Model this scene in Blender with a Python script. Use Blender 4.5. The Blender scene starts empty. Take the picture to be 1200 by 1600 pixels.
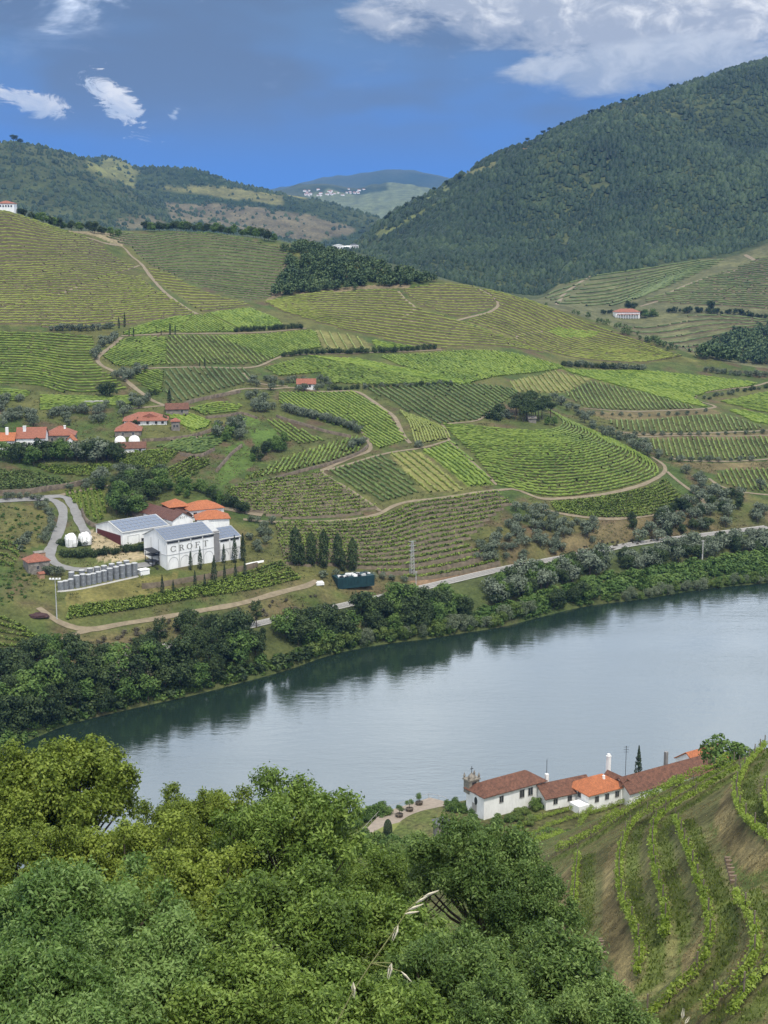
import bpy, math, random
import numpy as np
from mathutils import Vector, Matrix

random.seed(7)
RNG = np.random.default_rng(7)
SC = bpy.context.scene
COL = SC.collection

# ------------------------------------------------------------------ camera
CAMZ, F, PITCH = 131.0, 2200.0, math.atan(440.0 / 2200.0)
cam_d = bpy.data.cameras.new('camera')
cam_d.sensor_fit = 'VERTICAL'
cam_d.sensor_height = 36.0
cam_d.lens = 36.0 * F / 1600.0
cam_d.clip_start = 0.2
cam_d.clip_end = 60000.0
cam = bpy.data.objects.new('camera', cam_d)
cam.location = (0, 0, CAMZ)
cam.rotation_euler = (math.pi / 2 - PITCH, 0, 0)
COL.objects.link(cam)
SC.camera = cam

# ------------------------------------------------------------------ sky, sun, exposure
SUN_EL, SUN_AZ = math.radians(64), math.radians(160)   # azimuth from +Y, clockwise: high sun behind the viewer's left shoulder
world = bpy.data.worlds.new('World')
SC.world = world
world.use_nodes = True
wn, wl = world.node_tree.nodes, world.node_tree.links
wn.clear()


def wnode(t, **kw):
    n = wn.new(t)
    for k, v in kw.items():
        setattr(n, k, v)
    return n


def wmath(op, a, b=None, clamp=False):
    n = wnode('ShaderNodeMath', operation=op, use_clamp=clamp)
    for i, v in enumerate((a, b)):
        if v is None:
            continue
        if isinstance(v, (int, float)):
            n.inputs[i].default_value = v
        else:
            wl.new(v, n.inputs[i])
    return n.outputs[0]


def wrange(v, a, b, c=0.0, d=1.0):
    n = wnode('ShaderNodeMapRange', interpolation_type='SMOOTHSTEP')
    wl.new(v, n.inputs[0])
    for i, q in enumerate((a, b, c, d)):
        n.inputs[i + 1].default_value = q
    return n.outputs[0]


def wmix(f, a, b):
    n = wnode('ShaderNodeMix', data_type='RGBA')
    if isinstance(f, (int, float)):
        n.inputs[0].default_value = f
    else:
        wl.new(f, n.inputs[0])
    for i, v in ((6, a), (7, b)):
        if isinstance(v, tuple):
            n.inputs[i].default_value = v + (1,)
        else:
            wl.new(v, n.inputs[i])
    return n.outputs[2]


sky = wnode('ShaderNodeTexSky', sky_type='NISHITA')
sky.sun_disc = False
sky.sun_elevation = SUN_EL
sky.sun_rotation = SUN_AZ
sky.altitude = 200
sky.air_density = 1.0
sky.dust_density = 0.6
sky.ozone_density = 3.0
tc = wnode('ShaderNodeTexCoord')
sep = wnode('ShaderNodeSeparateXYZ')
wl.new(tc.outputs['Generated'], sep.inputs[0])
DX, DY, DZ = sep.outputs


def wnoise(scale, detail, rough, stretch, off=0.0, dist=0.0):
    mp = wnode('ShaderNodeMapping')
    mp.inputs['Scale'].default_value = stretch
    mp.inputs['Location'].default_value = (off, off * .7, off * 1.3)
    wl.new(tc.outputs['Generated'], mp.inputs[0])
    n = wnode('ShaderNodeTexNoise')
    n.inputs['Scale'].default_value = scale
    n.inputs['Detail'].default_value = detail
    n.inputs['Roughness'].default_value = rough
    n.inputs['Distortion'].default_value = dist
    wl.new(mp.outputs[0], n.inputs['Vector'])
    return n.outputs[0]


n_big = wnoise(5.0, 3, .55, (1, 1, 3.2), 1.3)
n_mid = wnoise(14.0, 5, .6, (1, 1, 2.6), 4.1, .3)
n_fine = wnoise(42.0, 4, .62, (1, 1, 1.6), 7.7, .4)
n_puff = wnoise(48.0, 6, .68, (1, 1, 1.9), 3.7, .8)
# clear air from the sky model, over it a far blue rain veil low down, a bright cloud deck higher up
airc = wnode('ShaderNodeMix', data_type='RGBA', blend_type='MULTIPLY')
airc.inputs[0].default_value = 1.0
wl.new(sky.outputs[0], airc.inputs[6])
airc.inputs[7].default_value = (0.085, 0.085, 0.085, 1)
veil = wmix(wrange(DZ, 0.0, 0.15), (0.045, 0.245, 0.84), (0.150, 0.255, 0.44))
veil = wmix(wmath('MULTIPLY', wrange(n_big, .40, .58), wmath('MULTIPLY', wrange(DZ, .03, .10), .85)), veil, (0.135, 0.195, 0.315))
veil = wmix(wmath('MULTIPLY', wrange(n_mid, .54, .76), wmath('MULTIPLY', wrange(DZ, .05, .13), .45)), veil, (0.31, 0.41, 0.60))
low = wmix(.88, airc.outputs[2], veil)
deck_c = wmix(wrange(n_mid, .35, .72), (.72, .82, .98), (1.38, 1.43, 1.48))
deck_k = wnode('ShaderNodeMix', data_type='RGBA', blend_type='MULTIPLY')
deck_k.inputs[0].default_value = 1.0
wl.new(deck_c, deck_k.inputs[6])
wl.new(wrange(DZ, .35, .95, 1.85, .62), deck_k.inputs[7])
deck_c = deck_k.outputs[2]
deck_m = wrange(wmath('ADD', DZ, wmath('MULTIPLY', wmath('SUBTRACT', n_mid, .5), .16)), .155, .23)
c1 = wmix(deck_m, low, deck_c)


def cloud(prev, az, el, wa, we, tilt, thr, soft, noise, lit, dark, k=1.0, rag=2.6):
    """a cloud round a direction of the sky: az, el as slopes x/y and z/y"""
    q = wmath('DIVIDE', DX, wmath('MAXIMUM', DY, .05))
    r = wmath('DIVIDE', DZ, wmath('MAXIMUM', DY, .05))
    a = wmath('SUBTRACT', q, az)
    e = wmath('SUBTRACT', wmath('SUBTRACT', r, el), wmath('MULTIPLY', a, tilt))
    d = wmath('SQRT', wmath('ADD', wmath('POWER', wmath('ABSOLUTE', wmath('DIVIDE', a, wa)), 2.0), wmath('POWER', wmath('ABSOLUTE', wmath('DIVIDE', e, we)), 2.0)))
    body = wmath('SUBTRACT', 1.0, d)
    m = wmath('ADD', body, wmath('MULTIPLY', wmath('SUBTRACT', noise, .5), rag))
    m = wmath('MULTIPLY', wrange(m, thr, thr + soft), wmath('MULTIPLY', wrange(DY, .1, .3), k))
    shade = wrange(wmath('ADD', wmath('DIVIDE', e, we), wmath('MULTIPLY', wmath('SUBTRACT', n_fine, .5), 4.0)), -.7, .75)
    return wmix(m, prev, wmix(shade, dark, lit))


# the cloud bank over the big hill, its lower sheet, two white puffs and a shred
c2 = cloud(c1, .150, .165, .25, .066, -.10, .06, .30, n_mid, (.92, .94, .96), (.44, .50, .60), .97, 1.5)
c2 = cloud(c2, .20, .112, .14, .022, .05, .05, .6, n_mid, (.62, .68, .76), (.40, .48, .60), .85)
c2 = cloud(c2, -.184, .0865, .027, .0165, -.72, .22, .42, n_puff, (.90, .92, .95), (.55, .64, .78), 1.0, 3.2)
c2 = cloud(c2, -.238, .0850, .034, .0105, -.30, .22, .5, n_puff, (.80, .83, .88), (.50, .60, .76), .95, 3.4)
c2 = cloud(c2, -.143, .079, .006, .006, .2, .22, .5, n_puff, (.6, .68, .8), (.45, .56, .75), .8)
c2 = cloud(c2, -.166, .166, .020, .0045, 0, .15, .5, n_puff, (.7, .75, .82), (.55, .62, .75), .9)
bg = wnode('ShaderNodeBackground')
bg.inputs['Strength'].default_value = 1.0
wl.new(c2, bg.inputs[0])
wo = wnode('ShaderNodeOutputWorld')
wl.new(bg.outputs[0], wo.inputs[0])

sun_d = bpy.data.lights.new('sun', 'SUN')
sun_d.energy = 3.8
sun_d.angle = math.radians(5)
sun_d.color = (1.0, .95, .86)
sun = bpy.data.objects.new('sun', sun_d)
COL.objects.link(sun)
_s = Vector((math.sin(SUN_AZ) * math.cos(SUN_EL), math.cos(SUN_AZ) * math.cos(SUN_EL), math.sin(SUN_EL)))
sun.rotation_euler = _s.to_track_quat('Z', 'Y').to_euler()
sun.location = _s * 300 + Vector((0, 300, 0))

vs = SC.view_settings
vs.view_transform = 'Standard'
vs.look = 'None'
vs.exposure = 0.0
vs.gamma = 1.0
vs.use_curve_mapping = False
SC.cycles.max_bounces = 4
SC.cycles.diffuse_bounces = 2
SC.cycles.glossy_bounces = 2
SC.cycles.caustics_reflective = False
SC.cycles.caustics_refractive = False
SC.cycles.transparent_max_bounces = 4
SC.cycles.volume_bounces = 0


# ------------------------------------------------------------------ helpers
def ray(px, py):
    """pixel of the 1200 x 1600 picture -> (x/y, dz/dy) of its sight line"""
    xc = (np.asarray(px, float) - 600.0) / F
    yc = -(np.asarray(py, float) - 800.0) / F
    dy = math.cos(PITCH) + yc * math.sin(PITCH)
    dz = -math.sin(PITCH) + yc * math.cos(PITCH)
    return xc / dy, dz / dy


def flat(px, py, z):
    u, m = ray(px, py)
    Y = (z - CAMZ) / m
    return np.array((u * Y, Y, z))


def at_y(px, py, Y):
    u, m = ray(px, py)
    return np.array((u * Y, Y, CAMZ + m * Y))


def pchip(x, y, xq):
    """monotone cubic"""
    x = np.asarray(x, float); y = np.asarray(y, float)
    h = np.diff(x); d = np.diff(y) / h
    m = np.zeros_like(y)
    if len(x) == 2:
        m[:] = d[0]
    else:
        w1 = 2 * h[1:] + h[:-1]; w2 = h[1:] + 2 * h[:-1]
        ok = d[:-1] * d[1:] > 0
        with np.errstate(divide='ignore', invalid='ignore'):
            hm = (w1 + w2) / (w1 / d[:-1] + w2 / d[1:])
        m[1:-1] = np.where(ok, hm, 0)
        m[0] = d[0]; m[-1] = d[-1]
    i = np.clip(np.searchsorted(x, xq) - 1, 0, len(x) - 2)
    t = (xq - x[i]) / h[i]
    t2, t3 = t * t, t * t * t
    return (2*t3 - 3*t2 + 1) * y[i] + (t3 - 2*t2 + t) * h[i] * m[i] + (-2*t3 + 3*t2) * y[i+1] + (t3 - t2) * h[i] * m[i+1]


_perm = np.random.default_rng(3).random((256, 256))


def vnoise(x, y):
    xi = np.floor(x).astype(int); yi = np.floor(y).astype(int)
    fx = x - xi; fy = y - yi
    fx = fx * fx * (3 - 2 * fx); fy = fy * fy * (3 - 2 * fy)
    g = lambda a, b: _perm[a & 255, b & 255]
    return (g(xi, yi) * (1 - fx) + g(xi + 1, yi) * fx) * (1 - fy) + (g(xi, yi + 1) * (1 - fx) + g(xi + 1, yi + 1) * fx) * fy - .5


def fbm(x, y, s, o=4):
    v = 0; a = 1.0
    for k in range(o):
        v = v + a * vnoise(x / s + 17.3 * k, y / s - 9.1 * k)
        s *= .5; a *= .5
    return v


def in_poly(x, y, poly):
    inside = np.zeros(np.shape(x), bool)
    p = np.asarray(poly, float)
    j = len(p) - 1
    for i in range(len(p)):
        xi, yi = p[i][:2]; xj, yj = p[j][:2]
        if yi != yj:
            c = ((yi > y) != (yj > y)) & (x < (xj - xi) * (y - yi) / (yj - yi) + xi)
            inside ^= c
        j = i
    return inside


def spline(pts, step):
    """Catmull-Rom through plan points, resampled about every `step` metres"""
    p = np.asarray(pts, float)
    if len(p) > 2:
        e = np.vstack([2 * p[0] - p[1], p, 2 * p[-1] - p[-2]])
        out = []
        for i in range(1, len(e) - 2):
            t = np.linspace(0, 1, 12, endpoint=False)[:, None]
            a, b, c, d = e[i-1], e[i], e[i+1], e[i+2]
            out.append(.5 * (2*b + (c-a)*t + (2*a-5*b+4*c-d)*t*t + (3*b-a-3*c+d)*t**3))
        p = np.vstack(out + [p[-1:]])
    return resample(p, step)


def resample(p, step):
    d = np.r_[0, np.cumsum(np.linalg.norm(np.diff(p, axis=0), axis=1))]
    n = max(2, int(round(d[-1] / step)) + 1)
    t = np.linspace(0, d[-1], n)
    return np.stack([np.interp(t, d, p[:, k]) for k in range(p.shape[1])], 1)


# ---- materials
def new_mat(name):
    m = bpy.data.materials.new(name)
    m.use_nodes = True
    nt = m.node_tree
    return m, nt.nodes, nt.links, nt.nodes['Principled BSDF']


def noise_node(nodes, links, scale, detail=4, rough=.55, coord='Object', stretch=None):
    t = nodes.new('ShaderNodeTexCoord') if coord != 'World' else nodes.new('ShaderNodeNewGeometry')
    src = t.outputs['Position'] if coord == 'World' else t.outputs[coord]
    n = nodes.new('ShaderNodeTexNoise')
    n.inputs['Scale'].default_value = scale
    n.inputs['Detail'].default_value = detail
    n.inputs['Roughness'].default_value = rough
    if stretch:
        mp = nodes.new('ShaderNodeMapping')
        mp.inputs['Scale'].default_value = stretch
        links.new(src, mp.inputs[0]); src = mp.outputs[0]
    links.new(src, n.inputs['Vector'])
    return n


def ramp(nodes, links, fac, stops):
    r = nodes.new('ShaderNodeValToRGB')
    el = r.color_ramp.elements
    while len(el) < len(stops):
        el.new(.5)
    for e, (p, c) in zip(el, stops):
        e.position = p
        e.color = tuple(c) + (1,)
    links.new(fac, r.inputs[0])
    return r.outputs[0]


def mixc(nodes, links, f, a, b, blend='MIX'):
    n = nodes.new('ShaderNodeMix')
    n.data_type = 'RGBA'; n.blend_type = blend
    if isinstance(f, (int, float)):
        n.inputs[0].default_value = f
    else:
        links.new(f, n.inputs[0])
    for i, v in ((6, a), (7, b)):
        if isinstance(v, tuple):
            n.inputs[i].default_value = v + (1,)
        else:
            links.new(v, n.inputs[i])
    return n.outputs[2]


def bump(nodes, links, h, strength, dist, bsdf):
    b = nodes.new('ShaderNodeBump')
    b.inputs['Strength'].default_value = strength
    b.inputs['Distance'].default_value = dist
    links.new(h, b.inputs['Height'])
    links.new(b.outputs[0], bsdf.inputs['Normal'])


def simple_mat(name, c, rough=.8, var=.25, scale=1.5, metal=0.0, bumpd=0.0, spec=.3):
    m, nd, lk, bs = new_mat(name)
    n = noise_node(nd, lk, scale, 5, .6, 'World')
    a = tuple(max(0, v * (1 - var)) for v in c)
    b = tuple(min(1, v * (1 + var)) for v in c)
    lk.new(ramp(nd, lk, n.outputs[0], [(.25, a), (.75, b)]), bs.inputs['Base Color'])
    bs.inputs['Roughness'].default_value = rough
    bs.inputs['Metallic'].default_value = metal
    bs.inputs['Specular IOR Level'].default_value = spec
    if bumpd:
        bump(nd, lk, n.outputs[0], .6, bumpd, bs)
    return m


def leaf_mat(name, dark, mid, light, trans=.25, patch=.25, rough=.55):
    """foliage: own tint per leaf (attribute), broad patches, a little light through the leaf"""
    m, nd, lk, bs = new_mat(name)
    at = nd.new('ShaderNodeAttribute'); at.attribute_name = 'tint'
    oi = nd.new('ShaderNodeObjectInfo')
    n = noise_node(nd, lk, patch, 3, .6, 'World')
    a1 = nd.new('ShaderNodeMath'); a1.operation = 'MULTIPLY_ADD'
    lk.new(at.outputs['Fac'], a1.inputs[0]); a1.inputs[1].default_value = .55
    lk.new(n.outputs[0], a1.inputs[2])
    a2 = nd.new('ShaderNodeMath'); a2.operation = 'MULTIPLY_ADD'
    lk.new(oi.outputs['Random'], a2.inputs[0]); a2.inputs[1].default_value = .22
    lk.new(a1.outputs[0], a2.inputs[2])
    c = ramp(nd, lk, a2.outputs[0], [(.45, dark), (.85, mid), (1.15 if False else 1.0, light)])
    lk.new(c, bs.inputs['Base Color'])
    bs.inputs['Roughness'].default_value = rough
    bs.inputs['Specular IOR Level'].default_value = .16
    if trans:
        tr = nd.new('ShaderNodeBsdfTranslucent')
        lk.new(mixc(nd, lk, 1.0, c, (1.0, 1.0, .55), 'MULTIPLY'), tr.inputs[0])
        mx = nd.new('ShaderNodeMixShader'); mx.inputs[0].default_value = trans
        lk.new(bs.outputs[0], mx.inputs[1]); lk.new(tr.outputs[0], mx.inputs[2])
        lk.new(mx.outputs[0], nd['Material Output'].inputs[0])
    return m


# ---- objects
def tag(o, label=None, cat=None, group=None, kind=None):
    for k, v in (('label', label), ('category', cat), ('group', group), ('kind', kind)):
        if v:
            o[k] = v
    return o


def empty(name, loc, rz=0.0, label=None, cat=None, group=None):
    o = bpy.data.objects.new(name, None)
    o.location = [float(v) for v in loc]; o.rotation_euler = (0, 0, rz)
    o.empty_display_size = .5
    COL.objects.link(o)
    return tag(o, label, cat, group)


def link(name, mesh, parent=None, loc=None, rz=None):
    o = bpy.data.objects.new(name, mesh)
    COL.objects.link(o)
    if parent:
        o.parent = parent
    if loc is not None:
        o.location = [float(v) for v in loc]
    if rz is not None:
        o.rotation_euler = (0, 0, rz)
    return o


def np_mesh(name, V, Fc, mat, tint=None, col=None, smooth=False):
    """mesh from arrays; Fc is (n,3) or (n,4)"""
    V = np.ascontiguousarray(V, np.float32); Fc = np.ascontiguousarray(Fc, np.int32)
    me = bpy.data.meshes.new(name)
    k = Fc.shape[1]
    me.vertices.add(len(V)); me.vertices.foreach_set('co', V.ravel())
    me.loops.add(Fc.size); me.loops.foreach_set('vertex_index', Fc.ravel())
    me.polygons.add(len(Fc))
    me.polygons.foreach_set('loop_start', np.arange(0, Fc.size, k, dtype=np.int32))
    me.polygons.foreach_set('loop_total', np.full(len(Fc), k, np.int32))
    if smooth:
        me.polygons.foreach_set('use_smooth', np.ones(len(Fc), bool))
    me.update(calc_edges=True)
    if tint is not None:
        a = me.attributes.new('tint', 'FLOAT', 'FACE')
        a.data.foreach_set('value', np.ascontiguousarray(tint, np.float32))
    if col is not None:
        a = me.attributes.new('ground', 'FLOAT_COLOR', 'POINT')
        c = np.ones((len(V), 4), np.float32); c[:, :3] = col
        a.data.foreach_set('color', c.ravel())
    if mat:
        me.materials.append(mat)
    return me


class MB:
    """collects plain shapes for one mesh"""
    def __init__(s):
        s.v, s.f = [], []

    def add(s, v, f):
        o = len(s.v)
        s.v += [tuple(map(float, q)) for q in v]
        s.f += [tuple(o + i for i in q) for q in f]
        return s

    def box(s, x0, x1, y0, y1, z0, z1):
        return s.add([(x0, y0, z0), (x1, y0, z0), (x1, y1, z0), (x0, y1, z0), (x0, y0, z1), (x1, y0, z1), (x1, y1, z1), (x0, y1, z1)],
                     [(0, 3, 2, 1), (4, 5, 6, 7), (0, 1, 5, 4), (1, 2, 6, 5), (2, 3, 7, 6), (3, 0, 4, 7)])

    def prism(s, pts, dz):
        """closed outline of 3-D points pushed along vector dz"""
        n = len(pts); dz = np.asarray(dz, float)
        v = [np.asarray(p, float) for p in pts]
        v += [p + dz for p in v]
        return s.add(v, [tuple(range(n - 1, -1, -1)), tuple(range(n, 2 * n))] + [(i, (i + 1) % n, n + (i + 1) % n, n + i) for i in range(n)])

    def slab(s, q, t):
        """thin plate on quad/polygon q, thickness t along its normal"""
        q = [np.asarray(p, float) for p in q]
        n = np.cross(q[1] - q[0], q[2] - q[0]); n = n / np.linalg.norm(n)
        return s.prism(q, n * t)

    def tube(s, path, rad, k=7, cap=True):
        path = [Vector(p) for p in path]
        if not hasattr(rad, '__len__'):
            rad = [rad] * len(path)
        base = len(s.v); ref = None
        for i, p in enumerate(path):
            d = (path[min(i + 1, len(path) - 1)] - path[max(i - 1, 0)]).normalized()
            if ref is None:
                ref = d.orthogonal().normalized()
            ref = (ref - d * ref.dot(d)).normalized()
            b = d.cross(ref)
            for j in range(k):
                a = 2 * math.pi * j / k
                s.v.append(tuple(p + (ref * math.cos(a) + b * math.sin(a)) * rad[i]))
        for i in range(len(path) - 1):
            for j in range(k):
                s.f.append((base + i*k + j, base + i*k + (j+1) % k, base + (i+1)*k + (j+1) % k, base + (i+1)*k + j))
        if cap:
            s.f.append(tuple(base + j for j in range(k - 1, -1, -1)))
            s.f.append(tuple(base + (len(path) - 1)*k + j for j in range(k)))
        return s

    def lathe(s, prof, k=14, c=(0, 0, 0)):
        b = len(s.v)
        for r, z in prof:
            for j in range(k):
                a = 2 * math.pi * j / k
                s.v.append((c[0] + r * math.cos(a), c[1] + r * math.sin(a), c[2] + z))
        for i in range(len(prof) - 1):
            for j in range(k):
                s.f.append((b + i*k + j, b + i*k + (j+1) % k, b + (i+1)*k + (j+1) % k, b + (i+1)*k + j))
        s.f.append(tuple(b + j for j in range(k - 1, -1, -1)))
        s.f.append(tuple(b + (len(prof) - 1)*k + j for j in range(k)))
        return s

    def mesh(s, name, mat, smooth=False):
        me = bpy.data.meshes.new(name)
        me.from_pydata(s.v, [], s.f)
        if smooth:
            me.polygons.foreach_set('use_smooth', np.ones(len(me.polygons), bool))
        me.materials.append(mat)
        me.update()
        return me

    def build(s, name, mat, parent=None, smooth=False, loc=None, rz=None):
        return link(name, s.mesh(name, mat, smooth), parent, loc, rz)


def copy_tree(o, parent=None):
    c = o.copy()
    COL.objects.link(c)
    c.parent = parent
    for ch in list(o.children):
        copy_tree(ch, c)
    return c

# ------------------------------------------------------------------ terrain
UG = np.arange(-.405, .4051, .0011)
NU = len(UG)


def smooth_u(a, sig):
    k = int(3 * sig) + 1
    w = np.exp(-.5 * (np.arange(-k, k + 1) / sig) ** 2); w /= w.sum()
    return np.convolve(np.pad(a, k, mode='edge'), w, 'valid')


def ring(entries, sig=6.0):
    """entries: (px, py, Y) with z on the sight line, or (px, None, Y, z)"""
    u, Y, z = [], [], []
    for e in sorted(entries, key=lambda q: q[0]):
        uu, m = ray(e[0], e[1] if e[1] is not None else 900)
        u.append(float(uu)); Y.append(e[2]); z.append(e[3] if e[1] is None else CAMZ + float(m) * e[2])
    Yg = pchip(u, Y, np.clip(UG, u[0], u[-1])); zg = pchip(u, z, np.clip(UG, u[0], u[-1]))
    return smooth_u(Yg, sig), smooth_u(zg, sig)


def zr(px, py, z):
    u, m = ray(px, py)
    return (px, py, (z - CAMZ) / float(m))


RINGS = []      # (Y, z, noise amplitude, rows to the next ring)


def add_ring(r, amp, n):
    RINGS.append((r[0], r[1], amp, n))


# the viewer's own bank
add_ring(ring([(0, None, 3, 128.6), (1200, None, 3, 128.6)]), 0, 4)
add_ring(ring([(0, None, 20, 113), (1200, None, 20, 113)]), .3, 8)
add_ring(ring([(0, None, 45, 96), (1200, None, 45, 97)]), .5, 30)
add_ring(ring([(0, None, 75, 87), (600, None, 75, 84), (900, None, 75, 82.5), (1100, None, 75, 85.2), (1200, None, 75, 88), (1350, None, 75, 91)]), .15, 74)
add_ring(ring([(0, None, 112, 67), (500, None, 112, 66), (850, None, 112, 70), (1000, None, 112, 75.5), (1100, None, 112, 78.5), (1200, None, 112, 82.5), (1350, None, 112, 88)]), .12, 130)
add_ring(ring([(0, None, 205, 24), (600, None, 205, 30), (800, 1335, 205), (900, 1295, 200), (1000, 1252, 195), (1100, 1211, 190), (1200, 1171, 185), (1350, 1120, 180)]), .15, 30)
add_ring(ring([(0, None, 245, 8), (600, None, 245, 11), (800, None, 245, 17), (900, None, 245, 21), (1000, None, 245, 24), (1200, None, 245, 32)]), .3, 20)
add_ring(ring([(0, None, 262, 3), (500, None, 272, 4), (600, None, 275, 4.6), (720, None, 276, 7), (800, None, 276, 7), (1000, None, 280, 6.5), (1200, None, 288, 9)]), .1, 16)
add_ring(ring([(0, None, 270, 1.6), (500, None, 287, 2), (560, None, 291, 3), (600, None, 296, 3.4), (700, None, 300, 3.6), (800, None, 303, 5), (900, None, 307, 5), (1000, None, 311, 5), (1200, None, 326, 4)]), 0, 6)
add_ring(ring([(0, None, 276, -.8), (500, None, 294, -.8), (600, None, 302, -.8), (700, None, 305, -.8), (800, None, 308, -.8), (900, None, 312, -.8), (1000, None, 316, -.8), (1200, None, 331, -.8)]), 0, 4)
add_ring(ring([(0, None, 296, -4), (500, None, 312, -4), (600, None, 320, -4), (700, None, 325, -4), (900, None, 335, -4), (1200, None, 356, -4)]), 0, 3)
NEAR_RINGS = len(RINGS)
SHORE = [(-150, 1222), (0, 1176), (100, 1134), (200, 1108), (300, 1086), (400, 1060), (450, 1046), (520, 1022), (600, 1006), (680, 996), (720, 989), (780, 980), (850, 962), (920, 946), (1000, 936), (1100, 920), (1200, 910), (1350, 895)]
RAIL = [(-150, 1095), (0, 1066), (120, 1043), (240, 1016), (410, 974), (500, 955), (640, 924), (790, 889), (930, 863), (1010, 848), (1200, 824), (1350, 810)]
sh = ring([zr(a, b, 0) for a, b in SHORE], 4)
add_ring((sh[0] - 22, sh[1] * 0 - 4), 0, 3)
add_ring((sh[0] - 1.5, sh[1] * 0 - .5), 0, 2)
add_ring((sh[0] + 2.0, sh[1] * 0 + 1.3), .1, 9)
rl = ring([zr(a, b, 9.2) for a, b in RAIL], 5)
add_ring((rl[0] - 2.6, rl[1]), 0, 2)
add_ring((rl[0] + 3.2, rl[1]), 0, 12)
COLS = {   # px: (py, gradient from the ring before) up the far hillside to its crest
    -200: [(935, .30), (800, .16), (700, .16), (605, .17), (515, .20), (420, .24), (300, .38)],
    0: [(930, .30), (790, .16), (690, .16), (600, .17), (510, .20), (420, .24), (327, .36)],
    120: [(935, .28), (800, .13), (690, .18), (600, .18), (510, .20), (420, .22), (362, .22)],
    240: [(890, .26), (760, .17), (640, .17), (560, .17), (490, .18), (420, .13), (360, .17)],
    420: [(928, .40), (790, .17), (680, .16), (590, .17), (510, .16), (450, .15), (375, .22)],
    600: [(880, .25), (790, .20), (690, .18), (600, .17), (545, .13), (460, .19), (420, .20)],
    750: [(866, .50), (770, .25), (690, .20), (600, .14), (545, .12), (490, .17), (449, .20)],
    900: [(838, .50), (770, .25), (690, .20), (620, .06), (570, .10), (525, .15), (492, .20)],
    1050: [(812, .40), (760, .20), (700, .14), (640, .09), (595, .10), (565, .12), (541, .14)],
    1200: [(798, .30), (750, .14), (700, .11), (640, .10), (605, .10), (588, .10), (574, .10)],
    1400: [(785, .30), (740, .14), (690, .11), (640, .10), (610, .10), (596, .10), (584, .10)],
}
lv = [[] for _ in range(7)]
for px, col in COLS.items():
    u0 = (px - 600) / F / math.cos(PITCH)
    i0 = np.clip(np.searchsorted(UG, u0), 0, NU - 1)
    Y0, z0 = float(rl[0][i0] + 3.2), 9.2
    for k, (py, g) in enumerate(col):
        m = float(ray(px, py)[1])
        Y1 = (z0 - g * Y0 - CAMZ) / (m - g)
        lv[k].append((px, py, Y1))
        Y0, z0 = Y1, CAMZ + m * Y1
for k in range(7):
    r = ring(lv[k], 14 if k < 6 else 6)
    add_ring(r, [.35, .5, .6, .7, .8, .8, .4][k], [30, 34, 36, 36, 36, 36, 10][k])
    if k == 6:
        CREST = r
FAR_B = len(RINGS)
# behind its crest: hidden dip, then the hill with the farmhouse, the wooded mountain, the ranges behind
_w = np.clip((UG + .06) / .12, 0, 1)
add_ring((CREST[0] + 110, CREST[1] - 12 - 22 * _w), 1, 8)
add_ring(ring([(-150, 330, 1400), (0, 338, 1450), (240, 368, 1500), (420, 384, 1450), (540, 412, 1350), (600, 425, 1300), (690, 447, 1280), (750, 462, 1250), (830, 482, 1230), (900, 504, 1200), (1050, 554, 1180), (1200, 588, 1150), (1350, 600, 1150)]), 2, 26)
add_ring(ring([(-150, 328, 1650), (0, 336, 1650), (240, 366, 1650), (420, 382, 1650), (540, 400, 1600), (600, 418, 1480), (690, 441, 1400), (750, 454, 1380), (830, 470, 1350), (900, 480, 1340), (980, 489, 1340), (1050, 491, 1320), (1200, 496, 1300), (1350, 500, 1300)]), 2, 26)
add_ring(ring([(-150, 327, 1800), (0, 335, 1800), (240, 365, 1900), (420, 378, 1850), (480, 390, 1750), (540, 391, 1750), (600, 408, 1620), (690, 436, 1480), (750, 451, 1500), (840, 463, 1500), (870, 446, 1520), (1000, 421, 1560), (1100, 406, 1600), (1150, 398, 1630), (1200, 379, 1650), (1350, 350, 1680)], 3), 3, 30)
add_ring(ring([(-150, 327, 1900), (420, 378, 1950), (500, 386, 1850), (560, 374, 1850), (600, 366, 1800), (700, 345, 1780), (830, 330, 1780), (960, 290, 1820), (1100, 262, 1880), (1200, 235, 1920), (1350, 200, 1950)], 8), 30, 36)
add_ring(ring([(-150, 327, 2000), (0, 336, 2000), (240, 366, 2050), (420, 380, 2050), (500, 388, 2000), (540, 386, 2000), (570, 368, 2000), (600, 341, 2010), (650, 314, 2030), (700, 289, 2060), (760, 254, 2080), (800, 237, 2090), (830, 226, 2100), (880, 201, 2120), (960, 166, 2160), (1050, 141, 2200), (1100, 125, 2220), (1140, 109, 2230), (1200, 93, 2260), (1350, 60, 2300)], 3), 3, 10)
MOUNT_END = len(RINGS)
add_ring(ring([(-150, 330, 2300), (0, 338, 2300), (240, 368, 2300), (420, 382, 2350), (500, 392, 2350), (600, None, 2350, 70), (900, None, 2500, 180), (1200, None, 2650, 280)]), 4, 14)
add_ring(ring([(-150, 215, 2850), (0, 227, 2900), (60, 234, 2900), (130, 250, 2950), (160, 264, 2950), (200, 296, 2950), (250, 320, 2950), (330, 347, 2900), (420, 370, 2900), (520, 392, 2900), (700, None, 2900, 60), (1200, None, 3000, 200)], 4), 8, 6)
add_ring(ring([(-150, None, 3150, 190), (130, None, 3150, 180), (240, None, 3150, 150), (330, 352, 3150), (420, 372, 3100), (520, 390, 3100), (700, None, 3100, 60), (1200, None, 3200, 150)]), 8, 10)
add_ring(ring([(-150, 300, 3400), (130, 290, 3400), (200, 300, 3400), (250, 312, 3350), (330, 318, 3350), (420, 332, 3300), (520, 352, 3300), (600, 368, 3300), (700, None, 3300, 70), (1200, None, 3400, 120)]), 14, 12)
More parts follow.
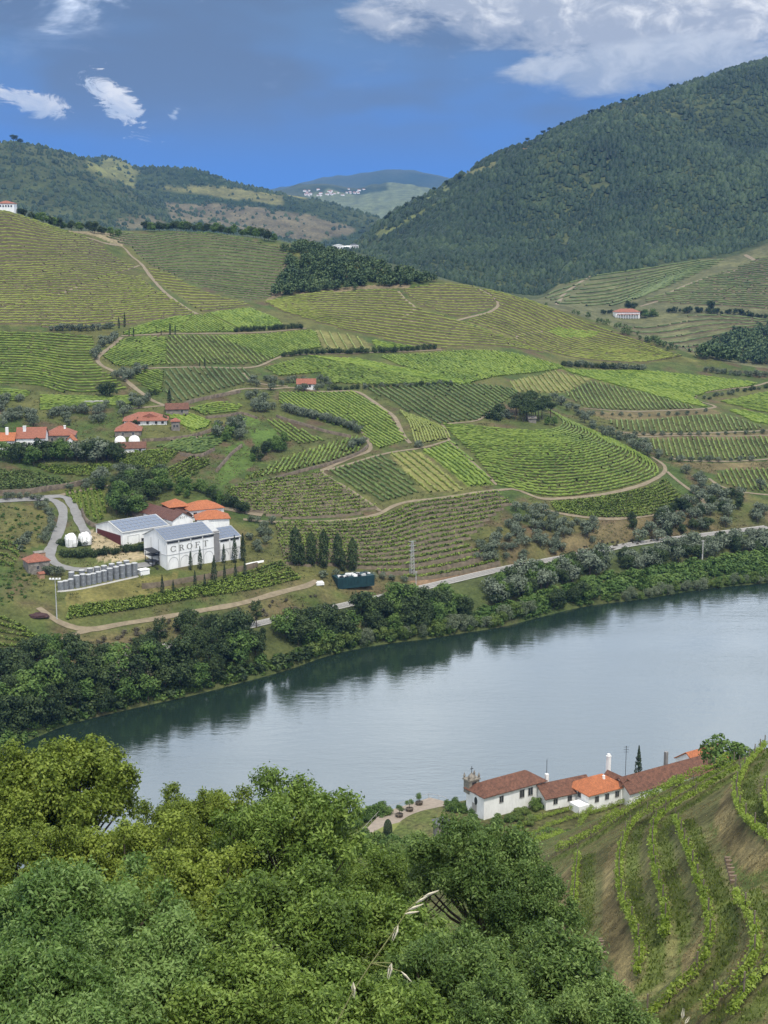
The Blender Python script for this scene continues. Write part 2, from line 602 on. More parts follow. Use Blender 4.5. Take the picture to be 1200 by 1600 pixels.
add_ring(ring([(-150, 270, 3700), (0, 262, 3700), (110, 252, 3700), (135, 247, 3700), (172, 245, 3700), (195, 254, 3700), (215, 264, 3700), (250, 263, 3680), (300, 266, 3650), (350, 281, 3600), (420, 298, 3550), (500, 314, 3500), (560, 332, 3450), (600, 344, 3400), (700, None, 3400, 80), (1200, None, 3500, 100)], 3), 5, 8)
add_ring(ring([(-150, None, 4600, 120), (400, None, 4600, 60), (1200, None, 4600, 60)]), 20, 8)
add_ring(ring([(-150, 330, 6300), (380, 322, 6300), (430, 318, 6300), (520, 326, 6200), (600, 332, 6100), (660, 330, 6100), (800, 330, 6100), (1200, 330, 6100)]), 40, 14)
add_ring(ring([(-150, 310, 7200), (380, 305, 7200), (430, 297, 7200), (470, 287, 7200), (510, 286, 7200), (560, 296, 7200), (600, 292, 7300), (650, 287, 7300), (700, 296, 7300), (1200, 310, 7300)], 3), 30, 6)
add_ring(ring([(-150, None, 9000, 150), (1200, None, 9000, 150)]), 20, 5)
add_ring(ring([(-150, 316, 11500), (400, 300, 11500), (430, 293, 11500), (480, 284, 11500), (530, 274, 11500), (570, 268, 11500), (610, 266, 11500), (650, 268, 11500), (690, 275, 11500), (740, 286, 11500), (1200, 300, 11500)], 3), 30, 5)
add_ring(ring([(-150, None, 15000, 0), (1200, None, 15000, 0)]), 0, 1)

RY = np.array([r[0] for r in RINGS]); RZ = np.array([r[1] for r in RINGS]); RA = np.array([r[2] for r in RINGS])
for k in range(1, len(RINGS)):
    RY[k] = np.maximum(RY[k], RY[k - 1] + 1.5)
ts = []
row_ring = []
for k in range(len(RINGS) - 1):
    n = RINGS[k][3]
    row_ring.append(len(ts))
    ts += [k + i / n for i in range(n)]
row_ring.append(len(ts))
ts.append(len(RINGS) - 1)
ts = np.array(ts)
kk = np.clip(np.floor(ts).astype(int), 0, len(RINGS) - 2); fr = ts - kk
GY = RY[kk] * (1 - fr[:, None]) + RY[kk + 1] * fr[:, None]      # rows x columns
GA = RA[kk] * (1 - fr[:, None][:, 0]) + RA[kk + 1] * fr[:, None][:, 0]
GZ = np.empty_like(GY)
for c in range(NU):
    GZ[:, c] = pchip(RY[:, c], RZ[:, c], GY[:, c])
GX = UG[None, :] * GY
_sc = np.clip(GY / 12.0, 10, 400)
GZ += GA[:, None] * 1.6 * (fbm(GX, GY, 60.0, 4) * (GY < 1150) + fbm(GX, GY, 260.0, 4) * (GY >= 1150))


FARY = 330.0       # sight lines meant for the far bank start beyond the river


def seg_dist(x, y, pts):
    """signed plan distance (positive to the right of the line's direction) and distance past its ends"""
    best = np.full(np.shape(x), 1e9); sgn = np.zeros(np.shape(x))
    for a, b in zip(pts[:-1], pts[1:]):
        d = b - a; L2 = float(d @ d)
        t = np.clip(((x - a[0]) * d[0] + (y - a[1]) * d[1]) / L2, 0, 1)
        ex = x - a[0] - t * d[0]; ey = y - a[1] - t * d[1]
        q = ex * ex + ey * ey
        s = np.sign(ey * -d[0] + ex * d[1])
        m = q < best
        best = np.where(m, q, best); sgn = np.where(m, s, sgn)
    return np.sqrt(best) * sgn


YL = np.r_[np.arange(3, 1100, .5), np.arange(1100, 4000, 4.0), np.arange(4000, 15000, 40.0)]


def build_lut():
    global LUT
    LUT = np.empty((NU, len(YL)))
    for c in range(NU):
        LUT[c] = np.interp(YL, GY[:, c], GZ[:, c])


build_lut()


def height(x, y):
    x = np.asarray(x, float); y = np.asarray(y, float)
    c = np.clip((x / np.maximum(y, 1) - UG[0]) / .0011, 0, NU - 1.001)
    ci = c.astype(int); cf = c - ci
    yi = np.clip(np.searchsorted(YL, y) - 1, 0, len(YL) - 2)
    yf = np.clip((y - YL[yi]) / (YL[yi + 1] - YL[yi]), 0, 1)
    return (LUT[ci, yi] * (1 - yf) + LUT[ci, yi + 1] * yf) * (1 - cf) + (LUT[ci + 1, yi] * (1 - yf) + LUT[ci + 1, yi + 1] * yf) * cf


def hit(px, py, ymin=60.0, crest=None):
    """first point of the ground on a sight line"""
    u, m = ray(px, py); u = float(u); m = float(m)
    c = min(max((u - UG[0]) / .0011, 0), NU - 1.001); ci = int(c); cf = c - ci
    g = LUT[ci] * (1 - cf) + LUT[ci + 1] * cf
    d = g - (CAMZ + m * YL)
    crest = (ymin == FARY and not (px > 820 and py < 560 and py < np.interp(px, [820, 900, 1050, 1200], [466, 488, 537, 572]))) if crest is None else crest
    if crest:       # stay on the near face of the far hillside
        ym = CREST[0][ci] + 3
        d = np.where(YL > ym, -1e9, d)
    ok = np.nonzero((d[1:] >= 0) & (d[:-1] < 0) & (YL[1:] > ymin))[0]
    if len(ok) == 0:
        k = int(np.argmax(np.where(YL > ymin, d / YL, -9)))
        return np.array((u * YL[k], YL[k], g[k]))
    k = int(ok[0])
    t = -d[k] / (d[k + 1] - d[k])
    Y = YL[k] + t * (YL[k + 1] - YL[k])
    return np.array((u * Y, Y, CAMZ + m * Y))


def hits(pts, ymin=60.0):
    return np.array([hit(a, b, ymin) for a, b in pts])


def drape(p, dz=0.0):
    p = np.asarray(p, float)
    return np.c_[p[:, :2], height(p[:, 0], p[:, 1]) + dz]

# ------------------------------------------------------------------ the near vineyard: its rows (traced at the foot of the vines) shape small terraces
NEAR_ROWS = [
    ('short thin vine row at the left end of the near terraces', [(902, 1352), (898, 1400), (895, 1440), (892, 1470)]),
    ('long vine row on the near slope curving round the lowest terrace', [(1146, 1206), (1083, 1240), (1025, 1277), (988, 1302), (972, 1335), (966, 1385), (972, 1428), (988, 1470), (999, 1510), (993, 1548)]),
    ('vine row on the second near terrace beside the long curving row', [(1154, 1214), (1107, 1242), (1046, 1280), (1024, 1302), (1018, 1335), (1023, 1382), (1032, 1417), (1038, 1452), (1037, 1490)]),
    ('vine row in the middle of the near slope bending like an S', [(1054, 1298), (1070, 1341), (1087, 1393), (1102, 1440), (1108, 1487), (1098, 1528), (1069, 1563), (1040, 1588), (1010, 1612)]),
    ('bright vine row curving down to the lower right edge of the picture', [(1147, 1422), (1173, 1470), (1179, 1511), (1161, 1552), (1126, 1581), (1098, 1612)]),
    ('vine row in the bottom right corner of the picture', [(1214, 1515), (1197, 1540), (1171, 1569), (1140, 1612)]),
    ('vine row hooking round the upper right terrace of the near slope', [(1194, 1180), (1166, 1212), (1150, 1246), (1153, 1282), (1174, 1312), (1206, 1342)]),
    ('vine row at the right edge above the hooked row', [(1212, 1218), (1197, 1255), (1200, 1290), (1214, 1314)]),
    ('leafy vine row running straight uphill to the crest from the dirt track', [(868, 1345), (937, 1308), (1007, 1262), (1083, 1226), (1138, 1202)]),
    ('vine row just below the red roofs, second from the dirt track', [(826, 1328), (908, 1289), (1001, 1248), (1064, 1228)]),
    ('vine row just below the red roofs, third from the dirt track', [(818, 1312), (873, 1287), (943, 1268), (1000, 1246)]),
    ('vine row nearest to the red roofed houses', [(800, 1298), (860, 1276), (915, 1261), (965, 1252)]),
]
NEAR_LINES = [spline(hits(p)[:, :2], 1.0) for _, p in NEAR_ROWS]
_nr = slice(row_ring[2], row_ring[6])
nx, ny = GX[_nr], GY[_nr]
near_terr = np.full(nx.shape, -9.0)          # which side of a terrace: -1 bank .. 0 row .. 1 grass .. 2 track
near_off = np.zeros(nx.shape)
for i, ln in enumerate(NEAR_LINES):
    if i in (9, 10, 11):
        continue
    x0, x1, y0, y1 = ln[:, 0].min() - 5, ln[:, 0].max() + 5, ln[:, 1].min() - 5, ln[:, 1].max() + 5
    m = (nx > x0) & (nx < x1) & (ny > y0) & (ny < y1)
    up = ln if ln[0, 1] < ln[-1, 1] else ln[::-1]       # heading away from the viewer: uphill lies to the right
    d = np.full(nx.shape, 99.0)
    d[m] = seg_dist(nx[m], ny[m], up)
    W0, W1, A = 1.7, 2.3, .75
    o = np.where(d < 0, A * (1 + d / W0), A * (1 - d / W1)); o = np.clip(o, 0, A)
    o = np.where((d > -.35) & (d < .6), A, o)
    near_off = np.maximum(near_off, np.where(np.abs(d) < 3, o, 0))
    cls = np.where((d > -W0) & (d < -.2), -1.0, np.where((d >= .55) & (d < 1.8), 1.0, np.where((d >= -.2) & (d < 2.6), 2.0, -9)))
    near_terr = np.where((cls > -9) & (near_terr < -5), cls, near_terr)
GZ[_nr] += near_off
build_lut()

# ------------------------------------------------------------------ vineyard plots of the far bank
# (label, outline, ('dir', line, spacing in m) or ('guide', first row, last row, count), style)
PLOTS = [
    ('terraced vineyard high on the left hillside above the pale stone track', [(-8, 329), (30, 330), (65, 346), (150, 380), (200, 413), (215, 417), (150, 440), (60, 470), (-8, 482)],
     ('guide', [(-20, 329), (110, 332), (230, 346)], [(-20, 484), (110, 486), (230, 492)], 27), 'to'),
    ('terraced vineyard on the left hillside below the pale stone track', [(-8, 486), (100, 457), (212, 421), (235, 447), (262, 463), (305, 491), (285, 494), (210, 506), (140, 512), (75, 511), (-8, 509)],
     ('guide', [(-20, 420), (120, 420), (310, 430)], [(-20, 512), (120, 513), (310, 501)], 17), 'to'),
    ('narrow terraced vineyard on the spur right of the hill path', [(226, 416), (262, 427), (320, 457), (390, 476), (350, 486), (314, 488), (272, 458), (243, 440)],
     ('guide', [(225, 414), (300, 424), (400, 440)], [(225, 480), (300, 490), (400, 479)], 11), 'ty'),
    ('dark green terraced vineyard on the rounded hill under the crest trees', [(165, 371), (190, 363), (320, 361), (440, 389), (454, 397), (440, 422), (425, 465), (385, 472), (320, 450), (232, 412), (205, 387)],
     ('guide', [(160, 361), (300, 362), (460, 374)], [(160, 462), (300, 465), (460, 478)], 19), 'td'),
    ('wide wavy vineyard on the left below the row of bushes', [(-8, 517), (60, 516), (128, 523), (148, 528), (149, 545), (143, 562), (180, 592), (200, 607), (168, 615), (55, 612), (-8, 598)],
     ('guide', [(-12, 518), (80, 521), (165, 527)], [(-12, 600), (60, 604), (120, 620), (205, 612)], 16), 'v'),
    ('strip of vines along the left edge under the curved farm path', [(-8, 606), (40, 608), (52, 616), (30, 626), (-8, 628)], ('guide', [(-10, 607), (55, 612)], [(-10, 626), (55, 628)], 5), 'v'),
    ('terraced vines above the olive trees behind the left farm', [(60, 617), (170, 618), (205, 616), (222, 630), (150, 634), (62, 642)], ('guide', [(55, 617), (140, 620), (225, 618)], [(55, 642), (140, 637), (225, 632)], 7), 'v'),
    ('small green triangle of vines beside the pair of tall cypresses', [(192, 522), (215, 509), (298, 492), (276, 517), (205, 524)], ('dir', (205, 521, 288, 497), 3.4), 'b'),
    ('bright vine plot right of the hill path foot', [(280, 517), (303, 495), (328, 491), (372, 516), (365, 519), (290, 520)], ('dir', (322, 492, 366, 517), 3.6), 'b'),
    ('brightest green vine plot at the tip of the spur', [(332, 490), (393, 482), (430, 497), (442, 510), (378, 514)], ('dir', (345, 490, 392, 513), 3.6), 'bb'),
    ('vine plot inside the bend of the sandy road', [(163, 557), (195, 529), (257, 528), (256, 569), (215, 573), (182, 571)], ('dir', (172, 562, 252, 536), 3.6), 'v'),
    ('striped vine plot above the two small cypresses', [(264, 527), (340, 526), (425, 560), (400, 569), (264, 570)], ('dir', (275, 529, 312, 569), 4.4), 'v'),
    ('wide bright vine plot under the long bush hedge', [(345, 526), (440, 521), (490, 517), (500, 543), (442, 553), (428, 559)], ('dir', (400, 525, 452, 552), 3.4), 'b'),
    ('small vine plot left of the grassy strip by the red house', [(205, 581), (254, 579), (253, 614), (236, 611), (216, 596)], ('dir', (206, 588, 252, 604), 3.6), 'v'),
    ('boldly striped green vine plot above the curved stone wall', [(262, 578), (385, 577), (394, 590), (380, 599), (290, 626), (276, 626), (262, 617)], ('dir', (270, 580, 306, 624), 4.6), 'vd'),
    ('pale yellow striped vine plot at the end of the bush hedge', [(494, 517), (545, 523), (568, 531), (583, 547), (511, 547), (502, 532)], ('dir', (501, 519, 515, 546), 7.0), 'y'),
    ('small green vine wedge between two hedges', [(582, 532), (640, 541), (646, 543), (592, 547)], ('dir', (590, 536, 630, 546), 4.0), 'b'),
    ('broad terraced vineyard on the round hill below the wood', [(412, 472), (480, 459), (620, 453), (648, 482), (720, 503), (800, 532), (850, 551), (700, 545), (640, 540), (520, 511), (442, 488)],
     ('guide', [(405, 466), (520, 452), (640, 450), (740, 478), (830, 520)], [(430, 492), (540, 520), (650, 541), (740, 548), (860, 556)], 14), 'ty'),
    ('terraced vineyard on top of the round hill', [(628, 453), (690, 443), (743, 450), (770, 466), (774, 478), (718, 498), (655, 478)], ('guide', [(620, 441), (690, 441), (790, 458)], [(640, 488), (720, 500), (790, 494)], 10), 'to'),
    ('terraced vineyard falling down the right flank of the round hill', [(752, 451), (830, 471), (900, 492), (960, 521), (1050, 553), (1100, 566), (1000, 567), (900, 561), (860, 553), (800, 529), (728, 503), (783, 481)],
     ('guide', [(745, 449), (835, 471), (960, 519), (1070, 556)], [(715, 503), (800, 531), (880, 556), (1000, 568)], 13), 'ty'),
    ('bright green patch of vines on the right flank terraces', [(856, 520), (870, 512), (935, 519), (925, 527), (880, 528)], ('dir', (865, 515, 925, 523), 3.2), 'bb'),
    ('large even green vineyard in the middle under the round hill', [(602, 557), (700, 551), (800, 553), (868, 570), (880, 574), (800, 585), (760, 591), (735, 597), (690, 587), (625, 569)], ('dir', (650, 556, 740, 592), 3.2), 'b'),
    ('long green vineyard above the little red roofed shed', [(418, 575), (480, 561), (535, 567), (620, 584), (695, 599), (600, 601), (512, 599), (502, 583), (440, 588)], ('dir', (480, 566, 580, 599), 3.3), 'v'),
    ('bright grassy vine strip slanting across the middle slope', [(482, 557), (560, 562), (640, 577), (732, 598), (716, 600), (620, 583), (540, 567)], ('dir', (500, 559, 700, 596), 3.0), 'bb'),
    ('boldly dotted vineyard left of the pine grove', [(578, 609), (690, 603), (790, 607), (812, 612), (768, 640), (745, 655), (690, 661), (668, 656), (620, 630)], ('dir', (610, 611, 668, 650), 4.4), 'vd'),
    ('striped yellow green vine plot above the pine grove', [(800, 596), (865, 580), (920, 592), (884, 613), (805, 611)], ('dir', (840, 584, 862, 612), 5.2), 'y'),
    ('fan striped vineyard right of the grey olive belt', [(886, 615), (926, 597), (1000, 613), (1083, 637), (1075, 639), (922, 638), (910, 633)], ('dir', (940, 603, 962, 637), 4.2), 'v'),
    ('long bright vineyard on the flat right shoulder', [(880, 577), (1000, 580), (1110, 590), (1178, 598), (1168, 604), (1105, 612), (1083, 621), (1104, 636), (1060, 627), (1000, 610), (932, 592)], ('dir', (950, 583, 1010, 601), 3.6), 'bb'),
    ('upper long vine terrace with upright rows on the right', [(955, 658), (1060, 653), (1130, 649), (1187, 667), (1180, 671), (1000, 675), (968, 670)], ('dir', (1060, 655, 1066, 673), 4.4), 'v'),
    ('lower long vine terrace with upright rows on the right', [(1003, 688), (1080, 685), (1178, 684), (1192, 714), (1082, 717), (1040, 712)], ('dir', (1080, 688, 1089, 715), 4.2), 'v'),
    ('small vine plot at the right edge above the willow trees', [(1120, 745), (1140, 734), (1208, 733), (1208, 770), (1160, 764), (1126, 754)], ('dir', (1150, 736, 1164, 763), 4.2), 'v'),
    ('vine plot cut off by the right edge below the curved road', [(1127, 628), (1208, 612), (1208, 646), (1170, 639)], ('dir', (1135, 628, 1200, 640), 3.8), 'v'),
    ('bright narrow vine strip running out at the right edge', [(1140, 641), (1165, 642), (1208, 652), (1208, 664), (1180, 660)], ('dir', (1145, 641, 1200, 657), 3.6), 'bb'),
    ('small vine plot at the right edge beside the lower terrace', [(1184, 683), (1208, 683), (1208, 714), (1198, 712)], ('dir', (1190, 686, 1203, 712), 4.0), 'v'),
    ('big spur vineyard with rows curving round below the pine grove', None,
     ('guide', [(692, 664), (760, 669), (830, 674), (870, 670), (880, 658), (858, 641)], [(777, 757), (860, 774), (940, 767), (1000, 752), (1027, 737), (1010, 716), (950, 692)], 21), 'v'),
    ('lowest curved vine rows under the spur road', None, ('guide', [(860, 786), (940, 779), (1010, 764), (1042, 750)], [(870, 799), (930, 808), (1000, 806), (1078, 794)], 7), 'v'),
    ('dark striped vine plot at the road corner', [(515, 737), (603, 712), (652, 769), (592, 784)], ('dir', (530, 735, 598, 781), 4.0), 'vd'),
    ('pale striped vine plot in the middle of three side by side', [(610, 710), (655, 707), (722, 764), (666, 769)], ('dir', (620, 710, 690, 767), 4.6), 'y'),
    ('bright vine plot next to the spur with a dark seam', [(663, 706), (706, 691), (769, 755), (731, 759)], ('dir', (680, 703, 750, 757), 3.6), 'bb'),
    ('yellowish vine plot with wavering rows beside the sandy lane', None, ('guide', [(626, 642), (640, 662), (650, 694)], [(664, 657), (694, 670), (703, 686)], 9), 'y'),
    ('large fine grained vineyard left of the sandy lane', [(442, 615), (553, 614), (598, 640), (632, 686), (586, 701), (577, 690), (563, 675), (500, 657), (442, 632)], ('dir', (480, 618, 590, 690), 3.3), 'b'),
    ('slanting vineyard above the stepped stone walls', [(376, 752), (450, 715), (500, 699), (555, 684), (568, 692), (562, 704), (520, 719), (440, 738)], ('dir', (500, 697, 480, 732), 2.7), 'v'),
    ('small vine rows under the blue grey olive hedge', [(420, 658), (444, 660), (500, 685), (510, 688), (465, 694), (440, 682)], ('dir', (430, 662, 468, 690), 3.8), 'v'),
    ('walled vine terraces left of the road corner', [(362, 764), (440, 746), (504, 740), (590, 796), (530, 808), (440, 810), (390, 800), (346, 781)], ('guide', [(350, 756), (440, 744), (512, 738)], [(335, 802), (450, 812), (602, 800)], 10), 'tw'),
    ('wide amphitheatre of old vine terraces above the railway', [(428, 819), (540, 816), (602, 806), (652, 786), (775, 770), (800, 786), (770, 806), (735, 838), (722, 850), (782, 880), (690, 900), (640, 907), (560, 888), (445, 884)],
     ('guide', [(410, 818), (520, 817), (600, 807), (650, 787), (720, 777), (800, 767)], [(430, 888), (520, 898), (640, 908), (700, 902), (800, 880)], 11), 'tw'),
    ('small square vineyard with upright rows by the asphalt lane', [(101, 771), (140, 764), (162, 764), (164, 809), (149, 814), (126, 795)], ('dir', (131, 768, 141, 812), 3.3), 'b'),
    ('vine terraces on the slope just below the white winery', None, ('guide', [(110, 950), (250, 930), (330, 914), (400, 893), (440, 880)], [(105, 968), (250, 945), (400, 921), (470, 905)], 5), 'v'),
    ('terraced vines at the left under the dark farm trees', [(50, 726), (168, 721), (180, 737), (140, 744), (80, 741)], ('guide', [(45, 727), (180, 722)], [(60, 744), (185, 740)], 6), 'v'),
    ('dark vine field at the left edge above the brown wall', [(-8, 737), (50, 738), (112, 756), (100, 762), (-8, 766)], ('dir', (0, 740, 90, 757), 2.8), 'vd'),
    ('vine field between the farm trees and the stone terraces', [(166, 713), (250, 703), (277, 708), (250, 734), (200, 727)], ('dir', (180, 714, 262, 706), 2.8), 'v'),
    ('vine field below the walled farm lane', [(246, 698), (348, 677), (351, 689), (312, 711), (282, 705)], ('dir', (255, 700, 340, 688), 2.8), 'vd'),
    ('small slanting vine terraces above the big round tree', [(262, 733), (300, 715), (330, 722), (300, 747), (275, 752)], ('dir', (268, 738, 312, 716), 3.4), 'v'),
    ('bright vines beside the small stone tower', [(258, 646), (290, 645), (328, 660), (322, 668), (300, 674), (278, 660)], ('dir', (265, 648, 318, 668), 2.8), 'bb'),
    ('vine terraces below the curved stone wall', [(292, 638), (345, 627), (380, 634), (370, 645), (320, 650)], ('guide', [(288, 640), (340, 628), (385, 630)], [(300, 655), (345, 650), (385, 645)], 5), 'v'),
    ('vine rows curving above the bank at the lower left', None, ('guide', [(-10, 962), (30, 978), (48, 992)], [(-10, 1022), (40, 1020), (80, 1012)], 4), 'v'),
    ('few bent vine rows at the left edge below the lane', None, ('guide', [(-10, 846), (20, 850), (32, 862)], [(-10, 878), (10, 880), (22, 886)], 3), 'v'),
    ('vineyard on the far right hill under the wood edge', [(868, 476), (926, 431), (1000, 421), (1138, 403), (1108, 421), (1040, 450), (1000, 465), (960, 478)], ('guide', [(860, 440), (1000, 419), (1150, 399)], [(860, 478), (960, 484), (1080, 470)], 15), 'f'),
    ('vineyard on the far right hill right of the pale road', [(1000, 472), (1050, 456), (1120, 428), (1180, 405), (1210, 400), (1210, 489), (1100, 479)], ('guide', [(990, 410), (1100, 400), (1215, 398)], [(990, 489), (1100, 482), (1215, 492)], 19), 'fb'),
    ('vineyard on the far slope below the white farmhouse', [(960, 507), (1100, 490), (1210, 502), (1180, 525), (1120, 545), (1080, 551), (1010, 527)], ('guide', [(950, 500), (1080, 492), (1215, 502)], [(960, 548), (1080, 556), (1215, 548)], 13), 'fb'),
    ('small vine wedge on the far right hill left of the pale road', [(842, 466), (880, 445), (918, 433), (870, 474)], ('guide', [(840, 440), (925, 430)], [(840, 478), (925, 474)], 9), 'f'),
]
FLOOR = {'to': (.100, .098, .038), 'ty': (.108, .110, .038), 'td': (.080, .095, .040), 'v': (.072, .076, .028), 'vd': (.066, .072, .028), 'b': (.085, .105, .027),
         'bb': (.11, .16, .028), 'y': (.175, .17, .065), 'tw': (.085, .085, .038), 'f': (.085, .105, .045), 'fb': (.105, .105, .055)}


def plot_world(pl):
    lab, poly, mode, st = pl
    if poly is None:
        a, b = hits(mode[1], FARY), hits(mode[2], FARY)
        return np.vstack([a, b[::-1]])
    w = hits(poly, FARY)
    if mode[0] == 'dir':
        w[:, :2] += (w[:, :2] - w[:, :2].mean(0)) * .05
    return w


PLOT_W = [plot_world(p) for p in PLOTS]

# ------------------------------------------------------------------ lanes: (name, points, width m, kind)
ROADS = [
    ('path', [(40, 334), (62, 350), (110, 366), (160, 379), (190, 385), (205, 400), (222, 414), (240, 438), (262, 461), (290, 481), (308, 491)], 3.6, 'd'),
    ('path', [(-6, 484), (60, 470), (120, 449), (180, 426), (218, 415)], 2.2, 'd'),
    ('path', [(190, 527), (176, 540), (160, 552), (152, 562), (160, 572), (182, 583), (203, 600), (218, 612), (238, 626), (258, 634)], 3.4, 'd'),
    ('path', [(190, 525), (260, 522), (345, 521), (440, 517), (478, 513)], 2.8, 'd'),
    ('path', [(215, 576), (250, 575), (320, 574), (395, 574), (430, 561), (460, 555), (560, 552), (690, 547)], 2.6, 'd'),
    ('path', [(285, 634), (300, 628), (340, 619), (380, 608), (420, 608), (455, 606), (500, 612), (545, 611), (566, 616), (592, 634), (616, 652), (630, 680), (641, 693)], 3.0, 'd'),
    ('path', [(380, 583), (386, 591), (402, 599), (450, 604)], 2.6, 'd'),
    ('path', [(566, 674), (577, 692), (576, 705), (545, 717), (512, 732), (503, 739), (540, 762), (572, 783), (594, 799)], 2.8, 'd'),
    ('path', [(380, 812), (450, 816), (540, 813), (590, 804), (613, 792), (640, 784), (700, 777), (780, 766), (806, 765), (832, 775), (860, 780), (940, 773), (1000, 759), (1034, 742), (1038, 728), (1018, 714)], 2.8, 'd'),
    ('path', [(512, 735), (603, 709), (660, 700), (702, 688)], 2.2, 'd'),
    ('path', [(692, 662), (702, 688), (740, 724), (776, 758)], 2.2, 'd'),
    ('path', [(768, 643), (742, 658), (692, 663)], 2.0, 'd'),
    ('path', [(848, 796), (890, 805), (960, 811), (1060, 799), (1100, 795), (1094, 778), (1066, 757), (1042, 737)], 2.8, 'd'),
    ('path', [(912, 638), (1000, 643), (1080, 640), (1118, 636), (1092, 627), (1086, 620), (1110, 612), (1176, 604), (1206, 596)], 2.8, 'd'),
    ('path', [(965, 674), (1000, 679), (1100, 677), (1206, 672)], 2.2, 'd'),
    ('path', [(990, 683), (1080, 681), (1206, 680)], 1.8, 'd'),
    ('path', [(1050, 716), (1080, 720), (1206, 717)], 2.2, 'd'),
    ('path', [(1108, 748), (1126, 760), (1160, 769), (1206, 774)], 2.6, 'd'),
    ('path', [(622, 455), (635, 470), (648, 481), (640, 490), (622, 502)], 2.8, 'd'),
    ('path', [(744, 450), (770, 464), (778, 478), (758, 490), (714, 501)], 2.8, 'd'),
    ('path', [(806, 530), (816, 522), (850, 519), (880, 536), (897, 546)], 2.6, 'd'),
    ('path', [(870, 476), (884, 457), (923, 430)], 6.0, 'd'),
    ('path', [(1000, 479), (1040, 466), (1050, 456), (1100, 436), (1160, 419), (1178, 408), (1164, 398)], 6.0, 'd'),
    ('track', [(60, 950), (96, 974), (140, 984), (200, 974), (300, 957), (400, 937), (470, 918), (496, 908)], 3.2, 'd'),
    ('track', [(82, 1012), (110, 994), (150, 983)], 2.2, 'd'),
    ('lane', [(-8, 784), (40, 781), (76, 780), (95, 791), (98, 812), (86, 845), (77, 868), (92, 884), (130, 891), (200, 886), (240, 881)], 4.6, 'a'),
    ('lane', [(40, 780), (96, 776), (113, 790), (124, 815), (136, 836)], 4.4, 'a'),
    ('lane', [(76, 779), (120, 768), (172, 759)], 2.6, 'd'),
    ('path', [(410, 805), (380, 800), (350, 795), (330, 800)], 5.5, 'd'),
    ('path', [(195, 640), (225, 637), (258, 634)], 3.0, 'd'),
    ('path', [(215, 690), (280, 687), (330, 682)], 2.4, 'd'),
]
ROAD_W = [spline(hits(r[1], FARY)[:, :2], 3.0) for r in ROADS]

# ------------------------------------------------------------------ ground colours
def ground_cols():
    n1 = fbm(GX, GY, 26.0, 4)[..., None]
    n2 = fbm(GX + 500, GY, 9.0, 3)[..., None]
    dry = np.array((.098, .100, .036)); grs = np.array((.054, .080, .023)); soil = np.array((.094, .070, .042))
    t = np.clip(.5 + 1.3 * n1 + .5 * n2, 0, 1)
    C = dry * t + grs * (1 - t)
    t2 = np.clip((n2 * 2.2 - n1 * .8) - .25, 0, 1)
    C = C * (1 - t2) + soil * t2
    # waterside: green and dark
    m = (GY < rl[0][None, :] - 2) & (GY > 320)
    C[m] = C[m] * .45 + np.array((.05, .065, .025)) * .55
    # brown bank above the railway
    k = np.clip((GY - rl[0][None, :] - 2) / 3, 0, 1) * np.clip((rl[0][None, :] + 24 - GY) / 8, 0, 1) * (GY > 330)
    k = (k * np.clip(.75 + n2[..., 0], 0, 1))[..., None] * .8
    C = C * (1 - k) + np.array((.120, .092, .052)) * k
    # viewer's bank
    near = GY < 320
    cn = np.where(near_tr[..., None] == -1, np.array((.190, .155, .075)) * (1 + n2), np.where(near_tr[..., None] == 1, np.array((.088, .110, .032)) * (1 + n2 * 1.2), np.array((.118, .118, .050)) * (1 + .6 * n2 + .4 * n1)))
    q = np.clip((n1 * 1.6 + n2 * 1.8) * 1.3 + .32, 0, .85)
    cn = np.where(near_tr[..., None] < -5, cn * (1 - q) + np.array((.080, .108, .030)) * q, cn)
    C = np.where(near[..., None], cn, C)
    # wooded mountain and far ranges
    far = GY > CREST[0][None, :] + 60
    tf = np.clip(.5 + 1.5 * fbm(GX, GY, 320.0, 5), 0, 1)[..., None]
    cf = np.array((.026, .044, .020)) * tf + np.array((.062, .074, .034)) * (1 - tf)
    C = np.where(far[..., None], cf, C)
    return C


near_tr = np.full(GX.shape, -9.0)
near_tr[_nr] = near_terr
GC = ground_cols()


def paint(polyw, c, soft=1.0, var=.25):
    p = np.asarray(polyw)[:, :2]
    x0, y0 = p.min(0); x1, y1 = p.max(0)
    m = (GX >= x0) & (GX <= x1) & (GY >= y0) & (GY <= y1)
    if not m.any():
        return
    idx = np.nonzero(m)
    ins = in_poly(GX[idx], GY[idx], p)
    idx = (idx[0][ins], idx[1][ins])
    v = 1 + var * 2 * fbm(GX[idx], GY[idx], 14.0, 3)[:, None]
    GC[idx] = GC[idx] * (1 - soft) + np.array(c) * v * soft


for pl, pw in zip(PLOTS, PLOT_W):
    paint(pw, FLOOR[pl[3]], .9)


def paint_px(poly, c, soft=.9, var=.25, crest=None):
    paint(np.array([hit(a, b, FARY, crest) for a, b in poly]), c, soft, var)


